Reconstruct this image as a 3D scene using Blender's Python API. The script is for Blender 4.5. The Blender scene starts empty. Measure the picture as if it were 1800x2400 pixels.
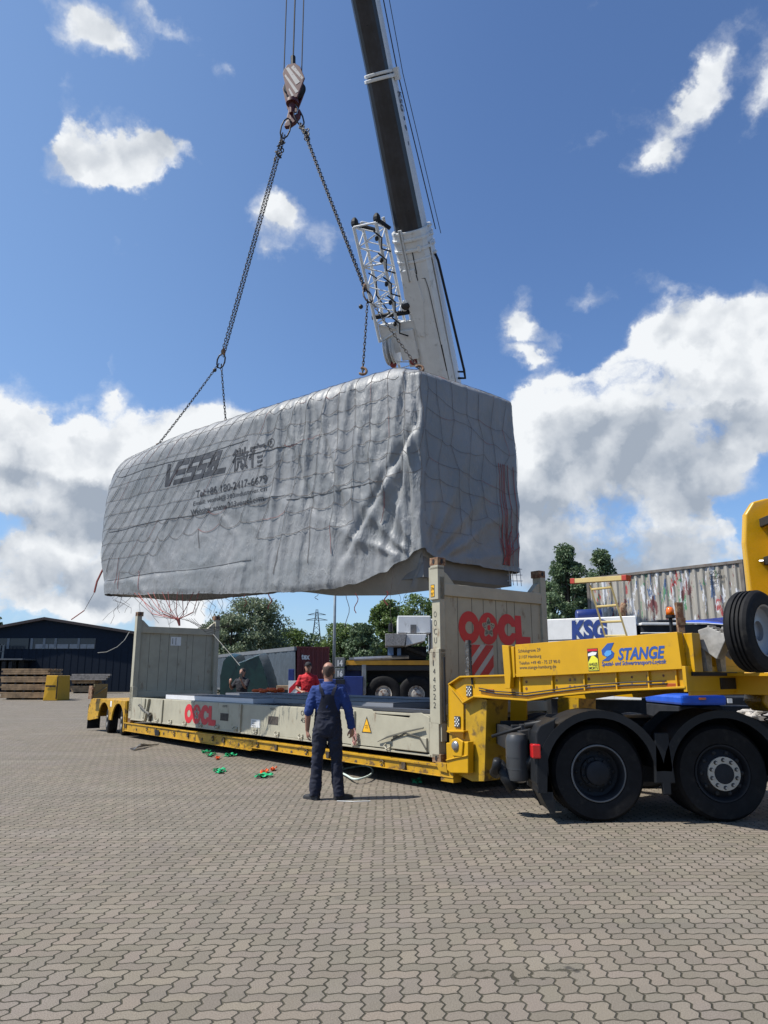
import bpy, bmesh, math, random
import numpy as np
from mathutils import Vector, Matrix, noise as mnoise
random.seed(7)
R = math.radians
scene = bpy.context.scene
COL = scene.collection

# ------------------------------------------------------------ camera
F_PX, PITCH, HC = 1738.0, R(12.537), 1.55          # focal length in pixels of the 1800x2400 photograph
cam_d = bpy.data.cameras.new("camera"); cam = bpy.data.objects.new("camera", cam_d); COL.objects.link(cam)
cam.location = (0, 0, HC); cam.rotation_euler = (R(90) + PITCH, 0, 0)
cam_d.sensor_fit = 'VERTICAL'; cam_d.sensor_height = 36.0; cam_d.lens = 36.0 * F_PX / 2400.0
cam_d.clip_start = 0.05; cam_d.clip_end = 5000
scene.camera = cam
scene.render.resolution_x, scene.render.resolution_y = 768, 1024
scene.view_settings.view_transform = 'Standard'; scene.view_settings.look = 'None'
scene.view_settings.gamma = 1.0; scene.view_settings.exposure = 0.45

# photograph measurements -> world points
cP, sP = math.cos(PITCH), math.sin(PITCH)
CAM = Vector((0, 0, HC))
def ray(u, v):
    a = (u - 900) / F_PX; b = (1200 - v) / F_PX
    return Vector((a, cP - b * sP, sP + b * cP))
def hit(u, v, p0, n):
    r = ray(u, v); n = Vector(n); return CAM + r * ((Vector(p0) - CAM).dot(n) / r.dot(n))
def G(u, v, z=0.0): return hit(u, v, (0, 0, z), (0, 0, 1))
def PY(u, v, Y): return hit(u, v, (0, Y, 0), (0, 1, 0))

# ------------------------------------------------------------ sun and sky
SUN_EL = R(55); SUN_H = Vector((-0.975, -0.20, 0)).normalized()
SUN = Vector((SUN_H.x * math.cos(SUN_EL), SUN_H.y * math.cos(SUN_EL), math.sin(SUN_EL)))
sun_d = bpy.data.lights.new("sun", 'SUN'); sun_d.energy = 5.0; sun_d.angle = R(0.53); sun_d.color = (1.0, 0.955, 0.88)
sun = bpy.data.objects.new("sun", sun_d); COL.objects.link(sun)
sun.rotation_euler = (-SUN).to_track_quat('-Z', 'Y').to_euler(); sun.location = SUN * 60

class NT:
    """small helper to write node trees as expressions"""
    def __init__(s, tree): s.t = tree; s.n = tree.nodes; s.l = tree.links
    def node(s, kind, **kw):
        n = s.n.new(kind)
        for k, v in kw.items(): setattr(n, k, v)
        return n
    def put(s, sock, val):
        if isinstance(val, bpy.types.NodeSocket): s.l.new(val, sock)
        elif val is not None:
            if isinstance(val, (tuple, list)) and len(val) == 3 and sock.type == 'RGBA': val = tuple(val) + (1,)
            sock.default_value = val
    def m(s, op, a, b=None, c=None, clamp=False):
        n = s.node('ShaderNodeMath', operation=op, use_clamp=clamp)
        s.put(n.inputs[0], a)
        if b is not None: s.put(n.inputs[1], b)
        if c is not None: s.put(n.inputs[2], c)
        return n.outputs[0]
    def vm(s, op, a, b=None, scale=None):
        n = s.node('ShaderNodeVectorMath', operation=op); s.put(n.inputs[0], a)
        if b is not None: s.put(n.inputs[1], b)
        if scale is not None: s.put(n.inputs['Scale'], scale)
        return n.outputs['Value'] if op in ('DOT_PRODUCT', 'LENGTH', 'DISTANCE') else n.outputs[0]
    def xyz(s, v): n = s.node('ShaderNodeSeparateXYZ'); s.put(n.inputs[0], v); return n.outputs
    def comb(s, x, y, z):
        n = s.node('ShaderNodeCombineXYZ')
        for i, q in enumerate((x, y, z)): s.put(n.inputs[i], q)
        return n.outputs[0]
    def noise(s, vec, scale, detail=4, rough=.55, dist=0, out=0):
        n = s.node('ShaderNodeTexNoise'); s.put(n.inputs['Vector'], vec); n.inputs['Scale'].default_value = scale
        n.inputs['Detail'].default_value = detail; n.inputs['Roughness'].default_value = rough; n.inputs['Distortion'].default_value = dist
        return n.outputs[out]
    def ramp(s, fac, lo, hi, a=0., b=1., smooth=True):
        n = s.node('ShaderNodeMapRange', clamp=True)
        if smooth: n.interpolation_type = 'SMOOTHSTEP'
        s.put(n.inputs[0], fac)
        for i, q in enumerate((lo, hi, a, b)): s.put(n.inputs[1 + i], q)
        return n.outputs[0]
    def mix(s, fac, a, b, blend='MIX'):
        n = s.node('ShaderNodeMix', data_type='RGBA', blend_type=blend)
        s.put(n.inputs[0], fac); s.put(n.inputs[6], a); s.put(n.inputs[7], b)
        return n.outputs[2]
    def bump(s, h, strength=.3, dist=.01, normal=None):
        n = s.node('ShaderNodeBump'); n.inputs['Strength'].default_value = strength; n.inputs['Distance'].default_value = dist
        s.put(n.inputs['Height'], h)
        if normal is not None: s.put(n.inputs['Normal'], normal)
        return n.outputs[0]

world = bpy.data.worlds.new("World"); scene.world = world; world.use_nodes = True
w = NT(world.node_tree); w.n.clear()
sky = w.node('ShaderNodeTexSky', sky_type='NISHITA', sun_disc=False)
sky.sun_elevation = SUN_EL; sky.sun_rotation = math.atan2(SUN_H.x, SUN_H.y)
sky.air_density = 1.0; sky.dust_density = 0.6; sky.ozone_density = 2.2; sky.altitude = 0
D = w.node('ShaderNodeTexCoord').outputs['Generated']
# clouds: soft patches at fixed directions of the sky, broken up by noise.
# each entry: photo column, row, half width, half height, tilt in degrees, amount
CL = [(-30,1010,115,130,0,1.25),(100,1090,165,95,8,1.2),(285,1085,150,105,-10,1.2),(235,1000,60,65,0,.6),(370,1130,230,90,0,1.15),(500,1012,115,52,0,1.2),(600,1000,60,30,0,.8),
 (60,1170,230,50,0,1.0),(220,1160,230,50,0,1.0),(30,1340,125,72,-10,.95),(200,1290,125,85,-15,1.1),(330,1300,180,100,0,1.),(120,1410,230,40,0,.7),(380,1420,230,50,0,.8),(300,1370,300,40,0,.55),(410,1470,60,38,0,.8),
 (185,300,62,48,40,.78),(300,352,120,62,8,1.0),(385,375,90,48,0,.85),(220,380,90,38,0,.72),(505,412,50,16,35,.55),(150,300,20,30,0,.4),
 (205,50,110,52,15,.72),(275,120,90,45,35,.66),(150,95,45,30,0,.5),(350,20,60,30,20,.5),(430,105,95,38,28,.76),(540,165,45,26,20,.6),(160,205,30,25,0,.28),
 (705,520,105,40,24,.86),(650,490,45,38,0,.66),(650,584,42,24,10,.74),(790,880,55,20,-20,.7),(55,520,30,16,-30,.4),
 (1225,795,70,44,14,.98),(1222,740,34,42,-10,.55),(1260,838,44,16,0,.7),(1385,680,60,28,5,.68),(1500,655,75,34,15,.62),(1340,780,60,22,0,.45),(265,915,40,22,-20,.62),(330,950,55,45,25,.6),(235,870,16,26,0,.35),(120,985,55,24,20,.5),
 (1605,800,110,100,-18,1.3),(1690,850,170,120,10,1.3),(1830,770,95,85,0,1.25),(1500,905,130,90,-20,1.25),(1430,985,160,95,0,1.2),(1305,950,68,72,-8,1.2),(1270,1010,75,70,0,1.1),(1340,1100,190,120,0,1.2),(1650,990,200,70,0,1.15),(1620,1105,115,58,-8,1.05),(1480,1150,180,70,0,1.0),(1800,960,150,80,0,1.15),
 (1330,1270,230,80,0,1.1),(1520,1240,120,70,12,1.05),(1610,1240,90,55,30,.95),(1430,1330,280,60,0,.9),(1700,1290,120,45,0,.75),(1240,1180,70,110,0,1.1),
 (1560,345,38,120,38,.66),(1640,190,40,90,38,.56),(1760,235,110,60,-38,.76),(1525,375,50,36,0,.6),(1395,45,75,34,-45,.5),(1690,130,90,40,-35,.4),(1590,250,60,40,-40,.3),(1840,120,90,60,-30,.5)]
# grey bases
CD = [(60,1185,260,62,0,1.),(300,1200,260,60,0,1.),(20,1100,150,60,0,.6),(130,1370,200,40,0,.7),(370,1345,180,45,0,.8),(1330,1190,220,75,0,1.15),(1480,1060,220,70,0,.85),(1650,1040,190,55,0,.9),(1620,1150,110,38,0,.8),(1430,1340,300,60,0,.9),(1330,1285,200,45,0,.6),(1700,1330,150,50,0,.7),(1700,930,140,55,0,.35),(1700,1010,220,40,0,.9)]
warp = w.noise(D, 8.0, 6, .62, out=1)
warp = w.vm('SCALE', w.vm('SUBTRACT', warp, (.5, .5, .5)), scale=.11)
DW = w.vm('ADD', D, warp)
def cloud_sum(lst, grow):
    acc = 0.0
    for (u, v, ru, rv, rot, amp) in lst:
        d = ray(u, v).normalized()
        right = d.cross(Vector((0, 0, 1))).normalized(); up = right.cross(d).normalized()
        a = R(-rot); r2 = right * math.cos(a) + up * math.sin(a); u2 = -right * math.sin(a) + up * math.cos(a)
        M = Matrix((r2, d, u2)).transposed()
        k = 1.0 / ray(u, v).length
        mp = w.node('ShaderNodeMapping', vector_type='TEXTURE'); w.put(mp.inputs[0], DW)
        mp.inputs['Location'].default_value = d; mp.inputs['Rotation'].default_value = M.to_euler()
        mp.inputs['Scale'].default_value = (ru * k / F_PX * grow, 1.0, rv * k / F_PX * grow)
        g = w.node('ShaderNodeTexGradient', gradient_type='SPHERICAL'); w.put(g.inputs[0], mp.outputs[0])
        acc = w.m('MULTIPLY_ADD', g.outputs[1], amp, acc)
    return acc
csum = cloud_sum(CL, 1.75)
dsum = cloud_sum(CD, 1.8)
big = w.noise(DW, 7.5, 3, .5)
nz1 = w.noise(DW, 22, 6, .58)
wis = w.noise(w.vm('ADD', w.vm('MULTIPLY', D, (1, 1, 1.6)), warp), 34, 7, .62)
# rounded billows
def puff(vec, sc, det, out=0):
    n = w.node('ShaderNodeTexVoronoi', feature='F1', normalize=True); w.put(n.inputs['Vector'], vec); n.inputs['Scale'].default_value = sc
    n.inputs['Detail'].default_value = det; n.inputs['Roughness'].default_value = .55; n.inputs['Lacunarity'].default_value = 2.1
    return n.outputs['Distance']
wp2 = w.vm('ADD', D, w.vm('SCALE', w.vm('SUBTRACT', w.noise(D, 20., 4, .6, out=1), (.5, .5, .5)), scale=.035))
p0 = puff(wp2, 10, 3.); p1 = puff(w.vm('ADD', wp2, SUN * .022), 10, 3.)
sA = w.noise(DW, 11, 2.5, .5); sB = w.noise(w.vm('ADD', DW, SUN * .035), 11, 2.5, .5)
up = w.xyz(D)[2]
haze = w.ramp(up, .0, .26, 1, 0)
S = lambda n_, k_: w.m('MULTIPLY', w.m('SUBTRACT', n_, .5), k_)
bankness = w.ramp(csum, .55, 1.0)
cs_ = w.m('SMOOTH_MIN', csum, 1.02, .35)
dens0 = w.m('ADD', w.m('MULTIPLY', cs_, .84), w.m('ADD', S(big, 1.35), w.m('ADD', S(nz1, .55), S(wis, .60))))
dens0 = w.m('ADD', dens0, w.m('MULTIPLY', w.m('SUBTRACT', .28, p0), 1.35))
hz2 = w.ramp(up, .02, .17, 1, 0)
bank = w.noise(w.vm('MULTIPLY', DW, (1, 1, 2.6)), 7.0, 5, .6)
dens0 = w.m('ADD', dens0, w.m('MULTIPLY', hz2, w.m('ADD', .30, S(bank, 2.9))))
dens = w.ramp(dens0, .31, w.m('ADD', 1.30, w.m('MULTIPLY', bankness, -.54)))
relief = w.m('ADD', w.m('MULTIPLY', w.m('SUBTRACT', sB, sA), -2.4), w.m('MULTIPLY', w.m('SUBTRACT', p1, p0), 1.3))
lit = w.m('SUBTRACT', .97, w.m('MULTIPLY', w.ramp(w.m('ADD', w.m('ADD', dsum, w.m('MULTIPLY', hz2, .22)), S(big, 1.3)), .05, 1.0), .78))
lit = w.m('ADD', lit, relief)
lit = w.ramp(lit, .0, 1.0, 0, 1, False)
ccol = w.mix(lit, (3.9, 4.5, 5.4), (9.6, 9.9, 10.2))
skyc = w.mix(1.0, sky.outputs[0], (1.12, 1.34, 1.64), 'MULTIPLY')
# high thin veil, brighter on the sun's side
veil = w.m('MULTIPLY', w.ramp(w.xyz(D)[0], -.60, .20, 1, 0), .26)
skyc = w.mix(w.m('ADD', veil, w.m('MULTIPLY', haze, .22)), skyc, (4.1, 6.5, 9.6))
skyc = w.mix(w.ramp(up, .09, -.02, 0, .7), skyc, (5.2, 6.8, 8.6))
final = w.mix(dens, skyc, ccol)
bg = w.node('ShaderNodeBackground'); w.put(bg.inputs[0], final); bg.inputs[1].default_value = 0.069
wo = w.node('ShaderNodeOutputWorld'); w.l.new(bg.outputs[0], wo.inputs[0])
world.cycles.sampling_method = 'MANUAL'; world.cycles.sample_map_resolution = 512
# ------------------------------------------------------------ materials
MATS = {}
def mat(name, base, rough=.5, metal=0., var=.12, vscale=3., dirt=None, dirt_amt=.0, dirt_scale=6., bump=.0, bscale=40., coat=0., dirt_thr=.55, spec=None, emit=None, dirt_rough=.8, stretch=(1, 1, 1)):
    if name in MATS: return MATS[name]
    m = bpy.data.materials.new(name); m.use_nodes = True; t = NT(m.node_tree); p = t.n['Principled BSDF']
    co = t.node('ShaderNodeTexCoord').outputs['Object']
    n1 = t.noise(co, vscale, 6, .6)
    b = tuple(x * .88 for x in base)
    c = t.mix(t.ramp(n1, .3, .7), tuple(x * (1 - var) for x in b), tuple(min(1, x * (1 + var)) for x in b))
    rg = t.m('ADD', rough - .06, t.m('MULTIPLY', t.noise(co, vscale * 2.7, 4), .12))
    if dirt is not None:
        cs = t.vm('MULTIPLY', co, stretch)
        dm = t.ramp(t.noise(cs, dirt_scale, 8, .68), dirt_thr, dirt_thr + .12, 0, dirt_amt)
        c = t.mix(dm, c, dirt); rg = t.m('ADD', rg, t.m('MULTIPLY', dm, dirt_rough - rough))
    t.put(p.inputs['Base Color'], c); t.put(p.inputs['Roughness'], rg)
    p.inputs['Metallic'].default_value = metal; p.inputs['Coat Weight'].default_value = coat
    if spec is not None: p.inputs['Specular IOR Level'].default_value = spec
    if bump: t.put(p.inputs['Normal'], t.bump(t.noise(co, bscale, 5, .6), bump, .01))
    if emit: p.inputs['Emission Color'].default_value = tuple(emit) + (1,); p.inputs['Emission Strength'].default_value = 1
    MATS[name] = m; return m

RUST = (.11, .04, .018)
M_yel = mat('yellow_paint', (.56, .305, .002), .38, var=.06, dirt=(.13, .085, .035), dirt_amt=.55, dirt_scale=3.5, dirt_thr=.60, bump=.03)
M_yeld = mat('worn_yellow_paint', (.46, .255, .006), .5, var=.16, dirt=(.07, .04, .022), dirt_amt=.85, dirt_scale=7, dirt_thr=.52, bump=.08, stretch=(1, 1, 1.5))
M_cream = mat('cream_container_paint', (.39, .365, .275), .5, var=.08, dirt=(.15, .09, .05), dirt_amt=.7, dirt_scale=4.0, dirt_thr=.575, bump=.05, stretch=(1, 1, .45))
M_creamp = mat('touched_up_cream_paint', (.43, .39, .29), .6, var=.08, dirt=(.24, .14, .08), dirt_amt=.6, dirt_scale=6, dirt_thr=.62, bump=.05)
M_rust = mat('rusty_casting', (.25, .16, .09), .8, var=.3, vscale=14, dirt=RUST, dirt_amt=.9, dirt_scale=16, dirt_thr=.45, bump=.3)
M_dark = mat('dark_recess', (.012, .012, .013), .7)
M_black = mat('black_rubber', (.010, .010, .011), .72, var=.25, vscale=12, bump=.1, bscale=90, dirt=(.05, .045, .036), dirt_amt=.3, dirt_scale=5, spec=.2)
M_plast = mat('dark_grey_plastic', (.012, .0135, .016), .5, var=.2, bump=.05, dirt=(.07, .065, .055), dirt_amt=.3, dirt_scale=4, spec=.25)
M_chas = mat('dark_chassis_paint', (.018, .020, .024), .6, var=.25, dirt=(.05, .042, .034), dirt_amt=.4, dirt_scale=6, spec=.2)
M_steel = mat('bare_steel', (.35, .35, .35), .35, .8, var=.2, dirt=(.12, .09, .06), dirt_amt=.5, dirt_scale=9)
M_alu = mat('cast_hub_ring', (.46, .43, .37), .45, .3, var=.1)
M_rim = mat('wheel_steel_paint', (.14, .14, .14), .5, .2, var=.2, dirt=(.12, .08, .05), dirt_amt=.5)
M_white = mat('white_crane_paint', (.66, .67, .67), .45, var=.05, dirt=(.22, .21, .19), dirt_amt=.5, dirt_scale=2.6, dirt_thr=.58, stretch=(1.6, 1.6, .5))
M_red = mat('red_lettering_paint', (.58, .012, .022), .5, var=.08, dirt=(.42, .36, .28), dirt_amt=.8, dirt_scale=9, dirt_thr=.68)
M_blk = mat('black_lettering', (.02, .02, .022), .6)
M_lblue = mat('blue_lettering', (.02, .075, .30), .5)
M_navy = mat('navy_lettering', (.012, .04, .20), .5)
M_whitep = mat('white_decal', (.75, .75, .72), .5)
M_ylab = mat('amber_warning_label', (.8, .42, .01), .5)
M_blued = mat('blue_machine_paint', (.012, .03, .16), .42, var=.1)
M_bblue = mat('bright_blue_plastic', (.01, .09, .55), .35)
M_orange = mat('orange_net_fabric', (.85, .13, .02), .6)
M_green = mat('green_strap_fabric', (.01, .40, .16), .6, var=.15)
M_skin = mat('skin', (.34, .175, .12), .55, var=.08, vscale=9)
M_hair = mat('short_dark_hair', (.065, .040, .03), .85, var=.4, vscale=60, bump=.5, bscale=180)
M_shirt = mat('blue_work_shirt', (.010, .036, .165), .85, var=.12, vscale=8, bump=.25, bscale=30)
M_dung = mat('navy_dungarees', (.008, .011, .026), .9, var=.2, vscale=7, bump=.25, bscale=26)
M_shoe = mat('black_shoe_leather', (.012, .011, .011), .55, bump=.15)
M_wood = mat('weathered_timber', (.26, .19, .12), .8, var=.3, vscale=5, bump=.2)
M_glass = mat('red_lamp_lens', (.55, .01, .01), .15, coat=.6)
M_amber = mat('amber_lamp_lens', (.8, .16, .01), .2, coat=.6)

# ------------------------------------------------------------ mesh building
XF = {}
# parts whose separate pieces become objects of their own
EACH = {'corner_casting', 'casting_slot', 'top_rail', 'gooseneck_leg', 'gooseneck_web', 'fork_pocket', 'folding_arm', 'hinge_plate', 'marker_plate', 'side_marker_lamp', 'red_stripe',
        'chevron_stripe', 'white_stripe', 'rung', 'ladder_stile', 'locking_rod', 'jib_pin', 'jib_sheave', 'red_pin', 'cross_arm', 'number_plate', 'side_plate', 'neck_side_board', 'board_post', 'window_blind',
        'window_band', 'window_mullion', 'blue_fitting', 'emblem_band', 'coupling_housing', 'cover_seam', 'wall_bracket', 'guide_bracket', 'jib_bracket', 'counterweight', 'boom_rope', 'dark_hood', 'hood_trim', 'mudflap', 'chord', 'tarpaulin_seam', 'lashing_ring', 'wheel_nut', 'dark_machinery', 'rope_guide'}
def fr(o=(0, 0, 0), x=(1, 0, 0), y=(0, 1, 0), z=None):
    x = Vector(x).normalized(); y = Vector(y).normalized(); z = Vector(z) if z else x.cross(y)
    M = Matrix((x, y, z)).transposed().to_4x4(); M.translation = Vector(o); return M
class MB:
    def __init__(s): s.v = []; s.f = []; s.mi = []; s.cur = 0
    def add(s, vs, fs):
        k = len(s.v); s.v += [Vector(q) for q in vs]
        for f in fs: s.f.append(tuple(i + k for i in f)); s.mi.append(s.cur)
    def box(s, M, x0, x1, y0, y1, z0, z1):
        vs = [M @ Vector((x, y, z)) for x in (x0, x1) for y in (y0, y1) for z in (z0, z1)]
        s.add(vs, [(0, 1, 3, 2), (4, 6, 7, 5), (0, 4, 5, 1), (2, 3, 7, 6), (0, 2, 6, 4), (1, 5, 7, 3)])
    def prism(s, M, poly, z0, z1):                       # poly in the frame's x,y, extruded along z
        n = len(poly)
        a = sum(poly[i][0] * poly[(i + 1) % n][1] - poly[(i + 1) % n][0] * poly[i][1] for i in range(n))
        if a < 0: poly = poly[::-1]
        vs = [M @ Vector((p[0], p[1], z0)) for p in poly] + [M @ Vector((p[0], p[1], z1)) for p in poly]
        s.add(vs, [tuple(range(n))[::-1], tuple(range(n, 2 * n))] + [(i, (i + 1) % n, n + (i + 1) % n, n + i) for i in range(n)])
    def tube(s, pts, r, n=8, caps=True, flat=1.0):
        pts = [Vector(p) for p in pts]; rs = r if isinstance(r, (list, tuple)) else [r] * len(pts)
        rings = []; up = None
        for i, p in enumerate(pts):
            t = (pts[min(i + 1, len(pts) - 1)] - pts[max(i - 1, 0)])
            if t.length < 1e-9: t = Vector((0, 0, 1))
            t.normalize()
            if up is None: up = t.orthogonal().normalized()
            up = (up - t * up.dot(t)); up = up.normalized() if up.length > 1e-6 else t.orthogonal().normalized()
            sd = t.cross(up)
            rings.append([p + (up * math.cos(2 * math.pi * k / n) * rs[i] + sd * math.sin(2 * math.pi * k / n) * rs[i] * flat) for k in range(n)])
        fs = []
        for i in range(len(pts) - 1):
            for k in range(n): fs.append((i * n + k, i * n + (k + 1) % n, (i + 1) * n + (k + 1) % n, (i + 1) * n + k))
        if caps: fs += [tuple(range(n))[::-1], tuple((len(pts) - 1) * n + k for k in range(n))]
        s.add([q for ring in rings for q in ring], fs)
    def lathe(s, M, prof, n=32, a0=0., a1=2 * math.pi):  # prof (r, h) about the frame's z
        full = abs(a1 - a0 - 2 * math.pi) < 1e-6; m = n if full else n + 1; vs = []
        for i in range(m):
            a = a0 + (a1 - a0) * i / n
            for r, h in prof: vs.append(M @ Vector((r * math.cos(a), r * math.sin(a), h)))
        k = len(prof); fs = []
        for i in range(n):
            j = (i + 1) % m
            for q in range(k - 1): fs.append((i * k + q, j * k + q, j * k + q + 1, i * k + q + 1))
        s.add(vs, fs)
    def loft(s, rings, caps=True):                        # rings: equal length lists of points
        n = len(rings[0]); fs = []
        for i in range(len(rings) - 1):
            for k in range(n): fs.append((i * n + k, i * n + (k + 1) % n, (i + 1) * n + (k + 1) % n, (i + 1) * n + k))
        if caps: fs += [tuple(range(n))[::-1], tuple((len(rings) - 1) * n + k for k in range(n))]
        s.add([q for r_ in rings for q in r_], fs)
    def ell(s, c, rx, ry, rz, n=12, m=8, M=None):
        M = M or Matrix.Identity(4); rings = []
        for i in range(1, m):
            th = math.pi * i / m
            rings.append([M @ (Vector(c) + Vector((rx * math.sin(th) * math.cos(2 * math.pi * k / n), ry * math.sin(th) * math.sin(2 * math.pi * k / n), -rz * math.cos(th)))) for k in range(n)])
        s.loft(rings)
    def islands(s):
        par = list(range(len(s.v)))
        def find(i):
            while par[i] != i: par[i] = par[par[i]]; i = par[i]
            return i
        for f in s.f:
            a = find(f[0])
            for q in f[1:]: par[find(q)] = a
        groups = {}
        for k, f in enumerate(s.f): groups.setdefault(find(f[0]), []).append(k)
        out = []
        for fs in groups.values():
            m_ = MB(); ids = {}
            for k in fs:
                for q in s.f[k]:
                    if q not in ids: ids[q] = len(m_.v); m_.v.append(s.v[q])
                m_.f.append(tuple(ids[q] for q in s.f[k])); m_.mi.append(s.mi[k])
            out.append(m_)
        return out
    def build(s, name, mats, parent=None, smooth=False, bevel=0., bseg=2, fix=True, auto=None):
        if name in EACH:
            isl = s.islands()
            if 1 < len(isl) <= 60:
                r = [q.build1(name, mats, parent, smooth, bevel, bseg, fix, auto) for q in isl]; return r[0]
        return s.build1(name, mats, parent, smooth, bevel, bseg, fix, auto)
    def build1(s, name, mats, parent=None, smooth=False, bevel=0., bseg=2, fix=True, auto=None):
        me = bpy.data.meshes.new(name)
        vs = s.v
        if parent is not None: inv = XF[parent].inverted(); vs = [inv @ q for q in vs]
        me.from_pydata([tuple(q) for q in vs], [], s.f)
        for mm in (mats if isinstance(mats, (list, tuple)) else [mats]): me.materials.append(mm)
        me.polygons.foreach_set('material_index', s.mi)
        if fix:
            bm = bmesh.new(); bm.from_mesh(me); bmesh.ops.recalc_face_normals(bm, faces=bm.faces); bm.to_mesh(me); bm.free()
        if smooth: me.polygons.foreach_set('use_smooth', [True] * len(me.polygons))
        me.update()
        o = bpy.data.objects.new(name, me); COL.objects.link(o)
        if parent is not None: o.parent = parent; XF[o] = XF[parent]
        else: XF[o] = Matrix.Identity(4)
        if bevel:
            b = o.modifiers.new('bevel', 'BEVEL'); b.width = bevel; b.segments = bseg; b.limit_method = 'ANGLE'; b.angle_limit = R(35)
        if auto:
            e = o.modifiers.new('edges', 'EDGE_SPLIT'); e.split_angle = R(auto)
        return o
def tag(o, label=None, cat=None, group=None, kind=None):
    if label: o['label'] = label
    if cat: o['category'] = cat
    if group: o['group'] = group
    if kind: o['kind'] = kind
    return o
def thing(name, loc, label, cat, group=None, rz=0.):
    o = bpy.data.objects.new(name, None); COL.objects.link(o); o.location = loc; o.rotation_euler = (0, 0, rz)
    o.empty_display_size = .3
    XF[o] = Matrix.Translation(Vector(loc)) @ Matrix.Rotation(rz, 4, 'Z'); return tag(o, label, cat, group)
def solo(mb, name, m, label, cat, group=None, **kw): return tag(mb.build(name, m, **kw), label, cat, group)
def copy_thing(o, M, label=None):
    """copy a thing with its parts and sub-parts; M is the new world matrix of its root"""
    def rec(src, par):
        c = src.copy(); COL.objects.link(c)
        if par is not None: c.parent = par
        for ch in src.children: rec(ch, c)
        return c
    c = rec(o, None); c.matrix_world = M
    if label: c['label'] = label
    return c

FONTCACHE = {}
def text_geo(s, bold=0., slant=0.):
    key = (s, bold, slant)
    if key in FONTCACHE: return FONTCACHE[key]
    cu = bpy.data.curves.new('t', 'FONT'); cu.body = s; cu.size = 1.0; cu.offset = bold; cu.shear = slant; cu.resolution_u = 3
    ob = bpy.data.objects.new('t', cu); COL.objects.link(ob)
    me = bpy.data.meshes.new_from_object(ob.evaluated_get(bpy.context.evaluated_depsgraph_get()))
    vs = np.array([v.co[:2] for v in me.vertices]); fs = [tuple(p.vertices) for p in me.polygons]
    bpy.data.objects.remove(ob); bpy.data.curves.remove(cu); bpy.data.meshes.remove(me)
    mn = vs.min(0); mx = vs.max(0)
    FONTCACHE[key] = (vs - mn, fs, mx - mn); return FONTCACHE[key]
def add_text(mb, s, M, x0, y0, wdt=None, hgt=None, off=.003, bold=0., slant=0., flipx=False):
    """write s into the frame M: x right, y up, z outward; fitted to a width and/or a height"""
    vs, fs, sz = text_geo(s, bold, slant)
    kx = wdt / sz[0] if wdt else hgt / sz[1]; ky = hgt / sz[1] if hgt else kx
    mb.add([M @ Vector((x0 + p[0] * kx, y0 + p[1] * ky, off)) for p in vs], fs)

# ------------------------------------------------------------ frames of the flat rack / low loader
YAW = R(38.441)
EV = Vector((-math.sin(YAW), math.cos(YAW), 0)); NV = Vector((math.cos(YAW), math.sin(YAW), 0)); A0 = Vector((.7895, 10.8315, 0))
RK = fr(A0, EV, NV, (0, 0, 1))                     # x = a rearward, y = b to the far side, z up (left-handed mapping is fine for points)
def RP(a, b, z): return A0 + EV * a + NV * b + Vector((0, 0, z))
# side face frame: x to the right in the photo (-EV), y up, z outward (-NV); end face: x = NV, y up, z = -EV
def side_fr(a, b, z): return fr(RP(a, b, z), -EV, (0, 0, 1), -NV)
def end_fr(a, b, z): return fr(RP(a, b, z), NV, (0, 0, 1), -EV)
def sd(u, v, b=0.):                                # photo point -> (a, z) on the plane b = const
    p = hit(u, v, A0 + NV * b, NV) - A0; return p.dot(EV), p.z
def en(u, v, a=0.):
    p = hit(u, v, A0 + EV * a, EV) - A0; return p.dot(NV), p.z
# ------------------------------------------------------------ ground: interlocking pavers in herringbone bond
m = bpy.data.materials.new('concrete_pavers'); m.use_nodes = True; t = NT(m.node_tree); p = t.n['Principled BSDF']
co = t.node('ShaderNodeTexCoord').outputs['Object']
wob = t.vm('SCALE', t.vm('SUBTRACT', t.noise(co, .35, 2, out=1), (.5, .5, .5)), scale=.10)
wob2 = t.vm('SCALE', t.vm('SUBTRACT', t.noise(co, 5.0, 2, out=1), (.5, .5, .5)), scale=.012)
cw = t.vm('ADD', t.vm('ADD', co, wob), wob2)
s3 = t.xyz(cw); W_ = .099
X = t.m('DIVIDE', s3[0], W_); Y = t.m('DIVIDE', s3[1], W_)
def tri(x, per, ph=0.):                            # triangle wave -1..1
    return t.m('SUBTRACT', t.m('MULTIPLY', t.m('PINGPONG', t.m('ADD', x, ph), per / 2), 4 / per), 1)
X2 = t.m('ADD', X, t.m('MULTIPLY', tri(Y, 1.0, .25), .11)); Y2 = t.m('ADD', Y, t.m('MULTIPLY', tri(X, 1.0, .25), .085))
I = t.m('FLOOR', X2); J = t.m('FLOOR', Y2); fx = t.m('FRACT', X2); fy = t.m('FRACT', Y2)
k = t.m('FLOORED_MODULO', t.m('SUBTRACT', I, J), 4.0)
eq = lambda a: t.m('COMPARE', k, float(a), .1)
e0, e1, e2, e3 = eq(0), eq(1), eq(2), eq(3)
big = lambda d, e: t.m('ADD', d, t.m('MULTIPLY', e, 9))
dl = big(fx, e1); dr = big(t.m('SUBTRACT', 1, fx), e0); db = big(fy, e2); dt = big(t.m('SUBTRACT', 1, fy), e3)
dist = t.m('MINIMUM', t.m('MINIMUM', dl, dr), t.m('MINIMUM', db, dt))
idv = t.comb(t.m('SUBTRACT', I, e1), t.m('SUBTRACT', J, e2), 0.)
wn = t.node('ShaderNodeTexWhiteNoise', noise_dimensions='2D'); t.put(wn.inputs['Vector'], idv); rnd = wn.outputs['Value']; rc = wn.outputs['Color']
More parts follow.
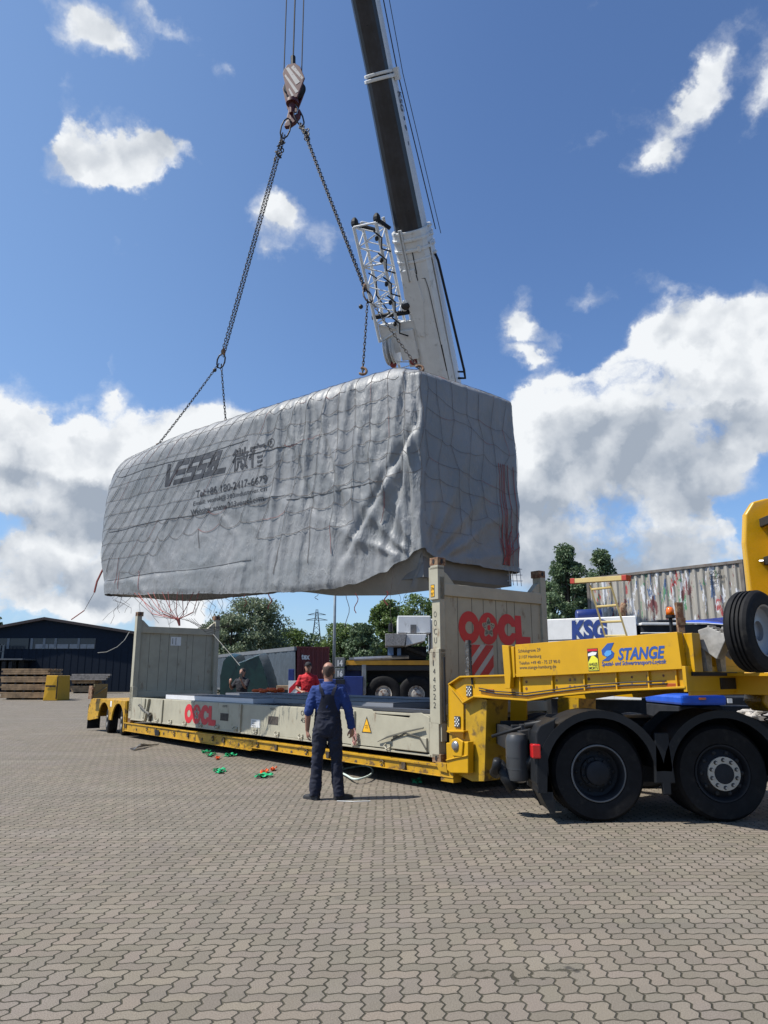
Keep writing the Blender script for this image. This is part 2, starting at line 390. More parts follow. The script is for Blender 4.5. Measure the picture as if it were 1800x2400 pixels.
def spot(u, v, rx, ry):
    c = G(u, v); q = t.vm('DIVIDE', t.vm('SUBTRACT', t.vm('ADD', co, t.vm('SCALE', t.vm('SUBTRACT', t.noise(co, 6, 3, out=1), (.5, .5, .5)), scale=.35)), tuple(c)), (rx, ry, 1)); return t.ramp(t.vm('LENGTH', q), .45, 1., 1, 0)
jn = t.noise(co, 22, 3)
joint = t.ramp(t.m('ADD', dist, t.m('MULTIPLY', t.m('SUBTRACT', jn, .5), .05)), .026, .085, 1, 0)
base = t.mix(t.ramp(rnd, 0, 1, 0, 1, False), (.124, .102, .075), (.188, .160, .122))
base = t.mix(.05, base, rc, 'SOFT_LIGHT')
tint = t.noise(co, .9, 3); base = t.mix(t.ramp(tint, .50, .70, 0, .65), base, (.185, .150, .135))
tint2 = t.noise(co, .6, 5, .6, .5); base = t.mix(t.ramp(tint2, .52, .72, 0, .45), base, (.215, .198, .158))
st = t.noise(co, .22, 7, .6, 1.0); base = t.mix(t.ramp(st, .46, .72, 0, .55), base, (.125, .112, .095))
base = t.mix(t.ramp(t.noise(t.vm('MULTIPLY', co, (.25, 1.2, 1)), .7, 5), .56, .7, 0, .35), base, (.27, .24, .195))
spk = t.noise(co, 150, 3, .7); base = t.mix(t.ramp(spk, .3, .72), t.mix(.55, base, (.09, .08, .065)), t.mix(.24, base, (.48, .43, .36)))
oil = t.ramp(t.noise(t.vm('ADD', co, (7, 3, 0)), 1.1, 3, .5), .70, .74, 0, .55); base = t.mix(oil, base, (.07, .066, .06))
dmg = t.m('MAXIMUM', t.m('MAXIMUM', spot(1215, 2285, .42, .16), spot(1340, 2275, .30, .07)), t.m('MAXIMUM', spot(1455, 1990, .22, .09), spot(300, 2010, .25, .06)))
broke = t.m('MULTIPLY', dmg, t.ramp(t.m('ADD', t.noise(co, 14, 4, .7), t.m('MULTIPLY', t.m('SUBTRACT', .16, dist), .9)), .56, .64))
joint = t.m('MAXIMUM', joint, broke)
spots = t.m('MAXIMUM', t.m('MAXIMUM', spot(4, 2310, .05, .035), spot(478, 2218, .03, .02)), t.m('MAXIMUM', spot(478, 2232, .03, .018), spot(1335, 2275, .05, .05)))
base = t.mix(t.m('MULTIPLY', spots, .8), base, (.04, .038, .034))
tyre = t.ramp(t.noise(t.vm('MULTIPLY', t.vm('ADD', co, wob), (.10, 1.5, 1)), 1.0, 4, .55), .55, .70, 0, .38); base = t.mix(tyre, base, (.11, .10, .088))
gone = t.m('MULTIPLY', joint, t.ramp(t.noise(co, .8, 4), .3, .6, .8, 1.))
colr = t.mix(gone, base, t.mix(t.noise(co, 9, 2), (.028, .024, .018), (.055, .052, .032)))
t.put(p.inputs['Base Color'], colr); p.inputs['Roughness'].default_value = .9; p.inputs['Specular IOR Level'].default_value = .25
h = t.m('ADD', t.m('MULTIPLY', joint, -1.0), t.m('ADD', t.m('MULTIPLY', spk, .25), t.m('MULTIPLY', rnd, .22)))
t.put(p.inputs['Normal'], t.bump(h, .75, .008))
mb = MB(); mb.add([(-400, -60, 0), (400, -60, 0), (400, 700, 0), (-400, 700, 0)], [(0, 1, 2, 3)])
o = mb.build('ground', m); tag(o, kind='structure')
# ------------------------------------------------------------ the tarpaulin-wrapped module hanging from the crane
NR = Vector((.58, 11.07, 0)); NL0 = Vector((-6.0, 16.0, 0)); NL = NL0 + (NL0 - NR).normalized() * .70; FRc = NR + NV * 2.32
Um = (NL - NR).normalized(); Wn = Vector((-Um.y, Um.x, 0)) * -1     # Wn points to the far side
if Wn.dot(NV) < 0: Wn = -Wn
FL = NL + Wn * 2.55
ZT, ZB = 6.33, 3.33
corners = [(NR, .10), (NL, .75), (FL, .75), (FRc, .14)]
def perim(step=.04):
    pts = []
    for i, (c, r) in enumerate(corners):
        a = corners[i - 1][0]; b = corners[(i + 1) % 4][0]
        d1 = (a - c).normalized(); d2 = (b - c).normalized()
        ang = d1.angle(d2); tl = r / math.tan(ang / 2)
        p1 = c + d1 * tl; p2 = c + d2 * tl
        cen = c + (d1 + d2).normalized() * (r / math.sin(ang / 2))
        n = max(3, int(r * (math.pi - ang) / step) + 1)
        v1 = p1 - cen; v2 = p2 - cen
        arc = [cen + v1.normalized().slerp(v2.normalized(), k / n) * r for k in range(n + 1)]
        pts.append(arc)
    out = []
    for i in range(4):
        arc = pts[i]; nxt = pts[(i + 1) % 4][0]
        out += arc
        L = (nxt - arc[-1]).length; n = int(L / step)
        for k in range(1, n): out.append(arc[-1].lerp(nxt, k / n))
    return out
PER = perim()
# start the loop at the middle of the near right corner
NP = len(PER)
SS = [0.0]
for i in range(1, NP + 1): SS.append(SS[-1] + (PER[i % NP] - PER[i - 1]).length)
LP = SS[-1]
PN = []
for i in range(NP):
    tv = (PER[(i + 1) % NP] - PER[i - 1]).normalized(); nn = Vector((tv.y, -tv.x, 0))
    PN.append(nn)
cen0 = (NR + NL + FL + FRc) / 4
if PN[len(PN) // 5].dot(PER[len(PN) // 5] - cen0) < 0: PN = [-q for q in PN]
iNL = min(range(NP), key=lambda i: (PER[i] - NL).length); S_NL = SS[iNL]
iFR = min(range(NP), key=lambda i: (PER[i] - FRc).length); S_FR = SS[iFR]
def base_at(s):
    s = s % LP
    lo, hi = 0, NP
    while hi - lo > 1:
        md = (lo + hi) // 2
        if SS[md] <= s: lo = md
        else: hi = md
    f = (s - SS[lo]) / max(1e-9, SS[lo + 1] - SS[lo])
    p = PER[lo].lerp(PER[(lo + 1) % NP], f); n = PN[lo].lerp(PN[(lo + 1) % NP], f).normalized()
    return p, n
def leftness(p):                                   # 0 at the right end .. 1 at the left end
    return max(0., min(1., ((p - NR).dot(Um)) / 8.9))
def sst(x, a, b): x = max(0., min(1., (x - a) / (b - a))); return x * x * (3 - 2 * x)
def zbot(s):
    """bottom hem height along the loop; s small = near face at the right corner"""
    s = s % LP
    K = [(0, 3.46), (.14, 3.44), (.4, 3.30), (.8, 3.15), (1.4, 3.0), (2.0, 2.96), (2.7, 2.96), (3.3, 3.0), (4.2, 3.03), (5.2, 3.1), (6.6, 3.18), (8.5, 3.30), (10.1, 3.36), (11.5, 3.35), (S_FR - 1, 3.35), (S_FR, 3.28), (S_FR + .7, 3.27), (LP - .75, 3.30), (LP - .3, 3.32), (LP, 3.42)]
    for (a, za), (b, zb) in zip(K, K[1:]):
        if a <= s <= b: z = za + (zb - za) * sst(s, a, b); break
    return z + .018 * mnoise.noise(Vector((s * 3.1, 0, 5))) + .012 * mnoise.noise(Vector((s * 9, 3, 5)))
def N3(x, y, z): return mnoise.noise(Vector((x, y, z)))
def ridge(x): x = abs((x % 1.0) * 2 - 1); return (1 - x) ** 1.6
def disp(s, z):
    s = s % LP; sn = s if s < LP * .72 else s - LP      # signed distance from the near right corner
    d = .045 * N3(s * .55, z * .55, 1.) + .018 * N3(s * 1.7, z * 1.3, 3.)
    if -3.0 < sn < 9.6:
        # fan of folds running up from the gathered corner
        dx, dz = sn - .02, z - 3.38; dist = math.hypot(dx, dz); th = math.atan2(dx, max(dz, .02) + .25)
        fan = math.exp(-dist / 1.9) * sst(dist, .05, .5)
        if sn > 0: d += .085 * fan * (ridge(th * 3.1 + .22 * N3(dist * 1.5, th * 2, 2)) ** 1.3 - .35)
        else: d += .085 * fan * (ridge(th * 3.4 + .2 * N3(dist, th * 2, 8)) - .4)
        # long folds hanging from the shoulder on the right part of the near face
        if sn >= 0:
            wgt = sst(sn, .1, .35) * (1 - sst(sn, 2.9, 4.4))
            q = sn * 2.7 + .30 * (6.3 - z) * (1 - sn / 5) * -1.0 + .45 * N3(sn * .8, z * .35, 9)
            q += .9 * N3(sn * .55, z * .22, 40)
            am = .35 + 1.1 * max(0, N3(math.floor(q) * 3.7, .5, 2.) + .45)
            d += .060 * wgt * am * (ridge(q) ** 1.5 - .25) * (.5 + .5 * sst(z, 3.2, 4.6))
            q2 = q * 1.7 + .8 * N3(sn, z * .5, 50); d += .026 * wgt * (ridge(q2) ** 1.5 - .3) * (.4 + abs(N3(math.floor(q2) * 2.3, z * .4, 7)) * 2)
            # vertical crease bundle at the corner
            cb = math.exp(-((sn - .28) / .22) ** 2); d += .06 * cb * (ridge(sn * 6.5 + .35 * N3(sn, z * .9, 4)) - .5)
            # deep pleats pulled diagonally out of the gathered corner
            for (s0, z0, s1, z1, dp_, wd_) in ((.16, 5.5, 1.75, 3.35, .13, .15), (.06, 5.9, .75, 3.5, .08, .10), (.42, 6.2, .22, 4.2, .07, .08), (1.35, 6.1, 1.05, 4.6, .06, .09), (2.3, 6.15, 1.55, 4.0, .07, .10), (3.1, 6.1, 2.2, 4.2, .05, .10)):
                lx, lz = s1 - s0, z1 - z0; LL = lx * lx + lz * lz; tq = ((sn - s0) * lx + (z - z0) * lz) / LL
                if -.1 < tq < 1.1:
                    pd = ((sn - s0) * lz - (z - z0) * lx) / math.sqrt(LL) + .04 * N3(tq * 1.6, s0 * 5, 60); wq = sst(tq, -.1, .25) * (1 - sst(tq, .75, 1.1))
                    d += .68 * dp_ * wq * (math.exp(-((pd - wd_) / (wd_ * .9)) ** 2) * .8 - math.exp(-(pd / (wd_ * .55)) ** 2))
            # pinched knots
            for (ks, kz, ka) in ((.95, 5.35, .07), (.8, 4.75, .06), (.98, 4.35, .05), (1.35, 3.85, .06)):
                rr = math.hypot(sn - ks, (z - kz) * .7)
                if rr < .5: d += .45 * ka * math.exp(-(rr / .16) ** 2) + .012 * math.exp(-(rr / .3) ** 2) * (ridge(math.atan2(z - kz, sn - ks) * 1.6) - .4)
            # diagonal drapes lower middle
            w2 = sst(sn, 2.4, 3.6) * (1 - sst(z, 4.3, 5.1)) * (1 - sst(sn, 7.2, 8.4))
            q3 = (sn * .9 - z * .75) * 1.15 + 1.3 * N3(sn * .6, z * .6, 12); d += .055 * w2 * (ridge(q3) ** 1.4 - .3) * (.3 + 1.6 * abs(N3(math.floor(q3) * 1.9, z * .5, 3)))
            # shallow cross wrinkles to the left
            w3 = sst(sn, 4.5, 6.5)
            q4 = (sn * .95 + z * .55) * .9 + 1.4 * N3(sn * .5, z * .5, 21); d += .028 * w3 * (ridge(q4) ** 1.6 - .25) * sst(z, 3.5, 4.2) * (.2 + 1.5 * abs(N3(math.floor(q4) * 2.9, z * .6, 5)))
            w4 = sst(sn, 3.0, 4.0)
            d += .007 * w4 * (ridge((sn * 1.3 + z * .6) * 1.9 + 2.4 * N3(sn * .8, z * .8, 31)) - .4)
            # bottom pocket with the batten
            if sn > 3.9 and z < 3.62: d += .02 * sst(z, 3.60, 3.52)
        else:
            d += .042 * sst(-sn, .2, .6) * (ridge(sn * 1.6 + .6 * N3(sn, z * .4, 14)) ** 1.4 - .25) * (.35 + 1.3 * abs(N3(math.floor(sn * 1.6) * 1.7, z * .4, 6)) + .3 * sst(4.6 - z, 0, 1.2))
            d += .03 * math.exp(-((sn + 1.95) / .22) ** 2) * (ridge(sn * 6) - .5)
    d += .006 * N3(s * 7, z * 7, 6) + .004 * N3(s * 15, z * 13, 16)
    return d
KW, KS, KR = 78, 12, 14
def shoulder(s, lf):
    s = s % LP; e = min(s, abs(S_FR - s)) if s < S_FR else 0.
    q = sst(e, 0., .8)
    return .09 + .27 * q + .46 * sst(lf, .60, 1.0) ** 1.3, ZT + .02 + .31 * q - .08 * lf
def surf(s, k):
    """k in rows: 0..KW wall, ..KW+KS shoulder, ..+KR roof; returns a point"""
    p, n = base_at(s); lf = leftness(p)
    rs, zt = shoulder(s, lf)
    zb = zbot(s)
    if k <= KW:
        f = k / KW; z = zb + (zt - rs - zb) * f
        bulge = .10 * lf * math.sin(math.pi * min(1, max(0, (z - 3.3) / 2.6))) * sst(lf, .8, 1)
        sm = s % LP
        tuck = 0.
        if sm < 3.3:
            cz = 3.02 + .34 * math.exp(-((sm - .15) / .42) ** 2) + .02 * sm
            tuck = -.10 * sst(cz - z, 0, .30) * (1 - sst(sm, 2.5, 3.3)) * sst(sm, .2, .9)
        if lf > .9: bulge -= .14 * sst(4.2 - z, 0, 1.) * sst(lf, .9, 1)
        return p + n * (disp(s, z) * (1.0 if f > .02 else .7) + bulge + tuck) + Vector((0, 0, z))
    if k <= KW + KS:
        a = (k - KW) / KS * math.pi / 2; z = zt - rs + rs * math.sin(a); ins = rs * (1 - math.cos(a))
        return p - n * (ins - disp(s, zt - rs) * (1 - .8 * (k - KW) / KS)) + Vector((0, 0, z + .012 * N3(s * 3, k * .2, 7)))
    f = (k - KW - KS) / KR
    q = p - n * rs
    ax0 = (NR + FRc) / 2 + Um * 1.15; ax1 = (NL + FL) / 2 - Um * 1.25
    tt = max(0., min(1., (q - ax0).dot(ax1 - ax0) / (ax1 - ax0).length_squared))
    c = ax0.lerp(ax1, tt)
    r_ = q.lerp(c, f)
    return Vector((r_.x, r_.y, zt + ROOF(s, lf) * (1 - (1 - f) ** 2) + .02 * N3(r_.x * 1.6, r_.y * 1.6, 2) * f + .2 * .04 * disp(s, 6) * (1 - f)))
def ROOF(s, lf):
    s = s % LP; e = min(s, abs(S_FR - s)) if s < S_FR else 0.
    return .40 - .28 * sst(e, 0, .8)
def row_of_z(s, z):
    p, n = base_at(s); lf = leftness(p); rs, zt = shoulder(s, lf)
    zb = zbot(s); return (z - zb) / (zt - rs - zb) * KW
mod = thing('wrapped_building_module', tuple((cen0.x, cen0.y, ZB)), 'large boxy module wrapped in a crumpled silver grey tarpaulin, hanging from the crane chains', 'wrapped cargo')
mb = MB(); rows = KW + KS + KR + 1
vs = []; fs = []
for i in range(NP):
    for k in range(rows): vs.append(surf(SS[i], k))
for i in range(NP):
    j = (i + 1) % NP
    for k in range(rows - 1): fs.append((i * rows + k, j * rows + k, j * rows + k + 1, i * rows + k + 1))
mb.add(vs, fs)
m = bpy.data.materials.new('silver_tarpaulin'); m.use_nodes = True; t = NT(m.node_tree); p = t.n['Principled BSDF']
co = t.node('ShaderNodeTexCoord').outputs['Object']
n1 = t.noise(co, .9, 5, .6); n2 = t.noise(co, 5, 6, .65)
base = t.mix(t.ramp(n1, .35, .65), (.172, .182, .186), (.215, .22, .224))
base = t.mix(t.ramp(n2, .5, .75, 0, .35), base, (.25, .255, .258))
base = t.mix(t.ramp(t.noise(t.vm('MULTIPLY', co, (1, 1, .35)), 3.1, 7, .7), .6, .72, 0, .35), base, (.19, .187, .18))
t.put(p.inputs['Base Color'], base); p.inputs['Metallic'].default_value = .08
t.put(p.inputs['Roughness'], t.ramp(n2, .3, .7, .46, .58))
cr = t.node('ShaderNodeTexVoronoi', feature='DISTANCE_TO_EDGE'); t.put(cr.inputs['Vector'], t.vm('ADD', t.vm('MULTIPLY', co, (1, 1, .75)), t.vm('SCALE', t.noise(co, 2.3, 3, out=1), scale=.5))); cr.inputs['Scale'].default_value = 4.5
crn = t.ramp(cr.outputs['Distance'], 0, .12)
fine = t.noise(t.vm('ADD', co, t.vm('SCALE', t.noise(co, 4, 3, out=1), scale=.3)), 7, 8, .62)
vert = t.noise(t.vm('ADD', t.vm('MULTIPLY', co, (2.6, 2.6, .55)), t.vm('SCALE', t.noise(co, 1.2, 3, out=1), scale=.9)), 1.5, 6, .6)
vr = t.m('SUBTRACT', 1, t.m('ABSOLUTE', t.m('MULTIPLY', t.m('SUBTRACT', vert, .5), 5.0)), clamp=True)
hgt = t.m('ADD', t.m('MULTIPLY', fine, .4), t.m('ADD', t.m('MULTIPLY', crn, .05), t.m('MULTIPLY', t.m('POWER', vr, 2.5), .60)))
t.put(p.inputs['Normal'], t.bump(hgt, .42, .028))
M_tarp = m
o = mb.build('tarpaulin', m, mod, smooth=True)
# inner frame and underside of the module
mb = MB(); inn = .16
pl = [PER[i] - PN[i] * inn for i in range(0, NP, 6)]
mb.loft([[Vector((q.x, q.y, 3.36)) for q in pl], [Vector((q.x, q.y, 3.9)) for q in pl]])
q0 = A0 + EV * .45 + NV * .12
mb.box(fr(q0, EV, NV, (0, 0, 1)), 0, 1.1, 0, 1.98, 3.04, 3.38)
mb.build('underframe', mat('module_underside', (.16, .165, .17), .6), mod)
# inner skirt: the slack second layer folded under the near right corner
mb = MB(); vs = []; ss_ = [(-.7 + .05 * k) for k in range(78)]
for s in ss_:
    p, n = base_at(s); e_ = sst(s, -.7, .1) * (1 - sst(s, 2.3, 3.15)); lowz = 3.34 - .49 * sst(s, -.9, .2) * (1 - .30 * sst(s, 1.3, 3.1)) + .012 * math.sin(s * 5)
    for f in (0, .2, .45, .7, .9, 1.):
        z = 3.62 + (lowz - 3.62) * f; ins = .05 + (.10 + .30 * e_) * f ** 1.6
        vs.append(p - n * (ins + .015 * math.sin(s * 11 + f * 3)) + Vector((0, 0, z)))
m6 = 6; mb.add(vs, [(i * m6 + k, (i + 1) * m6 + k, (i + 1) * m6 + k + 1, i * m6 + k + 1) for i in range(len(ss_) - 1) for k in range(m6 - 1)])
mb.build('inner_skirt', M_tarp, mod, smooth=True)
mb = MB(); Fe = fr(FRc + NV * -.02, -NV, -EV)
for q in (0.02, .12, .22):
    mb.tube([FRc - NV * .34 + EV * .1 + Vector((0, 0, 3.10 + q)), FRc - NV * .02 + EV * .05 + Vector((0, 0, 3.12 + q))], .006, 5)
for q in (.04, .14, .24, .32): mb.tube([FRc - NV * q + EV * .06 + Vector((0, 0, 3.05)), FRc - NV * q + EV * .08 + Vector((0, 0, 3.36))], .006, 5)
mb.build('wire_end_frame', M_white, mod)
# heat seams of the tarp
mb = MB()
for z0, sa, sb in ((4.72, 3.0, 8.3), (4.62, .9, 3.0), (5.93, 4.0, 8.3), (3.60, 3.8, 8.3), (5.62, 2.7, 4.3)):
    pts = []
    s = sa
    while s < sb:
        z = z0 + .02 * math.sin(s * 2.1) - (.05 * (s - 3) / 5 if z0 > 4.7 else 0); k = row_of_z(s, z)
        pts.append(surf(s, k) - Wn * .003); s += .06
    mb.tube(pts, .006, 4, flat=1.5)
mb.build('tarpaulin_seam', mat('tarp_seam', (.17, .17, .17), .6), mod)
# lettering printed on the tarp: (x, y) in metres on the near face, x = distance from the left text edge
def near_pt(s, z, off): 
    k = row_of_z(s, z); a = surf(s, k); b = surf(s + .02, k); c = surf(s, k + .5)
    n = (b - a).cross(c - a)
    n = n.normalized() if n.length > 1e-9 else -Wn
    if n.dot(Wn) > 0: n = -n
    return a + n * off
def conform(mb2, S0, Z0, off=.006, cut=.035):
    """bend flat lettering (x right, y up) on to the near face; S0 = s of x = 0"""
    bm = bmesh.new(); vv = [bm.verts.new((q.x, q.y, 0)) for q in mb2.v]
    for f in mb2.f:
        try: bm.faces.new([vv[i] for i in f])
        except ValueError: pass
    xs = [q.x for q in mb2.v]; ys = [q.y for q in mb2.v]
    for ax, (a, b) in ((0, (min(xs), max(xs))), (1, (min(ys), max(ys)))):
        c = a + cut
        while c < b:
            co_ = Vector((c, 0, 0)) if ax == 0 else Vector((0, c, 0)); no = Vector((1, 0, 0)) if ax == 0 else Vector((0, 1, 0))
            bmesh.ops.bisect_plane(bm, geom=bm.verts[:] + bm.edges[:] + bm.faces[:], plane_co=co_, plane_no=no); c += cut
    out = MB(); bm.verts.ensure_lookup_table()
    for i, v in enumerate(bm.verts): v.index = i
    out.add([near_pt(S0 - v.co.x, Z0 + v.co.y, off) for v in bm.verts], [tuple(v.index for v in f.verts) for f in bm.faces]); bm.free(); return out
M_print = mat('faded_black_print', (.035, .038, .045), .6, var=.3, dirt=(.15, .155, .16), dirt_amt=.6, dirt_scale=9, dirt_thr=.62)
I4 = Matrix.Identity(4)
lg = MB(); H_ = .47; SL = .42                       # slanted three-bar wordmark, letters about .36 wide
def bar(x0, x1, y0, y1):
    lg.add([(x0 + y0 * SL, y0, 0), (x1 + y0 * SL, y0, 0), (x1 + y1 * SL, y1, 0), (x0 + y1 * SL, y1, 0)], [(0, 1, 2, 3)])
x = 0; tb = .10
ya, yb, yc = (0, tb), ((H_ - tb) / 2, (H_ + tb) / 2), (H_ - tb, H_)
# V
lg.add([(0, 0, 0), (.12, 0, 0), (.17, H_, 0), (.07, H_, 0)], [(0, 1, 2, 3)]); lg.add([(.06, 0, 0), (.16, 0, 0), (.52, H_, 0), (.40, H_, 0)], [(0, 1, 2, 3)])
def E_(x): bar(x, x + .28, *ya); bar(x, x + .28, *yb); bar(x, x + .30, *yc)
def S_(x): bar(x - .02, x + .30, *ya); bar(x + .02, x + .30, *yb); bar(x + .02, x + .34, *yc); bar(x + .20, x + .30, tb, yb[0]); bar(x + .02, x + .12, yb[1], yc[0])
E_(.27); S_(.58); S_(.91); E_(1.24); bar(1.30, 1.34 + .08, tb * .9, H_); bar(1.48, 1.58, tb, H_); bar(1.48, 1.84, *ya)
out = conform(lg, 6.46, 5.40)
def kf(k):  # small vertical shear: the whole print climbs towards the right
    return k
out.build('wordmark_lettering', M_print, mod, fix=False)
lg = MB(); add_text(lg, "微宿", I4, 0, 0, .92, .46, 0, bold=.012); conform(lg, 4.42, 5.36, cut=.05).build('chinese_lettering', M_print, mod, fix=False)
lg = MB(); add_text(lg, "R", I4, .05, .045, None, .085, 0, bold=.01)
for i in range(20):
    a, b = 2 * math.pi * i / 20, 2 * math.pi * (i + 1) / 20
    lg.add([(.085 + r_ * math.cos(q), .085 + r_ * math.sin(q), 0) for r_, q in ((.07, a), (.085, a), (.085, b), (.07, b))], [(0, 1, 2, 3)])
conform(lg, 3.46, 5.68).build('registered_mark', M_print, mod, fix=False)
lg = MB(); add_text(lg, "Tel:+86 180-2417-6679", I4, 0, 0, 1.99, .15, 0, bold=.012); conform(lg, 5.46, 5.02, cut=.05).build('phone_lettering', M_print, mod, fix=False)
lg = MB(); add_text(lg, "Email: vessel@303industries.cn", I4, 0, 0, 2.05, .115, 0, bold=.005); conform(lg, 5.53, 4.845, cut=.06).build('email_lettering', M_print, mod, fix=False)
lg = MB(); add_text(lg, "Website: www.303vessel.com", I4, 0, 0, 2.07, .115, 0, bold=.005); conform(lg, 5.60, 4.685, cut=.06).build('website_lettering', M_print, mod, fix=False)

# ------------------------------------------------------------ cargo net over the tarp
net = MB(); netr = MB()
M_net = mat('grey_brown_net_cord', (.11, .085, .075), .8, var=.3, vscale=20); M_netr = mat('faded_red_net_cord', (.30, .07, .06), .75, var=.3)
rnd = random.Random(3)
def cord(buf, a, b, sag=0., r=.0034, seg=.07, off=.012):
    (s0, z0), (s1, z1) = a, b; n = max(2, int(math.hypot(s1 - s0, z1 - z0) / seg)); pts = []
    for i in range(n + 1):
        f = i / n; s = s0 + (s1 - s0) * f; z = z0 + (z1 - z0) * f - sag * 4 * f * (1 - f)
        z = max(z, zbot(s) + .02)
        k = row_of_z(s, z)
        p, n_ = base_at(s)
        if k > KW:                                  # over the shoulder and on to the roof: extra height becomes distance inward
            lf = leftness(p); rs, zt_ = shoulder(s, lf)
            ex = (k - KW) / KW * (zt_ - rs - zbot(s)); ks = ex / (rs * 1.57) * KS
            k = KW + ks if ks < KS else KW + KS + (ex - rs * 1.57) / 1.15 * KR
            k = min(k, rows - 1.01); q = surf(s, k) + Vector((0, 0, off))
        else: q = surf(s, k) + n_ * off
        pts.append(q)
    buf.tube(pts, r, 4, caps=False)
# near face: lattice leaning to the left in the left part, upright squares at the right
S_MAX = 9.6; ds = .335; dz = .33
def node(i, j):
    s = i * ds + .05; z = 7.35 - j * dz
    lean = .95 * sst(s, 1.2, 4.5)
    s2 = s + lean * (6.4 - z) * .95
    jr = random.Random(i * 91 + j * 17)
    return (s2 + jr.uniform(-.04, .04) * (1 - .6 * sst(s, 2, 5)), z + jr.uniform(-.05, .05) * (1 - .6 * sst(s, 2, 5)))
nj = 13
hem = lambda s: 3.95 + .35 * math.sin(s * 1.3 + 1) + .25 * N3(s * 1.4, 0, 0)
for i in range(-9, 28):
    for j in range(0, nj):
        a = node(i, j); b = node(i, j + 1)
        ok = lambda q: 0.02 < q[0] < S_MAX and q[1] > hem(q[0])
        if ok(a) and ok(b):
            cord(net if rnd.random() > .06 else netr, a, b, rnd.uniform(-.01, .02))
        elif ok(a) and rnd.random() < .45:
            cord(net if rnd.random() > .4 else netr, a, (a[0] + rnd.uniform(-.12, .12), max(zbot(a[0]) + .1, a[1] - rnd.uniform(.25, .7))), 0, .005)
        c = node(i + 1, j); 
        if ok(a) and ok(c):
            if a[0] < 3.4: cord(net if rnd.random() > .08 else netr, a, c, rnd.uniform(.02, .09))
            elif c[0] < 7.5 and (a[1] < 4.9): cord(net if rnd.random() > .12 else netr, a, c, rnd.uniform(.03, .12), .0034)
            else: cord(net, a, c, 0.0, .0022, off=.008)
# end face: looser squares
def node2(i, j):
    jr = random.Random(i * 57 + j * 31 + 5); return (LP - .03 - i * .31 + jr.uniform(-.08, .08), 6.75 - j * .36 + jr.uniform(-.10, .10) - .05 * i * (1 if j > 1 else 0))
for i in range(0, 8):
    for j in range(0, 10):
        a = node2(i, j); b = node2(i, j + 1); c = node2(i + 1, j)
        if b[1] > 3.5 + .4 * (i % 3 == 1): cord(net if rnd.random() > .12 else netr, a, b, 0, .0026)
        if i < 7 and a[1] > 3.7: cord(net if rnd.random() > .12 else netr, a, c, rnd.uniform(.0, .05), .0022)
for q in (1.70, 1.76, 1.84, 1.93, 2.08, 1.80):
    cord(netr, (LP - q + .05, 5.1), (LP - q, 3.36), 0, .0055)
for q in range(14): cord(netr, (LP - 1.75 - rnd.uniform(-.2, .45), 3.75 + rnd.uniform(-.2, .3)), (LP - 1.78 + rnd.uniform(-.1, .12), 3.36), rnd.uniform(-.03, .03), .006)
# hanging ends under the hem
def dangle(buf, u, v, L, sx=0, r=.005, Yd=None):
    p = hit(u, v, NR, Wn.cross(Vector((0, 0, 1))).cross(Vector((0, 0, 1)))) if Yd is None else PY(u, v, Yd)
    pts = [p + Vector((sx * f + .03 * math.sin(f * 7 + u), 0, -L * f)) for f in [k / 7 for k in range(8)]]
    buf.tube(pts, r, 4, caps=False)
for (u, v, L, red, r_) in ((815, 1390, .55, 0, .007), (835, 1390, .32, 1, .009), (905, 1385, .22, 1, .012), (742, 1392, .1, 0, .005), (633, 1392, .26, 1, .012), (935, 1385, .3, 0, .004), (950, 1383, .26, 0, .004), (497, 1395, .45, 0, .004), (520, 1395, .38, 0, .004), (550, 1395, .3, 0, .004), (575, 1394, .22, 1, .006), (598, 1394, .2, 0, .004)):
    dangle(netr if red else net, u, v, L, 0, r_)
dangle(net, 918, 1300, 1.3, 0, .004)
# bundle of cords pulled together under the left end
kn = hit(418, 1452, NR, Wn)
for q in range(16):
    s = 5.0 + q * .16; st = surf(s, 1); mid = st.lerp(kn, .5) + Vector((rnd.uniform(-.1, .1), 0, -rnd.uniform(.05, .25)))
    (netr if q % 3 else net).tube([st, st.lerp(mid, .6) + Vector((0, 0, -.02)), mid, mid.lerp(kn, .6), kn], .008 if q % 3 else .005, 4, caps=False)
netr.tube([kn + Vector((-.05, 0, .02)), kn, kn + Vector((.03, 0, -.12))], [.03, .04, .02], 6)
for q in range(22):
    s = 4.2 + q * .19; st = surf(s, 1); pts = [st]
    pp = st.copy()
    for e in range(rnd.randint(3, 6)): pp = pp + Vector((rnd.uniform(-.16, .22), 0, -rnd.uniform(.05, .16))); pts.append(pp.copy())
    net.tube(pts, .0042, 4, caps=False)
for q in range(7):
    a = kn + Vector((.05 * q, 0, .02)); net.tube([a, a + Vector((.25, .1, -.05 - .04 * q)), a + Vector((.55 + .05 * q, .2, .02 * q - .2))], .004, 4, caps=False)
# loose tail at the left end
a = surf(8.9, 20); tail = [a, a + Vector((-.12, 0, -.3)), a + Vector((-.16, 0, -.55)), a + Vector((-.35, 0, -.95)), a + Vector((-.62, 0, -1.15))]
net.tube(tail, .006, 4); netr.tube(tail[:3], .022, 5); netr.tube(tail[3:], .012, 5)
cn = thing('cargo_net', tuple((cen0.x, cen0.y, ZB + .2)), 'knotted cord cargo net stretched over the silver tarpaulin with loose ends hanging below', 'cargo net')
net.build('grey_cord_mesh', M_net, cn); netr.build('red_cord', M_netr, cn)
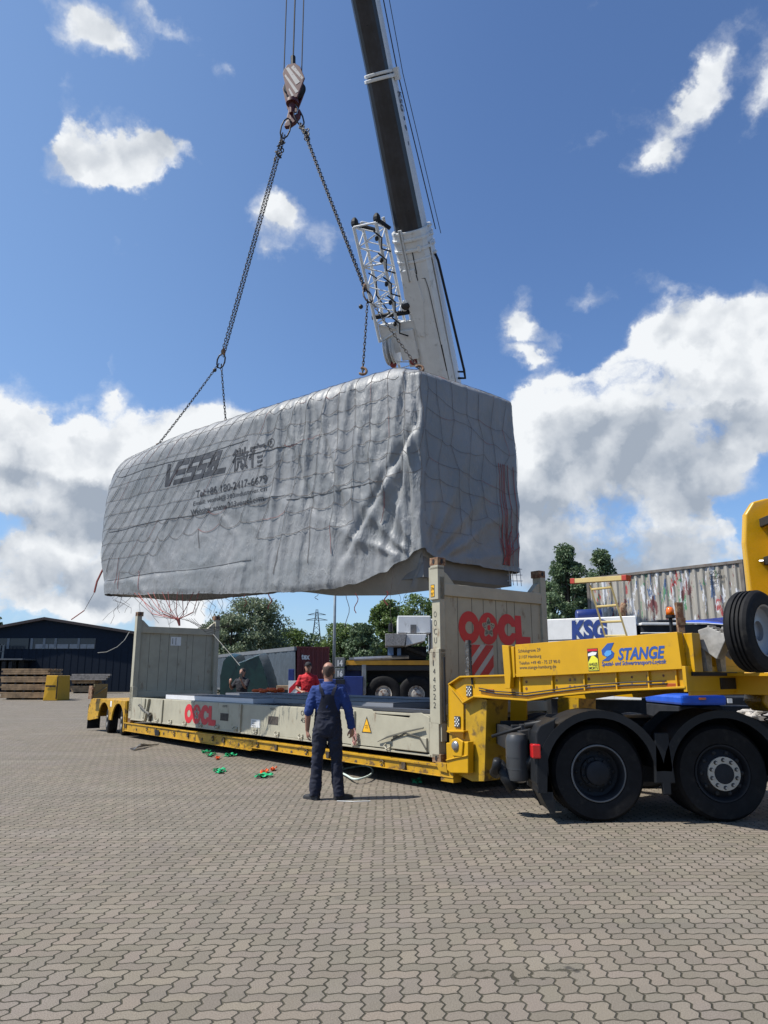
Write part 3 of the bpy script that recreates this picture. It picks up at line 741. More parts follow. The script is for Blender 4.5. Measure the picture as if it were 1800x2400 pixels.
# ------------------------------------------------------------ hook block, hoist ropes and chain slings
M_chain = mat('dark_alloy_chain', (.035, .032, .03), .5, .3, var=.4, dirt=(.10, .05, .03), dirt_amt=.6, dirt_scale=12)
M_hred = mat('dark_red_hook_paint', (.075, .007, .010), .55, var=.15, dirt=(.05, .04, .035), dirt_amt=.6, dirt_scale=10)
HY = 14.2
def hp(u, v, dy=0.): return PY(u, v, HY + dy)
def link(mb, c, d, side, L, wd, r):
    """one oval chain link centred at c, long axis d"""
    d = d.normalized(); side = (side - d * side.dot(d)).normalized(); pts = []; n = 10
    for k in range(n):
        a = 2 * math.pi * k / n
        pts.append(c + side * (wd * math.cos(a)) + d * (L * math.sin(a)))
    nn = d.cross(side); vs = []; m4 = 5
    for k in range(n):
        tg = (pts[(k + 1) % n] - pts[k - 1]).normalized(); b = nn; s_ = tg.cross(b).normalized()
        for q in range(m4): th = 2 * math.pi * q / m4; vs.append(pts[k] + b * r * math.cos(th) + s_ * r * math.sin(th))
    fs = [(k * m4 + q, k * m4 + (q + 1) % m4, ((k + 1) % n) * m4 + (q + 1) % m4, ((k + 1) % n) * m4 + q) for k in range(n) for q in range(m4)]
    mb.add(vs, fs)
def chain(mb, a, b, pitch=.066, r=.0085, sag=.0, wd=.023, twist=0.):
    L = (b - a).length; n = int(L / pitch); d = b - a
    for i in range(n + 1):
        f = i / n; c = a.lerp(b, f) + Vector((0, 0, -sag * 4 * f * (1 - f)))
        s1 = Vector((1, .35, 0)); s2 = d.cross(s1)
        sd_ = s1 if i % 2 else s2
        sd_ = (Matrix.Rotation(R(35) + twist * f, 3, d.normalized()) @ sd_)
        link(mb, c, d, sd_, pitch * .72, wd, r)
def hook(mb, c, d, sc=1.):
    """small sling hook hanging at c along d"""
    d = d.normalized(); s_ = d.orthogonal().normalized() if abs(d.x) > .9 else (Vector((1, 0, 0)) - d * d.x).normalized()
    pts = [c + (s_ * (.06 * math.sin(a)) + d * (.09 - .06 * math.cos(a))) * sc for a in [R(q) for q in range(-20, 250, 22)]]
    mb.tube([c] + pts, [.018 * sc] + [.022 * sc] * (len(pts) - 1) + [.010 * sc], 7)
def sling(name_label, top, joint, lows, jY, Ys):
    tp = hp(*top); jt = PY(joint[0], joint[1], jY)
    o = thing('chain_sling', tuple(tp), name_label, 'chain sling', 'chain slings between hook and module')
    d = (jt - tp).normalized()
    mb = MB(); up_ = hp(top[0] + (12 if top[0] < 690 else -14), top[1] - 38)
    link(mb, tp.lerp(up_, .45), up_ - tp, Vector((1, .4, 0)), (up_ - tp).length * .62, .10, .018); mb.build('master_link', M_chain, o, smooth=True)
    mb = MB(); off = Vector((.020, .03, 0))
    chain(mb, tp + off, jt + off - d * .15, sag=.02); chain(mb, tp - off, jt - off - d * .15, sag=.01, twist=1)
    for q in range(9): link(mb, tp + d * (.12 + q * .05) + Vector((rnd.uniform(-.05, .09), rnd.uniform(-.03, .03), 0)), Vector((rnd.uniform(-1, 1), .3, 1)), Vector((1, rnd.uniform(-1, 1), 0)), .055, .036, .014)
    mb.build('upper_chain', M_chain, o, smooth=True)
    mb = MB(); link(mb, jt, d, Vector((1, .4, 0)), .17, .085, .018); mb.build('joining_ring', M_chain, o, smooth=True)
    mb = MB(); mb.ell(jt - d * .22, .045, .045, .09, 8, 6); mb.build('coupling_link', M_rust, o, smooth=True)
    for (u, v), Yq in zip(lows, Ys):
        e = PY(u, v, Yq); mb = MB(); chain(mb, jt + (e - jt).normalized() * .12, e, pitch=.072, r=.0078, wd=.021, sag=.03); mb.build('lower_chain', M_chain, o, smooth=True)
        mb = MB(); hook(mb, e - (e - jt).normalized() * .12, e - jt, 1.15); mb.build('sling_hook', M_rust, o, smooth=True)
    mb = MB(); mb.ell(jt + Vector((-.13, 0, -.22)), .045, .045, .045, 8, 6); mb.build('tag_disc', M_chain, o, smooth=True)
sling('left chain sling running down from the hook to the far left end of the module', (664, 318), (518, 846), [(364, 1050), (530, 996)], 15.6, (15.9, 15.6))
sling('right chain sling running down from the hook past the crane boom to the module', (706, 290), (862, 694), [(850, 872), (984, 866)], 12.9, (12.6, 12.35))
# hook block
hb = thing('hook_block', tuple(hp(684, 290)), 'red and white striped crane hook block hanging on three ropes above the slings', 'hook block')
Cb = hp(687, 205); fx_ = Vector((1, -.25, 0)).normalized(); fn = Vector((-.25, -1, 0)).normalized(); FB = fr(Cb, fx_, (0, 0, 1), fn)
K = 18.0 / F_PX; yk = K / cP * .96
def bp(lst): return [((u - 687) * K, -(v - 205) * yk * 1.03) for u, v in lst]
shape = bp([(676, 152), (693, 152), (705, 164), (716, 194), (709, 214), (700, 239), (685, 237), (678, 228), (671, 200), (665, 172), (668, 163)])
mb = MB(); mb.prism(FB, shape, .05, .09); mb.prism(FB, [(x_ - .12, y_ - .10) for x_, y_ in shape], -.26, -.22); mb.build('side_plate', M_hred, hb, bevel=.008)
# stripes on the front plate
mb = MB()
for (a, b, c_, d_) in (((672, 161), (679, 160), (706, 203), (697, 208)), ((684, 162), (690, 157), (713, 194), (711, 199)), ((670, 180), (672, 176), (703, 226), (697, 229)), ((680, 216), (682, 213), (693, 234), (688, 235))):
    q = bp([a, b, c_, d_]); mb.add([FB @ Vector((x_, y_, .094)) for x_, y_ in q], [(0, 1, 2, 3)])
mb.build('white_stripe', mat('scuffed_white_paint', (.38, .36, .34), .5, dirt=(.12, .03, .03), dirt_amt=.9, dirt_scale=9, dirt_thr=.57), hb)
mb = MB(); Fs = fr(Cb + Vector((0, 0, .05)), fx_, (0, 0, 1), fn)
mb.lathe(Fs, [(.02, -.2), (.21, -.2), (.24, -.17), (.20, -.13), (.20, -.06), (.24, -.02), (.21, .03), (.02, .03)], 28); mb.build('sheave', M_chas, hb, smooth=True, auto=40)
mb = MB(); mb.tube([hp(687, 133), hp(687, 158)], .055, 8); mb.build('rope_guide', M_chas, hb)
mb = MB(); mb.tube([hp(685, 236), hp(684, 266)], [.075, .06], 12); mb.lathe(fr(hp(685, 240), (1, 0, 0), (0, 1, 0)), [(0, -.04), (.14, -.04), (.14, .04), (0, .04)], 16); mb.build('swivel_shank', M_hred, hb, smooth=True, auto=40)
hk = [(684, 262), (689, 272), (700, 268), (703, 262), (698, 278), (690, 289), (678, 294), (670, 294), (668, 290)]
mb = MB(); pr1 = bp([(681, 262), (688, 262), (690, 274), (697, 266), (695, 257), (699, 255), (704, 264), (702, 277), (692, 290), (678, 298), (668, 297), (669, 288), (680, 278)])
mb.prism(FB, pr1, -.12, -.02); pr2 = bp([(681, 262), (687, 262), (686, 275), (677, 288), (670, 292), (671, 282), (675, 262), (677, 250), (680, 252)]); mb.prism(FB, pr2, -.16, -.03)
mb.build('double_hook', M_hred, hb, bevel=.022, bseg=3)
mb = MB(); mb.tube([FB @ Vector((*q, .0)) for q in bp([(694, 250), (700, 262), (697, 274)])], .012, 6); mb.build('safety_latch', M_steel, hb)
# ------------------------------------------------------------ flat rack container on the low loader
ZR0, ZR1 = .377, 3.28
rack = thing('flat_rack_container', tuple(RP(6.1, 1.2, ZR0)), 'cream flat rack container with upright end walls, loaded on the yellow low trailer', 'flat rack container')
S0 = side_fr(0, 0, 0); E0 = end_fr(0, 0, 0)
def casting(mb, a0, b0, z0, da=.178, db=.162, dz=.118):
    mb.box(RK, a0, a0 + da, b0, b0 + db, z0, z0 + dz)
def slot(mb, M, x, y, w_=.05, h=.075, off=.004):
    n = 10; mb.prism(M, [(x + w_ / 2 * math.cos(2 * math.pi * k / n), y + h / 2 * math.sin(2 * math.pi * k / n)) for k in range(n)], 0.0, off)
# --- base
mb = MB(); zt = 1.01
poly = [(-.22, .50), (-.22, .66), (-.22, zt - .03), (-.42, zt + .03), (-.60, zt + .02), (-.68, zt - .05), (-1.5, zt - .03), (-1.6, zt + .04), (-2.2, zt + .06), (-2.3, zt), (-11.2, zt), (-11.97, zt - .02), (-11.97, .47), (-11.0, .45), (-6, .47)]
mb.prism(S0, poly, -.03, 0)
mb.box(RK, .2, 12.0, .012, .09, zt - .02, zt + .012)                  # top flange
mb.box(RK, .2, 12.0, -.012, .10, ZR0 + .07, ZR0 + .10)                # bottom flange
mb.box(RK, .2, 12.0, 2.41, 2.44, ZR0 + .07, zt)
for a in (2.05, 5.9, 9.9, 11.05):                                      # upright stiffeners
    mb.prism(S0, [(-a - .03, .47), (-a + .03, .47), (-a + .05, zt), (-a - .05, zt)], 0, .035)
mb.prism(S0, [(-10.95, .47), (-10.9, .47), (-10.7, zt), (-10.78, zt)], 0, .06)
mb.build('base_side_beam', M_cream, rack, bevel=.004)
mb = MB(); mb.box(RK, .2, 12.0, .1, 2.40, ZR0 + .08, zt - .03); mb.build('deck', mat('dark_deck_timber', (.06, .055, .05), .8, var=.3, bump=.2), rack)
# fork pockets, labels, lashing points
mb = MB()
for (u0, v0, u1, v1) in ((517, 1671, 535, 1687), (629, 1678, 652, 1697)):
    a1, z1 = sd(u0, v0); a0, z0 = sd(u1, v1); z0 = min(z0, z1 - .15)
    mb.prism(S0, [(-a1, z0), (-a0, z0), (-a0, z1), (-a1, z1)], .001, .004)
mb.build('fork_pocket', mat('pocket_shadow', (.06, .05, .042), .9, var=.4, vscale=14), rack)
mb = MB()
for q in range(13):
    a = 1.15 + q * .82
    mb.tube([RP(a + .05, -.02, .56), RP(a + .04, -.07, .53), RP(a - .02, -.07, .49), RP(a - .05, -.02, .52)], .012, 6)
    mb.box(RK, a - .05, a + .05, -.02, .0, .47, .56)
mb.build('lashing_ring', M_cream, rack)
mb = MB()
rq = lambda u, v, b: RP(sd(u, v)[0], b, sd(u, v)[1]); mb.tube([rq(889, 1738, -.03), rq(915, 1727, -.06), rq(955, 1715, -.05), rq(997, 1706, -.04)], [.010, .022, .022, .016], 6, flat=.5)
mb.tube([RP(1.05, -.03, .62), RP(.7, -.05, .74), RP(.4, -.04, .70), RP(.26, -.04, .55)], .014, 6)
mb.tube([RP(11.4, -.03, .85), RP(10.9, -.05, .72), RP(10.5, -.05, .62)], [.03, .035, .03], 6, flat=.5)
mb.tube([RP(10.6, -.03, .48), RP(10.55, -.05, .68)], .04, 6)
mb.build('folding_arm', mat('grimy_cream_paint', (.07, .065, .05), .6, var=.3, dirt=(.05, .04, .03), dirt_amt=.6), rack)
mb = MB(); mb.box(RK, .26, 1.02, -.035, 0, .50, .70)
mb.prism(S0, [(-2.9, .50), (-2.65, .50), (-2.60, .62), (-2.65, .72), (-2.95, .72)], 0, .03); mb.build('hinge_plate', M_cream, rack, bevel=.01)
# warning triangle
mb = MB(); at_, zt_ = sd(860, 1679); mb.prism(S0, [(-at_ - .13, zt_ - .25), (-at_ + .13, zt_ - .25), (-at_, zt_)], .002, .004); mb.build('warning_triangle_border', M_blk, rack)
mb = MB(); mb.prism(S0, [(-at_ - .107, zt_ - .237), (-at_ + .107, zt_ - .237), (-at_, zt_ - .035)], .004, .006); mb.build('warning_triangle', M_ylab, rack)
mb = MB(); Mx = side_fr(at_, 0, zt_ - .2); add_text(mb, "HIGH", Mx, -.035, .05, .07, None, .009); add_text(mb, "LOAD", Mx, -.035, .02, .07, None, .009); mb.build('triangle_lettering', M_blk, rack, fix=False)
mb = MB(); a_, z_ = sd(598, 1696); mb.box(RK, a_ - .2, a_ + .16, -.004, 0, z_ - .07, z_ + .08); mb.build('data_plate', M_whitep, rack)
mb = MB(); Mx = side_fr(a_ + .16, 0, z_)
for q, s_ in enumerate(("CAUTION", "34000 KG", "TARE 4900")): add_text(mb, s_, Mx, .04, .035 - q * .045, None, .025, .009)
mb.build('data_plate_lettering', M_blk, rack, fix=False)
mb = MB(); Mx = side_fr(3.85, 0, .9)
add_text(mb, "OOCU 014452 2", Mx, .2, -.02, .95, .085, .004); add_text(mb, "45P8", Mx, .2, -.14, .3, .085, .004); add_text(mb, "45P8", side_fr(6.73, 0, .93), 0, 0, .22, .045, .004); add_text(mb, "4510", side_fr(4.74, 0, .94), 0, 0, .2, .045, .004); mb.build('side_number_lettering', M_blk, rack, fix=False)

# --- company logo, drawn in a frame: total width w_, letter height h
def oval(cx, cy, rx, ry, n=28): return [(cx + rx * math.cos(2 * math.pi * k / n), cy + ry * math.sin(2 * math.pi * k / n)) for k in range(n)]
def ring(mb, M, outer, inner, off):
    n = len(outer); k = [M @ Vector((x, y, off)) for x, y in outer] + [M @ Vector((x, y, off)) for x, y in inner]
    mb.add(k, [(i, (i + 1) % n, n + (i + 1) % n, n + i) for i in range(n)])
def flower(cx, cy, rx, ry, n=40):
    return [(cx + rx * (.80 + .20 * math.cos(5 * (2 * math.pi * k / n))) * math.sin(2 * math.pi * k / n), cy + ry * (.80 + .20 * math.cos(5 * (2 * math.pi * k / n))) * math.cos(2 * math.pi * k / n)) for k in range(n)]
def logo(M, x0, y0, w_, h, off=.004):
    r_ = MB(); d = MB(); ux = w_ / 4.0
    ring(r_, M, oval(x0 + .56 * ux, y0 + h / 2, .56 * ux, h / 2), oval(x0 + .58 * ux, y0 + h * .5, .23 * ux, h * .19), off)
    fl = flower(x0 + 1.60 * ux, y0 + h * .53, .37 * ux, h * .33)
    n = 40; oo = [(x0 + 1.58 * ux + .545 * ux * math.sin(2 * math.pi * k / n), y0 + h / 2 + h / 2 * math.cos(2 * math.pi * k / n)) for k in range(n)]
    ring(r_, M, oo, fl, off + .001)
    r_.add([M @ Vector((x, y, off + .002)) for x, y in oval(x0 + 1.62 * ux, y0 + h * .53, .10 * ux, h * .10, 5)], [tuple(range(5))])
    # C
    n = 30; a0, a1 = R(22), R(338); cx, cy = x0 + 2.66 * ux, y0 + h / 2; o_, i_ = [], []
    for k in range(n + 1):
        a = a0 + (a1 - a0) * k / n; o_.append((cx + .56 * ux * math.cos(a), cy + h / 2 * math.sin(a))); i_.append((cx + .06 * ux + .22 * ux * math.cos(a), cy + h * .20 * math.sin(a)))
    o_[0] = (cx + .56 * ux, cy + h * .10); o_[-1] = (cx + .56 * ux, cy - h * .10); i_[0] = (cx + .26 * ux, cy + h * .10); i_[-1] = (cx + .26 * ux, cy - h * .10)
    k = [M @ Vector((x, y, off + .0005)) for x, y in o_ + i_]; r_.add(k, [(i, i + 1, n + 2 + i, n + 1 + i) for i in range(n)])
    # L
    L = [(3.13, 0), (4.0, 0), (4.0, .30), (3.50, .30), (3.47, .97), (3.11, .97)]
    r_.add([M @ Vector((x0 + x * ux, y0 + y * h, off + .0015)) for x, y in L], [tuple(range(6))])
    # blossom veins
    for q in range(5):
        a = 2 * math.pi * q / 5
        for e in (-.35, 0, .35):
            p0 = (1.60 * ux + x0 + .13 * ux * math.sin(a + e), y0 + h * .53 + .12 * h * math.cos(a + e)); rr = .2 if e else .26
            p1 = (1.60 * ux + x0 + rr * ux * math.sin(a + e * .9), y0 + h * .53 + rr * .92 * h * math.cos(a + e * .9)); w2 = .012 * ux
            d.add([M @ Vector((x, y, off + .003)) for x, y in ((p0[0] - w2, p0[1]), (p0[0] + w2, p0[1]), (p1[0] + w2, p1[1]), (p1[0] - w2, p1[1]))], [(0, 1, 2, 3)])
            d.add([M @ Vector((x, y, off + .0035)) for x, y in oval(p1[0], p1[1], .022 * ux, .02 * h, 8)], [tuple(range(8))])
    return r_, d
r_, d_ = logo(side_fr(8.61, 0, 0), 0, .53, 1.60, .42); r_.build('side_logo', M_red, rack, fix=False); d_.build('side_logo_blossom', M_blk, rack, fix=False)

def pz(v, u=1010): return sd(u, v)[1]
def end_wall(aw, sgn, front):
    """aw = outer plane, sgn = +1 if the wall's inside lies towards larger a"""
    a_in = lambda t_: aw + sgn * t_
    def bx(mb, t0, t1, b0, b1, z0, z1):
        q0, q1 = sorted((a_in(t0), a_in(t1))); mb.box(RK, q0, q1, b0, b1, z0, z1)
    w_ = MB(); bx(w_, .035, .075, .13, 2.31, .95, 2.80)
    w_.build('wall_panel', M_cream, rack)
    for b0, b1 in ((0, .13), (2.31, 2.44)):
        w_ = MB(); near = b0 == 0
        if near and front:
            bx(w_, 0, .17, b0 + .03, b1, .66, 3.0); bx(w_, .0, .20, b0, b1, pz(1406), 3.14); bx(w_, 0, .21, b0, b1, .90, pz(1530)); bx(w_, .03, .24, b0, b1, pz(1775), .92)
            w_.prism(S0, [(-.20, 3.1), (.0, 3.1), (.0, 3.165), (-.155, 3.165)], -.13, 0)
            w_.prism(S0, [(-.215, pz(1530)), (.0, pz(1530)), (.0, pz(1521)), (-.18, pz(1521))], -.13, 0)
        else:
            bx(w_, 0, .17, b0, b1, .66, 3.165); bx(w_, 0, .20, b0, b1, ZR0 + .1, 1.3)
        # knee brackets at the head
        if near: kp = [(.13, 2.80), (.13, 3.08), (.2, 3.05), (.36, 2.9), (.36, 2.80)]
        else: kp = [(2.31, 2.80), (2.31, 3.08), (2.24, 3.05), (2.08, 2.9), (2.08, 2.80)]
        q = E0.copy(); 
        if front: w_.prism(E0, kp, -.12, -.02)
        else: w_.prism(end_fr(aw, 0, 0), kp, .02, .12)
        w_.build('corner_post', M_cream, rack, bevel=.006)
    w_ = MB(); bx(w_, .0, .13, .13, 2.31, 2.72, 2.90); bx(w_, -.002, .13, .10, 2.34, 1.02, 1.17)
    w_.build('top_rail', M_creamp, rack, bevel=.008)
    w_ = MB(); M = end_fr(a_in(.035) if front else a_in(.075), 0, 0)
    if not front: M = end_fr(a_in(.075), 0, 0)
    for q in (.42, .72, .97, 1.25, 1.5, 1.68, 2.08): w_.box(M, q - .004, q + .004, 1.18, 2.72, -.002, .003)
    w_.build('panel_seam', mat('seam_grime', (.14, .13, .10), .8, var=.3), rack)
    w_ = MB()
    for b0 in (0, 2.278): 
        q0 = aw if sgn > 0 else aw - .178
        casting(w_, q0, b0, 3.162); casting(w_, q0, b0, ZR0)
    w_.build('corner_casting', M_rust, rack, bevel=.006)
    w_ = MB()
    for b0 in (.08, 2.36): slot(w_, end_fr(aw if front else aw - .178, 0, 0), b0, 3.22)
    slot(w_, side_fr(aw + sgn * .09, 0, 0), 0, 3.22); slot(w_, side_fr(aw + sgn * .09, 0, 0), 0, .436)
    w_.build('casting_slot', M_dark, rack)
end_wall(0.0, 1, True); end_wall(12.19, -1, False)
# far inner label on the rear wall
mb = MB(); b_, z_ = en(412, 1503, 12.115); mb.box(RK, 12.108, 12.112, b_ - .15, b_ + .15, z_ - .12, z_ + .12); mb.build('wall_notice', M_whitep, rack)
mb = MB(); mb.box(RK, 12.10, 12.106, b_ - .10, b_ - .09, z_ - .08, z_ + .08); mb.box(RK, 12.10, 12.106, b_ - .005, b_ + .005, z_ - .1, z_ + .1); mb.build('wall_notice_print', M_blk, rack)
# front wall: logo, striped board, post characters
Mf = end_fr(.035, 0, 0)
r_, d_ = logo(Mf, .43, 2.03, 1.60, .49); r_.build('wall_logo', M_red, rack, fix=False); d_.build('wall_logo_blossom', M_blk, rack, fix=False)
mb = MB(); mb.box(Mf, .66, 1.16, 1.52, 2.03, 0, .006); mb.build('striped_board', mat('dirty_white_board', (.50, .48, .42), .6, dirt=(.12, .09, .06), dirt_amt=.8, dirt_scale=12, dirt_thr=.6), rack)
mb = MB()
for x in (.50, .80, 1.10):
    # 45 degree bands clipped to the board
    pts = [(x - .30, 1.525), (x - .12, 1.525), (x + .38, 2.025), (x + .20, 2.025)]
    def clip(poly, f, g):
        o = []
        for i in range(len(poly)):
            a, b = poly[i], poly[(i + 1) % len(poly)]; fa, fb = f(a), f(b)
            if fa >= 0: o.append(a)
            if fa * fb < 0: q = fa / (fa - fb); o.append((a[0] + (b[0] - a[0]) * q, a[1] + (b[1] - a[1]) * q))
        return o
    pts = clip(pts, lambda q: q[0] - .665, 0); pts = clip(pts, lambda q: 1.155 - q[0], 0) if pts else pts
    if len(pts) > 2: mb.prism(Mf, pts, .006, .009)
mb.build('red_stripe', mat('scuffed_red_board_paint', (.55, .03, .03), .55, dirt=(.5, .46, .4), dirt_amt=.9, dirt_scale=14, dirt_thr=.63), rack)
mb = MB()
ch = "OOCU"; 
for q, c_ in enumerate("OOCU"): add_text(mb, c_, side_fr(.13, .03, 0), 0, pz(1447) - q * .125, .060, .085, .004, bold=-.008)
for q, c_ in enumerate("0144522"): add_text(mb, c_, side_fr(.13, 0, 0), 0, pz(1541) - q * .118, .016 if c_ == '1' else .050, .080, .004, bold=-.008)
mb.build('post_number_lettering', M_blk, rack, fix=False)
mb = MB(); mb.box(side_fr(0, 0, 0), -.155, -.075, pz(1400), pz(1371), 0, .003); mb.build('height_sticker_border', M_blk, rack)
mb = MB(); mb.box(side_fr(0, 0, 0), -.148, -.082, pz(1398.5), pz(1372.5), .003, .005); mb.build('height_sticker', M_ylab, rack)
mb = MB(); Mx = side_fr(.145, 0, 0); add_text(mb, "2.9m", Mx, 0, pz(1384), .06, .05, .007, bold=.01); add_text(mb, "9'6\"", Mx, 0, pz(1397), .055, .05, .007, bold=.01); mb.build('height_sticker_lettering', M_blk, rack, fix=False)
mb = MB(); mb.box(Mf, 1.02, 1.2, 1.47, 1.50, 0, .002); add_text(mb, "MAX 45000 KG", Mf, .7, 1.44, .35, .03, .003); mb.build('wall_small_lettering', M_blk, rack, fix=False)

# --- long grey panels lying on the deck (own things)
M_pan = mat('grey_roof_panel', (.040, .042, .048), .6, var=.08); M_panl = mat('pale_grey_panel_edge', (.20, .21, .235), .5, var=.06)
def slab(a0, a1, b0, b1, z0, th, label, m2=M_panl, skew=0.):
    o = thing('cargo_board', tuple(RP((a0 + a1) / 2, (b0 + b1) / 2, z0)), label, 'panel', 'long slabs lying on the flat rack deck')
    mb = MB(); q = [(a0, b0), (a1, b0 + skew), (a1, b1 + skew), (a0, b1)]
    mb.loft([[RP(a, b, z0) for a, b in q], [RP(a, b, z0 + th) for a, b in q]]); mb.build('panel_core', m2, o, bevel=.004)
    mb = MB(); q = [(a0 + .005, b0 + .004), (a1 - .005, b0 + skew + .004), (a1 - .005, b1 + skew), (a0 + .005, b1)]; mb.loft([[RP(a, b, z0 + th + .002) for a, b in q], [RP(a, b, z0 + th + .012) for a, b in q]]); mb.build('panel_skin', M_pan, o)
M_panw = mat('bright_white_panel_edge', (.62, .63, .66), .35, var=.04)
slab(5.6, 10.0, .10, 1.0, 1.025, .10, 'flat grey slab with a bright white edge at the left end of the deck', M_panw)
slab(1.6, 5.4, .45, 1.3, 1.04, .09, 'pale grey edged panel in the middle of the flat rack deck behind the standing worker')
slab(.5, 9.3, 1.35, 2.3, 1.03, .13, 'longest dark topped panel lying along the far side of the flat rack deck')
slab(.3, 4.3, .12, .42, 1.025, .035, 'thin black panel strip on the deck edge beside the warning triangle', M_pan)
mb = MB()
for q in range(16): 
    c = RP(7.6, 1.6, 1.22) + Vector((rnd.uniform(-.3, .3), rnd.uniform(-.1, .1), rnd.uniform(0, .06))); mb.ell(c, rnd.uniform(.05, .13), .06, .045, 7, 5)
solo(mb, 'orange_webbing_bundle', M_orange, 'bright orange webbing bundle lying on the dark panels of the flat rack deck', 'webbing', smooth=True)

# ------------------------------------------------------------ low loader trailer
tr = thing('low_loader_trailer', tuple(RP(6, 1.2, 0)), 'yellow low bed trailer carrying the flat rack, with a high gooseneck resting on the tractor', 'trailer')
# side rails
for b0, b1, nm in ((-.03, .13, 1), (2.31, 2.47, 0)):
    mb = MB(); mb.box(RK, 5.35, 12.3, b0, b1, .17, .345); mb.box(RK, 5.35, 12.3, b0 - .025, b1, .345, .366); mb.box(RK, 5.35, 12.3, b0 - .025, b1, .155, .17); mb.build('side_rail', M_yeld, tr, bevel=.004)
    mb = MB(); mb.box(RK, -.3, 5.33, b0 + .0, b1, .225, .335); mb.box(RK, -.3, 5.33, b0 - .03, b1, .335, .366); mb.box(RK, -.3, 5.33, b0 - .03, b1, .21, .225); mb.build('side_rail', M_yeld, tr, bevel=.004)
mb = MB(); mb.box(RK, -.2, 12.4, .14, 2.3, .22, .335); mb.build('bed_floor', M_chas, tr)
mb = MB()
for q in range(19):
    a = .75 + q * .63 + .12 * math.sin(q * 5)
    if q % 3 == 0: mb.box(RK, a - .04, a + .04, -.055, -.03, .23, .33)
    if q % 3 != 2:
        mb.tube([RP(a + .04 * math.cos(w0), -.05, .28 + .042 * math.sin(w0)) for w0 in [R(k) for k in range(0, 360, 40)]], .011, 5)
    else: mb.lathe(side_fr(a, -.03, .235), [(0, .012), (.028, .012), (.035, 0)], 10)
mb.build('lashing_ring', mat('rusty_rail_fitting', (.07, .05, .03), .7, var=.4, dirt=(.30, .18, .01), dirt_amt=.8), tr)
mb = MB(); mb.box(RK, 9.9, 10.15, -.06, -.055, .17, .30); mb.build('rail_sticker', M_chas, tr)
# wheels
def wheel(mbt, mbr, M, Rt=.4, W2=.12, rim=.24, groove=4, hub=True, mbh=None):
    """tyre (mbt), rim (mbr), M: z = outward axis at the outer side wall plane"""
    prof = [(rim, -.02), (rim + .02, 0), (Rt * .86, .004), (Rt * .955, -.015), (Rt, -.045)]
    w_ = W2 * 2; n = groove
    for k in range(n):
        h = -.045 - (w_ - .09) * (k + .8) / n
        prof += [(Rt, h + .014), (Rt - .018, h + .009), (Rt - .018, h - .009 + .004), (Rt, h - .010)] if k < n - 1 else []
    prof += [(Rt, -w_ + .045), (Rt * .955, -w_ + .015), (rim, -w_)]
    mbt.lathe(M, prof, 48)
    mbr.lathe(M, [(rim + .004, -.022), (rim + .018, .004), (rim - .004, -.004), (rim - .02, -.05), (rim - .03, -.10), (rim * .62, -.075), (rim * .60, -.05), (rim * .42, -.05), (rim * .40, .0), (rim * .36, .02), (0, .02)], 40)
def plain_wheel(parent, M, Rt, W2, rim, m_t=M_black, m_r=M_rim, label=None):
    t_, r_ = MB(), MB(); wheel(t_, r_, M, Rt, W2, rim)
    ty = t_.build('wheel', m_t, parent, smooth=True, auto=30); r_.build('rim', m_r, ty, smooth=True, auto=30)
    return ty
for a in (12.95, 14.1):
    plain_wheel(tr, side_fr(a, .10, .40) @ Matrix.Rotation(R(-14), 4, 'Y'), .40, .14, .23); plain_wheel(tr, fr(RP(a, 2.42, .40), EV, (0, 0, 1), NV), .40, .14, .23)
# rear bogie body with arches
def arch_side(b0, b1):
    pts = [(12.4, .12), (12.4, .92), (15.3, .92), (15.5, .55), (15.5, .30)]
    low = []
    for c in (14.1, 12.95):
        n = 12
        low += [(c + .47 * math.cos(math.pi * k / n), .38 + .46 * math.sin(math.pi * k / n)) for k in range(n + 1)]
    return pts + [(15.3, .3)] + low + [(12.47, .12)]
mb = MB(); S2 = side_fr(0, 0, 0)
poly = [(-a, z) for a, z in arch_side(0, 0)]
mb.prism(S2, poly, -.02, .02); mb.prism(side_fr(0, 2.44, 0), poly, -.02, .02)
mb.box(RK, 12.4, 15.3, .0, 2.44, .90, .925); mb.box(RK, 12.36, 12.42, 0, 2.44, .35, .92)
mb.box(RK, 15.28, 15.34, 0, 2.44, .4, .92)
mb.build('bogie_frame', M_yeld, tr, bevel=.006)
mb = MB(); mb.box(RK, 15.45, 15.48, -.02, .35, .05, .75); mb.build('mudflap', M_plast, tr)
mb = MB(); mb.box(RK, 12.5, 15.2, .6, 1.9, .35, .88); mb.build('bogie_chassis', M_chas, tr)
mb = MB(); q = end_fr(14.6, 0, 0); b0, z0 = en(219, 1637, 14.6); b1, z1 = en(253, 1603, 14.6); mb.box(RK, 14.6, 14.66, b0, b1, z0, z1); mb.tube([RP(14.58, b0 + .04, z0 + .1), RP(14.58, b1 - .04, z1 - .1)], .02, 5); mb.build('tan_board', mat('tan_board_paint', (.15, .13, .07), .6), tr)
mb = MB(); mb.box(RK, 14.6, 14.9, b0 - .06, b0 - .02, .92, z1 - .05); mb.lathe(end_fr(14.58, b0 - .04, z0 + .25), [(0, .03), (.04, .03), (.045, 0)], 10); mb.build('lamp_bracket', M_rust, tr)
mb = MB(); q = side_fr(13.52, -.02, .86); mb.box(q, -.06, .06, -.12, .03, .0, .004); mb.build('fender_sticker', M_whitep, tr)
# ------------------------------------------------------------ gooseneck
def plate(mb, pxs, b, th=.02):                     # polygon of photo points on the plane b, th thick behind it
    mb.prism(side_fr(0, b, 0), [(-sd(u, v, b)[0], sd(u, v, b)[1]) for u, v in pxs], -th, 0)
SK = -.03
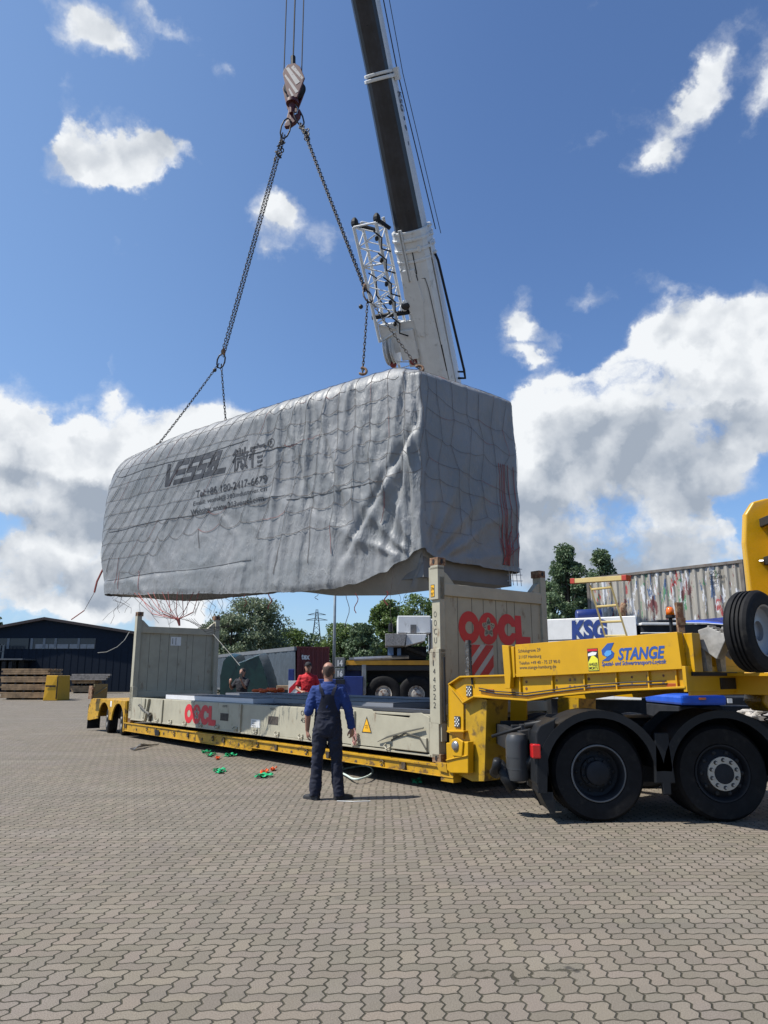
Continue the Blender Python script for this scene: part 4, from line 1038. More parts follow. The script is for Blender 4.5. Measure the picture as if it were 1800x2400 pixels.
# near web
neck_web = [(1051, 1606), (1078, 1589), (1180, 1586), (1400, 1577), (1600, 1566), (1609, 1614), (1400, 1623), (1300, 1633), (1240, 1643), (1113, 1634), (1086, 1649), (1086, 1732), (1048, 1716)]
mb = MB(); plate(mb, neck_web, SK + .05, .025)
for db in (1.25, 2.36):
    mb.prism(side_fr(0, db, 0), [(-sd(u, v, SK)[0], sd(u, v, SK)[1]) for u, v in neck_web], -.03, 0)
mb.build('gooseneck_web', M_yel, tr, bevel=.003)
mb = MB()
def strip(pxs, b0, b1, th=.022):                   # flange following a line of photo points
    q = [sd(u, v, SK) for u, v in pxs]
    for (a0, z0), (a1, z1) in zip(q, q[1:]):
        mb.loft([[RP(a0, b0, z0), RP(a0, b1, z0), RP(a0, b1, z0 + th), RP(a0, b0, z0 + th)], [RP(a1, b0, z1), RP(a1, b1, z1), RP(a1, b1, z1 + th), RP(a1, b0, z1 + th)]])
strip([(1051, 1606), (1078, 1588), (1182, 1585), (1602, 1566)], -.04, .16); strip([(1086, 1649), (1113, 1634), (1240, 1643), (1300, 1633), (1400, 1623), (1609, 1613)], -.06, .18)
strip([(1048, 1716), (1088, 1716)], -.04, .16, .02); strip([(1053, 1608), (1086, 1649)], -.04, .05, .02)
mb.box(RK, -3.80, -3.76, -.05, 2.4, 1.40, 1.66)
mb.build('gooseneck_flange', M_yel, tr, bevel=.003)
# deep front leg of the neck: front wall faces forwards (dark side)
mb = MB()
mb.prism(side_fr(0, SK + .07, 0), [(-sd(u, v)[0], sd(u, v)[1]) for u, v in [(1048, 1716), (1086, 1716), (1086, 1649), (1113, 1634), (1136, 1640), (1130, 1832), (1101, 1832), (1060, 1812), (1048, 1740)]], -.42, 0)
mb.prism(side_fr(0, 2.0, 0), [(-sd(u, v)[0], sd(u, v)[1]) for u, v in [(1048, 1716), (1086, 1716), (1086, 1649), (1113, 1634), (1136, 1640), (1130, 1832), (1101, 1832), (1060, 1812), (1048, 1740)]], -.42, 0)
mb.build('gooseneck_leg', mat('grimy_yellow_paint', (.42, .25, .008), .5, var=.2, dirt=(.06, .04, .02), dirt_amt=.8, dirt_scale=4, dirt_thr=.5), tr, bevel=.006)
mb = MB(); plate(mb, [(1045, 1741), (1066, 1739), (1097, 1738), (1097, 1813), (1056, 1812), (1047, 1805)], SK - .06, .11); plate(mb, [(1053, 1742), (1058, 1732), (1070, 1729), (1085, 1738), (1082, 1775), (1060, 1772)], SK - .085, .03); mb.tube([RP(*[sd(u, v, SK - .06)[0], SK - .07, sd(u, v, SK - .06)[1]]) for u, v in ((1047, 1782), (1070, 1776), (1096, 1771))], .012, 6)
mb.build('coupling_housing', M_yel, tr, bevel=.012)
mb = MB(); a_, z_ = sd(1068, 1748, SK - .08); mb.lathe(side_fr(a_, SK - .085, z_), [(0, .03), (.03, .03), (.055, .022), (.068, .004), (.068, -.01)], 20); mb.build('coupling_pin', M_steel, tr, smooth=True, auto=40)
mb = MB(); mb.box(RK, -.30, -.05, -.05, .1, .15, .34); plate(mb, [(1020, 1786), (1045, 1790), (1048, 1812), (1028, 1806)], SK - .05, .08); mb.build('rail_bracket', M_yeld, tr, bevel=.005)
# reflectors, slotted plates
mb = MB()
for (u, v) in ((1095, 1620), (1067, 1692)):
    a_, z_ = sd(u, v, SK); mb.box(side_fr(a_, SK + .05, z_), -.055, .055, -.075, .075, 0, .018)
mb.build('marker_plate', mat('dark_plate', (.04, .045, .05), .4), tr, bevel=.006)
mb = MB()
for (u, v) in ((1095, 1620), (1067, 1692)):
    a_, z_ = sd(u, v, SK)
    for i in range(4):
        for j in range(5): 
            if (i + j) % 2 == 0: mb.lathe(side_fr(a_ + .035 - i * .023, SK + .05, z_ - .05 + j * .025), [(0, .022), (.011, .022), (.012, .018)], 6)
mb.build('reflector_dot', M_whitep, tr)
mb = MB()
for u in (1234, 1305, 1336, 1347, 1380, 1446, 1481, 1518, 1555):
    for dv in (0, 16):
        v = 1598 - (u - 1234) * .045 + dv; a_, z_ = sd(u, v, SK + .05); mb.lathe(side_fr(a_, SK + .05, z_), [(0, .004), (.013 if u % 2 else .018, .004), (.015 if u % 2 else .02, 0)], 8)
mb.build('bolt_hole', M_rust, tr)
mb = MB()
for (u, v) in ((1149, 1620), (1578, 1607)): a_, z_ = sd(u, v, SK + .05); mb.box(side_fr(a_, SK + .05, z_), -.07, .07, -.025, .025, 0, .02)
mb.build('side_marker_lamp', mat('dull_amber_lens', (.30, .06, .005), .3), tr, bevel=.006)
# box on the neck with lettering
BX = SK - .02
A1, Z1 = sd(1207, 1511, BX); A2, Z2 = sd(1587, 1481, BX); A1b, Z1b = sd(1209, 1587, BX); A2b, Z2b = sd(1594, 1568, BX)
mb = MB(); q = [(A1, Z1b), (A2 - .02, Z2b), (A2, Z2), (A1, Z1)]
mb.prism(side_fr(0, BX, 0), [(-a, z) for a, z in q], -.10, 0)
mb.prism(side_fr(0, 2.36, 0), [(-a, z) for a, z in q], -.08, 0)
mb.loft([[RP(A1, 0, Z1b), RP(A1 - .04, 0, Z1b), RP(A1 - .04, 0, Z1 - .01), RP(A1, 0, Z1 - .01)], [RP(A1, 2.4, Z1b), RP(A1 - .04, 2.4, Z1b), RP(A1 - .04, 2.4, Z1 - .01), RP(A1, 2.4, Z1 - .01)]])
mb.build('neck_side_board', M_yel, tr, bevel=.004)
mb = MB(); mb.box(RK, A2 - .08, A1 + .02, .05, 2.36, 1.56, 1.60); mb.build('neck_deck', M_chas, tr)
mb = MB(); plate(mb, [(1176, 1512), (1192, 1513), (1197, 1578), (1195, 1614), (1184, 1614)], BX - .03, .08); plate(mb, [(1197, 1516), (1204, 1515), (1207, 1587), (1200, 1590)], BX - .0, .04); mb.build('board_post', M_yel, tr, bevel=.006)
# lettering follows the slope of the board
tilt = math.atan2(Z2 - Z1, A1 - A2) * .8
xd = (-EV * math.cos(tilt) + Vector((0, 0, math.sin(tilt)))); yd = (EV * math.sin(tilt) + Vector((0, 0, math.cos(tilt))))
def brd(u, v): a, z = sd(u, v, BX); return fr(RP(a, BX, z), xd, yd, -NV)
mb = MB()
for (u, v, s_, w_) in ((1215, 1532, "Schluisgrove 29", 52), (1216, 1546, "21107 Hamburg", 53), (1217, 1558, "Telefon +49 40 - 75 27 90-0", 96), (1218, 1571, "www.stange-hamburg.de", 86)):
    a0_, _ = sd(u, v, BX); a1_, _ = sd(u + w_, v, BX); add_text(mb, s_, brd(u, v), 0, 0, a0_ - a1_, None, .003)
mb.build('address_lettering', mat('grey_blue_lettering', (.05, .05, .06), .5), tr, fix=False)
mb = MB(); a0_, _ = sd(1449, 1548, BX); a1_, _ = sd(1561, 1543, BX); add_text(mb, "STANGE", brd(1449, 1548), 0, 0, a0_ - a1_, .135, .003, bold=.035, slant=.28)
a0_, _ = sd(1411, 1563, BX); a1_, _ = sd(1563, 1556, BX); add_text(mb, "Spezial- und Schwertransport-Logistik", brd(1411, 1564), 0, 0, a0_ - a1_, .062, .003, bold=.018, slant=.25)
mb.build('company_lettering', M_lblue, tr, fix=False)
# emblem: two bent bands around a small centre
def pp(lst, m_, nm, off):
    mb = MB(); mb.prism(side_fr(0, BX, 0), [(-sd(u, v, BX)[0], sd(u, v, BX)[1]) for u, v in lst], off, off + .002); return mb
mb = pp([(1424, 1508), (1439, 1506), (1432, 1522), (1417, 1531), (1425, 1541), (1412, 1535), (1410, 1524)], 0, 0, .002); q = pp([(1431, 1522), (1440, 1530), (1438, 1540), (1427, 1549), (1411, 1549), (1420, 1543), (1429, 1534)], 0, 0, .002); mb.add(q.v, q.f); mb.build('emblem_band', M_lblue, tr)
mb = pp([(1417, 1532), (1422, 1525), (1433, 1524), (1434, 1533), (1425, 1539), (1419, 1538)], 0, 0, .005); mb.build('emblem_centre', mat('light_blue_emblem', (.08, .30, .62), .5), tr)
# blind spot sticker
F_ = brd(1380, 1573); wS = sd(1380, 1573, BX)[0] - sd(1405, 1573, BX)[0]; hS = .255
mb = MB(); mb.box(F_, 0, wS, 0, hS, .001, .003); mb.build('sticker_back', M_blk, tr)
mb = MB(); mb.box(F_, .006, wS - .006, .008, hS * .40, .003, .005); mb.prism(F_, [(.006, hS * .4), (wS - .006, hS * .4), (wS - .006, hS * .52), (.07, hS * .74)], .003, .005); mb.build('sticker_yellow', mat('lemon_sticker', (.75, .72, .05), .5), tr)
mb = MB(); mb.box(F_, .006, wS - .006, hS * .88, hS - .006, .003, .005); mb.build('sticker_red_header', M_red, tr)
mb = MB(); mb.prism(F_, [(.01, hS * .66), (wS * .8, hS * .70), (wS - .012, hS * .82), (wS * .5, hS * .85), (.012, hS * .78)], .005, .007); mb.build('sticker_van_drawing', M_whitep, tr)
mb = MB(); add_text(mb, "ANGLES", F_, .014, hS * .23, wS - .028, .035, .007, bold=.03); add_text(mb, "MORTS", F_, .014, hS * .06, wS - .028, .035, .007, bold=.03); mb.build('sticker_lettering', M_blk, tr, fix=False)
# wire coil reflecting stack in front of the wall, thin rods
mb = MB()
a_, z_ = sd(1096, 1540, .05)
for q in range(9): mb.box(side_fr(-.55, .05, 1.56 + q * .055), -.03 - .01 * (q % 2), .03, 0, .045, -.03, .03)
mb.build('stacked_pads', mat('black_white_pads', (.05, .05, .05), .6, var=.9, vscale=14, dirt=(.5, .5, .48), dirt_amt=.9, dirt_scale=11), tr)
mb = MB(); mb.tube([RP(*[sd(1099, 1500, 0)[0], 0, sd(1099, 1500, 0)[1]]), RP(*[sd(1107, 1605, 0)[0], 0, sd(1107, 1605, 0)[1]])], .013, 6); mb.tube([RP(*[sd(1041, 1540, -.02)[0], -.02, sd(1041, 1540, -.02)[1]]), RP(*[sd(1043, 1690, -.02)[0], -.02, sd(1043, 1690, -.02)[1]])], .014, 6); mb.build('locking_rod', M_chas, tr)
mb = MB()
for k_, (z_o, r_) in enumerate(((.0, .010), (.03, .008))):
    mb.tube([RP(sd(u, v, SK)[0], SK + .03 - .01 * k_, sd(u, v, SK)[1] + z_o) for u, v in ((1120, 1618), (1160, 1626), (1230, 1631), (1300, 1622), (1380, 1612), (1470, 1606), (1560, 1603))], r_, 6)
mb.build('brake_hose', M_blk, tr, smooth=True)
mb = MB()
for u in (1215, 1290, 1365, 1440, 1515, 1580): a_, z_ = sd(u, 1584 - (u - 1215) * .048, SK); mb.box(side_fr(a_, SK + .05, z_), -.008, .008, -.20, .0, 0, .03)
mb.build('web_stiffener', M_yel, tr)
# front wall of the neck box, cross beam
AF = A2
mb = MB(); mb.box(RK, AF - .03, AF, .06, 2.34, 1.36, 2.0); mb.box(RK, AF - .10, AF - .03, .06, .22, 1.60, 2.0); mb.build('neck_front_wall', M_yel, tr, bevel=.004)
mb = MB(); mb.prism(side_fr(0, .0, 0), [(-AF + .0, 1.36), (-AF + .45, 1.36), (-AF + .9, 1.50), (-AF + .9, 1.60), (-AF, 1.60)], -2.2, -.98); mb.build('neck_nose', M_yel, tr, bevel=.01)
mb = MB(); Mn = end_fr(AF - .04, 0, 0)
mb.box(end_fr(AF - .9, 0, 0), 1.0, 1.6, 1.38, 1.50, 0, .06); mb.box(Mn, .62, .95, 1.42, 1.54, 0, .03); mb.build('equipment_housing', M_plast, tr)
mb = MB(); mb.box(end_fr(AF, 0, 0), .30, .42, 1.42, 1.55, .041, .046); mb.build('nose_label', M_whitep, tr)
# spare wheel carried on the nose
sp = hit(1797, 1478, A0 + EV * (AF - .75), EV)
mbt, mbr = MB(), MB(); wheel(mbt, mbr, fr(sp, NV, (0, 0, 1), -EV), .41, .13, .245)
ty = mbt.build('spare_wheel', M_black, None, smooth=True, auto=30); tag(ty, 'spare truck tyre with a grey rim mounted on the nose of the yellow gooseneck', 'spare wheel')
mb = MB(); mb.lathe(fr(sp, NV, (0, 0, 1), -EV), [(.262, .004), (.245, -.004), (.235, -.06), (.17, -.085), (.10, -.08), (.095, -.12), (0, -.12)], 40); o_ = mb.build('rim', mat('silver_rim', (.30, .31, .33), .4, .4), ty, smooth=True, auto=30)
XFt = XF[ty]
mb = MB(); mb.box(RK, AF - .95, AF - .05, .75, 1.45, 1.56, 1.59); mb.build('spare_carrier', M_yel, tr)
# wheel chocks
M_chock = mat('grey_plastic_chock', (.30, .29, .27), .6, var=.25, vscale=8, bump=.2)
for i_, (u, v) in enumerate(((1652, 1515), (1685, 1517))):
    c = hit(u, v, A0 + EV * (AF - .08), EV); F_ = fr(c, NV, (0, 0, 1), -EV)
    o = thing('wheel_chock', tuple(c), ['grey ribbed plastic wheel chock on the gooseneck front, the one nearer the lettered board', 'grey ribbed plastic wheel chock on the gooseneck front, the one nearer the spare wheel'][i_], 'wheel chock', 'wheel chocks on the gooseneck')
    Fz = fr(c - NV * .06, -EV, (0, 0, 1), NV)
    mb = MB(); mb.prism(Fz, [(-.02, .17), (.10, .20), (.30, .10), (.16, -.14), (.0, -.02)], -.02, .13); mb.build('wedge', M_chock, o, bevel=.008)
    mb = MB()
    for k in range(6):
        q = k / 5; x0, y0 = .10 + .2 * q, .20 - .1 * q; mb.tube([Fz @ Vector((x0, y0 + .004, -.02)), Fz @ Vector((x0, y0 + .004, .13))], .012, 5)
    mb.build('tread_rib', M_chock, o)
    mb = MB(); mb.prism(fr(c + NV * .0, NV, (0, 0, 1), -EV), [(-.07, -.02), (.07, -.02), (.05, -.26), (-.04, -.26)], -.02, .03); mb.build('holder', mat('zinc_holder', (.28, .28, .26), .5, .4, var=.3, vscale=15), o)
# orange beacon and rusty stake on the neck
def neck_pt(u, v, b): return hit(u, v, A0 + NV * b, NV)
bq = neck_pt(1571, 1442, .7)
be = thing('warning_beacon', tuple(bq), 'small orange warning beacon above the lettered yellow board', 'beacon')
mb = MB(); mb.lathe(fr(bq, (1, 0, 0), (0, 1, 0)), [(0, .10), (.03, .095), (.045, .06), (.05, .0), (0, 0)], 14); mb.build('lens', M_amber, be, smooth=True)
mb = MB(); mb.lathe(fr(bq, (1, 0, 0), (0, 1, 0)), [(.055, 0), (.055, -.03), (.02, -.04), (.02, -.45), (.05, -.46), (0, -.46)], 12); mb.build('stalk', M_chas, be)
mb = MB(); q0 = neck_pt(1592, 1412, .55); q1 = neck_pt(1597, 1490, .55)
mb.box(fr(q1, (1, 0, 0), (0, 1, 0)), -.035, .035, -.03, .03, -.1, (q0 - q1).z); mb.box(fr(q1, (1, 0, 0), (0, 1, 0)), -.05, .05, -.034, -.03, .12, .2)
solo(mb, 'stake_post', M_rust, 'rusty brown steel stake standing on the gooseneck beside the orange beacon', 'stake')
# trestle / ladder frame standing on the neck
M_frp = mat('pale_yellow_ladder', (.52, .40, .16), .5, var=.1); bL = .75
ld = thing('ladder_frame', tuple(neck_pt(1440, 1484, bL)), 'pale yellow ladder frame with a crossbar on top, leaning above the lettered yellow board', 'ladder')
mb = MB(); L1 = [neck_pt(1383, 1372, bL), neck_pt(1421, 1500, bL)]; L2 = [neck_pt(1430, 1366, bL), neck_pt(1472, 1500, bL)]
mb.tube(L1, .022, 4, flat=.6); mb.tube(L2, .022, 4, flat=.6); mb.build('ladder_stile', M_frp, ld)
mb = MB()
for f in (.08, .40, .68, .93): mb.tube([L1[0].lerp(L1[1], f), L2[0].lerp(L2[1], f)], .015, 6)
mb.build('rung', M_frp, ld)
mb = MB(); c0, c1 = neck_pt(1352, 1362, bL), neck_pt(1462, 1355, bL); d_ = (c1 - c0).normalized(); n_ = NV; u_ = d_.cross(n_).normalized()
mb.loft([[c0 + n_ * x + u_ * y for x, y in ((-.05, -.03), (.05, -.03), (.05, .03), (-.05, .03))], [c1 + n_ * x + u_ * y for x, y in ((-.05, -.03), (.05, -.03), (.05, .03), (-.05, .03))]]); mb.build('crossbar', M_frp, ld, bevel=.004)
for cc, sg in ((c0, -1), (c1, 1)):
    mb = MB(); mb.loft([[cc + n_ * x + u_ * y for x, y in ((-.055, -.035), (.055, -.035), (.055, .035), (-.055, .035))], [cc + d_ * sg * .07 + n_ * x + u_ * y for x, y in ((-.055, -.035), (.055, -.035), (.055, .035), (-.055, .035))]]); mb.build('red_end_cap', mat('dull_red_cap', (.40, .04, .02), .5), ld, bevel=.006)

# ------------------------------------------------------------ tractor unit (axis along +X, near side towards the camera)
tu = thing('truck_tractor', (3.1, 9.8, 0), 'yellow tractor unit with black wheels and dark mudguards under the trailer gooseneck', 'truck')
TW = fr((0, 8.62, 0), (1, 0, 0), (0, 0, 1), (0, -1, 0))          # x right, y up, z towards the camera
WX = (2.37, 3.74)
def drive_wheel(cx, face, ring_):
    M = fr((cx, face, .51), (1, 0, 0), (0, 0, 1), (0, -1, 0))
    t_ = MB(); Rt = .515
    t_.lathe(M, [(.30, -.02), (.315, .0), (.40, .010), (.455, .006), (.475, .006), (.478, -.004), (.495, -.02), (Rt, -.05)] + [q for k in range(4) for q in ((Rt, -.08 - k * .045), (Rt - .014, -.083 - k * .045), (Rt - .014, -.095 - k * .045), (Rt, -.098 - k * .045))] + [(Rt, -.25), (.49, -.285), (.30, -.29)], 64)
    ty = t_.build('wheel', M_black, tu, smooth=True, auto=35)
    r_ = MB()
    if ring_ == 0:   # deep dish drive wheel
        r_.lathe(M, [(.300, -.02), (.305, .006), (.285, .008), (.272, -.01), (.262, -.05), (.255, -.15), (.22, -.165), (.165, -.150), (.162, -.10), (.13, -.095), (.125, -.02), (.08, .0), (0, .0)], 48)
    else:
        r_.lathe(M, [(.300, -.02), (.305, .006), (.288, .004), (.27, -.02), (.255, -.06), (.17, .01), (.168, .02), (.115, .02), (.112, .03), (.105, .05), (0, .055)], 48)
    rm = r_.build('rim', M_chas if ring_ == 0 else M_chas, ty, smooth=True, auto=35)
    if ring_ == 1:
        h = MB(); h.lathe(M, [(.106, .035), (.108, .042), (.178, .042), (.181, .03), (.17, .02)], 48); h.build('hub_ring', M_alu, ty, smooth=True, auto=35)
    else:
        h = MB(); h.lathe(M, [(.284, .002), (.288, .0095), (.303, .0095), (.306, .001)], 48); h.build('rim_lip', mat('scuffed_grey_lip', (.11, .11, .11), .5, var=.3), ty, smooth=True)
    nb = MB(); nh = MB(); rr = .145; hz = .04 if ring_ else -.10
    for k in range(10):
        a = 2 * math.pi * (k + .5) / 10; c = M @ Vector((rr * math.cos(a), rr * math.sin(a), hz)); F_ = fr(c, (1, 0, 0), (0, 0, 1), (0, -1, 0))
        nb.lathe(F_, [(.0, .032), (.013, .032), (.017, .022), (.017, .002)], 6)
        nh.lathe(F_, [(.0, .0035), (.022, .0035), (.024, .0)], 12)
        a = 2 * math.pi * k / 10
        if ring_: c = M @ Vector((.222 * math.cos(a), .222 * math.sin(a), -.02)); nh.ell(c, .024, .012, .024, 10, 6)
        else: c = M @ Vector((.205 * math.cos(a), .205 * math.sin(a), -.155)); nh.ell(c, .02, .012, .02, 10, 6)
    nb.build('wheel_nut', M_steel if ring_ else M_chas, ty, smooth=False); nh.build('hand_hole', M_dark, ty)
    # inner twin tyre
    t2 = MB(); t2.lathe(M @ Matrix.Translation((0, 0, -.33)), [(.30, 0), (.47, 0), (Rt, -.04), (Rt, -.25), (.47, -.29), (.30, -.29)], 48); t2.build('twin_tyre', M_black, ty, smooth=True, auto=35)
drive_wheel(WX[0], 8.62, 0); drive_wheel(WX[1], 8.62, 1)
for cx in WX:
    t2 = MB(); t2.lathe(fr((cx, 11.12, .51), (1, 0, 0), (0, 0, 1), (0, -1, 0)), [(0, .0), (.30, 0), (.47, 0), (.515, -.04), (.515, -.55), (.47, -.6), (0, -.6)], 40); t2.build('wheel', M_black, tu, smooth=True, auto=35)
# chassis
mb = MB(); I0 = Matrix.Identity(4)
for y in (9.35, 10.2): mb.box(I0, 1.55, 7.0, y, y + .08, .72, .98)
mb.box(I0, 1.5, 1.6, 9.2, 10.4, .68, .94); mb.box(I0, 1.9, 4.4, 9.35, 10.3, .45, .60)
mb.prism(fr((0, 9.0, 0), (1, 0, 0), (0, 0, 1), (0, -1, 0)), [(1.58, .93), (1.58, .74), (1.75, .70), (1.95, .82), (1.95, 1.0)], -.3, 0)
mb.box(I0, 1.62, 2.6, 9.1, 9.25, .93, 1.0)
mb.build('chassis', M_chas, tu, bevel=.008)
mb = MB(); mb.tube([Vector((1.62, 8.86, 1.0)), Vector((2.1, 8.9, 1.08)), Vector((2.6, 9.0, 1.1))], .035, 8); mb.tube([Vector((1.3, 9.3, .85)), Vector((1.7, 9.1, .99)), Vector((2.3, 9.0, 1.05))], .02, 6); mb.tube([Vector((1.55, 9.0, .42)), Vector((1.66, 8.9, .60)), Vector((1.76, 8.9, .66))], .07, 10); mb.build('air_pipe', M_plast, tu, smooth=True)
mb = MB(); mb.lathe(fr((3.05, 9.83, 1.0), (1, 0, 0), (0, 1, 0)), [(0, .06), (.40, .06), (.48, .02), (.48, -.06), (.3, -.1), (0, -.1)], 28); mb.box(I0, 2.5, 3.7, 9.4, 10.25, .85, .92); mb.build('fifth_wheel', M_chas, tu)
mb = MB(); mb.lathe(fr((.0, 0, 0), (1, 0, 0), (0, 1, 0)) @ Matrix.Translation((1.535, 8.95, .62)), [(0, .30), (.06, .298), (.105, .28), (.125, .24), (.13, .2), (.13, -.18), (.12, -.22), (.07, -.245), (0, -.25)], 24)
mb.lathe(Matrix.Translation((1.535, 8.95, .62)), [(.133, .03), (.133, .045)], 24); mb.lathe(Matrix.Translation((1.535, 8.95, .62)), [(.133, -.10), (.133, -.085)], 24)
mb.build('air_tank', mat('grey_tank_paint', (.045, .048, .052), .4, var=.1), tu, smooth=True, auto=40)
mb = MB(); mb.tube([Vector((1.30, 9.15, .45)), Vector((1.35, 9.0, .55)), Vector((1.40, 8.95, .42)), Vector((1.48, 8.95, .30))], .07, 10); mb.tube([Vector((1.28, 9.0, .48)), Vector((1.30, 8.9, .62))], .05, 10); mb.build('brake_cylinder', M_plast, tu, smooth=True)
# mudguards
def guard(poly_out, poly_in, y0, y1):
    n = len(poly_out); mb = MB()
    for (ya, yb, kin) in ((y0, y1, 1.0),):
        mb.loft([[Vector((x, ya, z)) for x, z in (poly_out[i], poly_in[i])] + [Vector((x, yb, z)) for x, z in (poly_in[i], poly_out[i])] for i in range(n)])
    return mb
def arcpts(cx, cz, r, a0, a1, n=20): return [(cx + r * math.cos(R(a0 + (a1 - a0) * k / n)), cz + r * math.sin(R(a0 + (a1 - a0) * k / n))) for k in range(n + 1)]
def mg(cx, left_leg, right_leg, zl, zr):
    ro, ri = .70, .655; cz = .49
    o_ = [(cx - ro + left_leg[0], zl)] + arcpts(cx, cz, ro, 165, 15) + [(cx + ro + right_leg[0], zr)]
    i_ = [(cx - ri + left_leg[1], zl)] + arcpts(cx, cz, ri, 165, 15) + [(cx + ri + right_leg[1], zr)]
    return guard(o_, i_, 8.52, 9.15), guard([(x, z) for x, z in o_], [(cx + (x - cx) * .86, .5 + (z - .5) * .88 if z > .5 else z) for x, z in o_], 8.50, 8.53)
for cx, ll, rl, zl, zr in ((WX[0], (-.0, -.0), (.0, .0), .32, .55), (WX[1], (0, 0), (0, 0), .55, .45)):
    g1, g2 = mg(cx, ll, rl, zl, zr); g1.add(g2.v, g2.f); g1.build('mudguard', M_plast, tu, smooth=True, auto=35)
mb = MB(); mb.prism(fr((0, 8.50, 0), (1, 0, 0), (0, 0, 1), (0, -1, 0)), [(2.98, .95), (3.13, .95), (3.17, .42), (3.12, .42), (3.115, .30), (3.03, .30), (3.02, .42), (2.95, .42)], -.06, 0)
mb.prism(fr((0, 8.51, 0), (1, 0, 0), (0, 0, 1), (0, -1, 0)), [(1.68, .95), (1.72, 1.02), (1.9, 1.10), (1.86, .80), (1.74, .78), (1.72, .30), (1.80, .12), (1.84, .12), (1.82, .32), (1.70, .32), (1.66, .42)], -.55, 0)
mb.prism(fr((0, 8.515, 0), (1, 0, 0), (0, 0, 1), (0, -1, 0)), [(1.66, .82), (1.80, .80), (1.80, .30), (1.86, .14), (1.80, .10), (1.70, .30)], -.05, .0)
mb.build('mudflap', M_plast, tu, bevel=.012)
mb = MB(); mb.box(fr((1.66, 8.49, .76), (1, 0, 0), (0, 0, 1), (0, -1, 0)), -.045, .055, -.08, .07, -.10, .02); mb.build('tail_lamp', M_glass, tu, bevel=.015)
mb = MB(); mb.prism(fr((0, 9.17, 0), (1, 0, 0), (0, 0, 1), (0, -1, 0)), [(1.72, .35), (4.6, .35), (4.6, 1.0), (4.2, 1.15), (3.3, 1.15), (3.05, .95), (2.8, 1.15), (1.95, 1.12), (1.72, .9)], -.03, 0); mb.build('inner_liner', M_chas, tu)
# cab (only its rear wall and far rear corner are in the picture)
CX, CY0, CY1 = 5.88, 8.85, 11.28
cabm = mat('glossy_yellow_cab_paint', (.60, .34, .004), .28, var=.04, coat=.4)
def cw_(u, v, X=CX): return hit(u, v, (X, 0, 0), (1, 0, 0))
zc = lambda v: cw_(1745, v).z
prof = [(CX, 1.25), (CX - .03, 1.7), (CX - .05, 2.4), (CX - .03, zc(1260)), (CX + .02, zc(1205)), (CX + .10, zc(1192)), (CX + .55, zc(1178) + .05), (CX + 2.2, zc(1178) + .1), (CX + 2.35, 1.0), (CX + .15, 1.0)]
def ringy(y, dx): return [Vector((x + (dx if x < CX + .3 else 0), y, z)) for x, z in prof]
mb = MB(); mb.loft([ringy(CY0, .16), ringy(CY0 + .05, .07), ringy(CY0 + .16, .05), ringy(CY1 - .16, .05), ringy(CY1 - .05, .07), ringy(CY1, .16)]); mb.build('cab_body', cabm, tu, bevel=.012)
# side air deflectors standing proud of the rear wall
for y0, y1, c0 in ((CY1 - .10, CY1 + .03, 1), (CY0 - .03, CY0 + .10, 0)):
    mb = MB(); dp = [(CX - .30, 1.25), (CX - .36, 2.0), (CX - .36, zc(1290)), (CX - .30, zc(1225)), (CX - .16, zc(1196)), (CX + .05, zc(1188)), (CX + .2, zc(1188)), (CX + .2, 1.25)]
    mb.prism(fr((0, y1, 0), (1, 0, 0), (0, 0, 1), (0, -1, 0)), dp, 0, y1 - y0); mb.build('air_deflector', cabm, tu, bevel=.03, bseg=3)
mb = MB(); F5 = fr((CX - .0, 0, 0), (0, -1, 0), (0, 0, 1), (-1, 0, 0))
def onw(u, v): p_ = cw_(u, v); return -p_.y, p_.z
x1, z1 = onw(1795, 1300); mb.box(F5, x1 - .01, x1 + .01, 1.3, zc(1215), .0, .012); mb.build('panel_gap', M_dark, tu)
mb = MB()
for (u0, v0, u1, v1) in ((1762, 1229, 1830, 1222), (1765, 1302, 1785, 1314), (1780, 1318, 1788, 1340), (1786, 1311, 1830, 1318)):
    xa, za = onw(u0, v0); xb, zb_ = onw(u1, v1); mb.box(F5, min(xa, xb), max(xa, xb), min(za, zb_), max(za, zb_), .03, .10)
mb.build('wall_bracket', M_blk, tu, bevel=.01)
mb = MB(); mb.tube([cw_(1745, 1316, CX - .3), cw_(1790, 1315, CX - .12)], .018, 8); mb.build('chrome_bar', M_steel, tu)
mb = MB(); c0 = PY(1765, 1628, 9.6); mb.prism(fr((c0.x - .05, 9.5, 0), (1, 0, 0), (0, 0, 1), (0, -1, 0)), [(.0, c0.z - .08), (.05, c0.z + .1), (1.2, c0.z + .12), (1.2, c0.z - .2), (.1, c0.z - .2)], -.3, .2); mb.build('side_skirt', cabm, tu, bevel=.03)
mb = MB()
pts = [Vector((4.28 + .30 * f + .035 * math.cos(f * 70), 8.5 + .035 * math.sin(f * 70), 1.10 - .18 * math.sin(f * 3.1))) for f in [k / 90 for k in range(91)]]
mb.tube(pts, .008, 5); mb.tube([p_ + Vector((.02, .2, .05)) for p_ in pts], .008, 5); mb.build('coiled_hose', M_blk, tu)
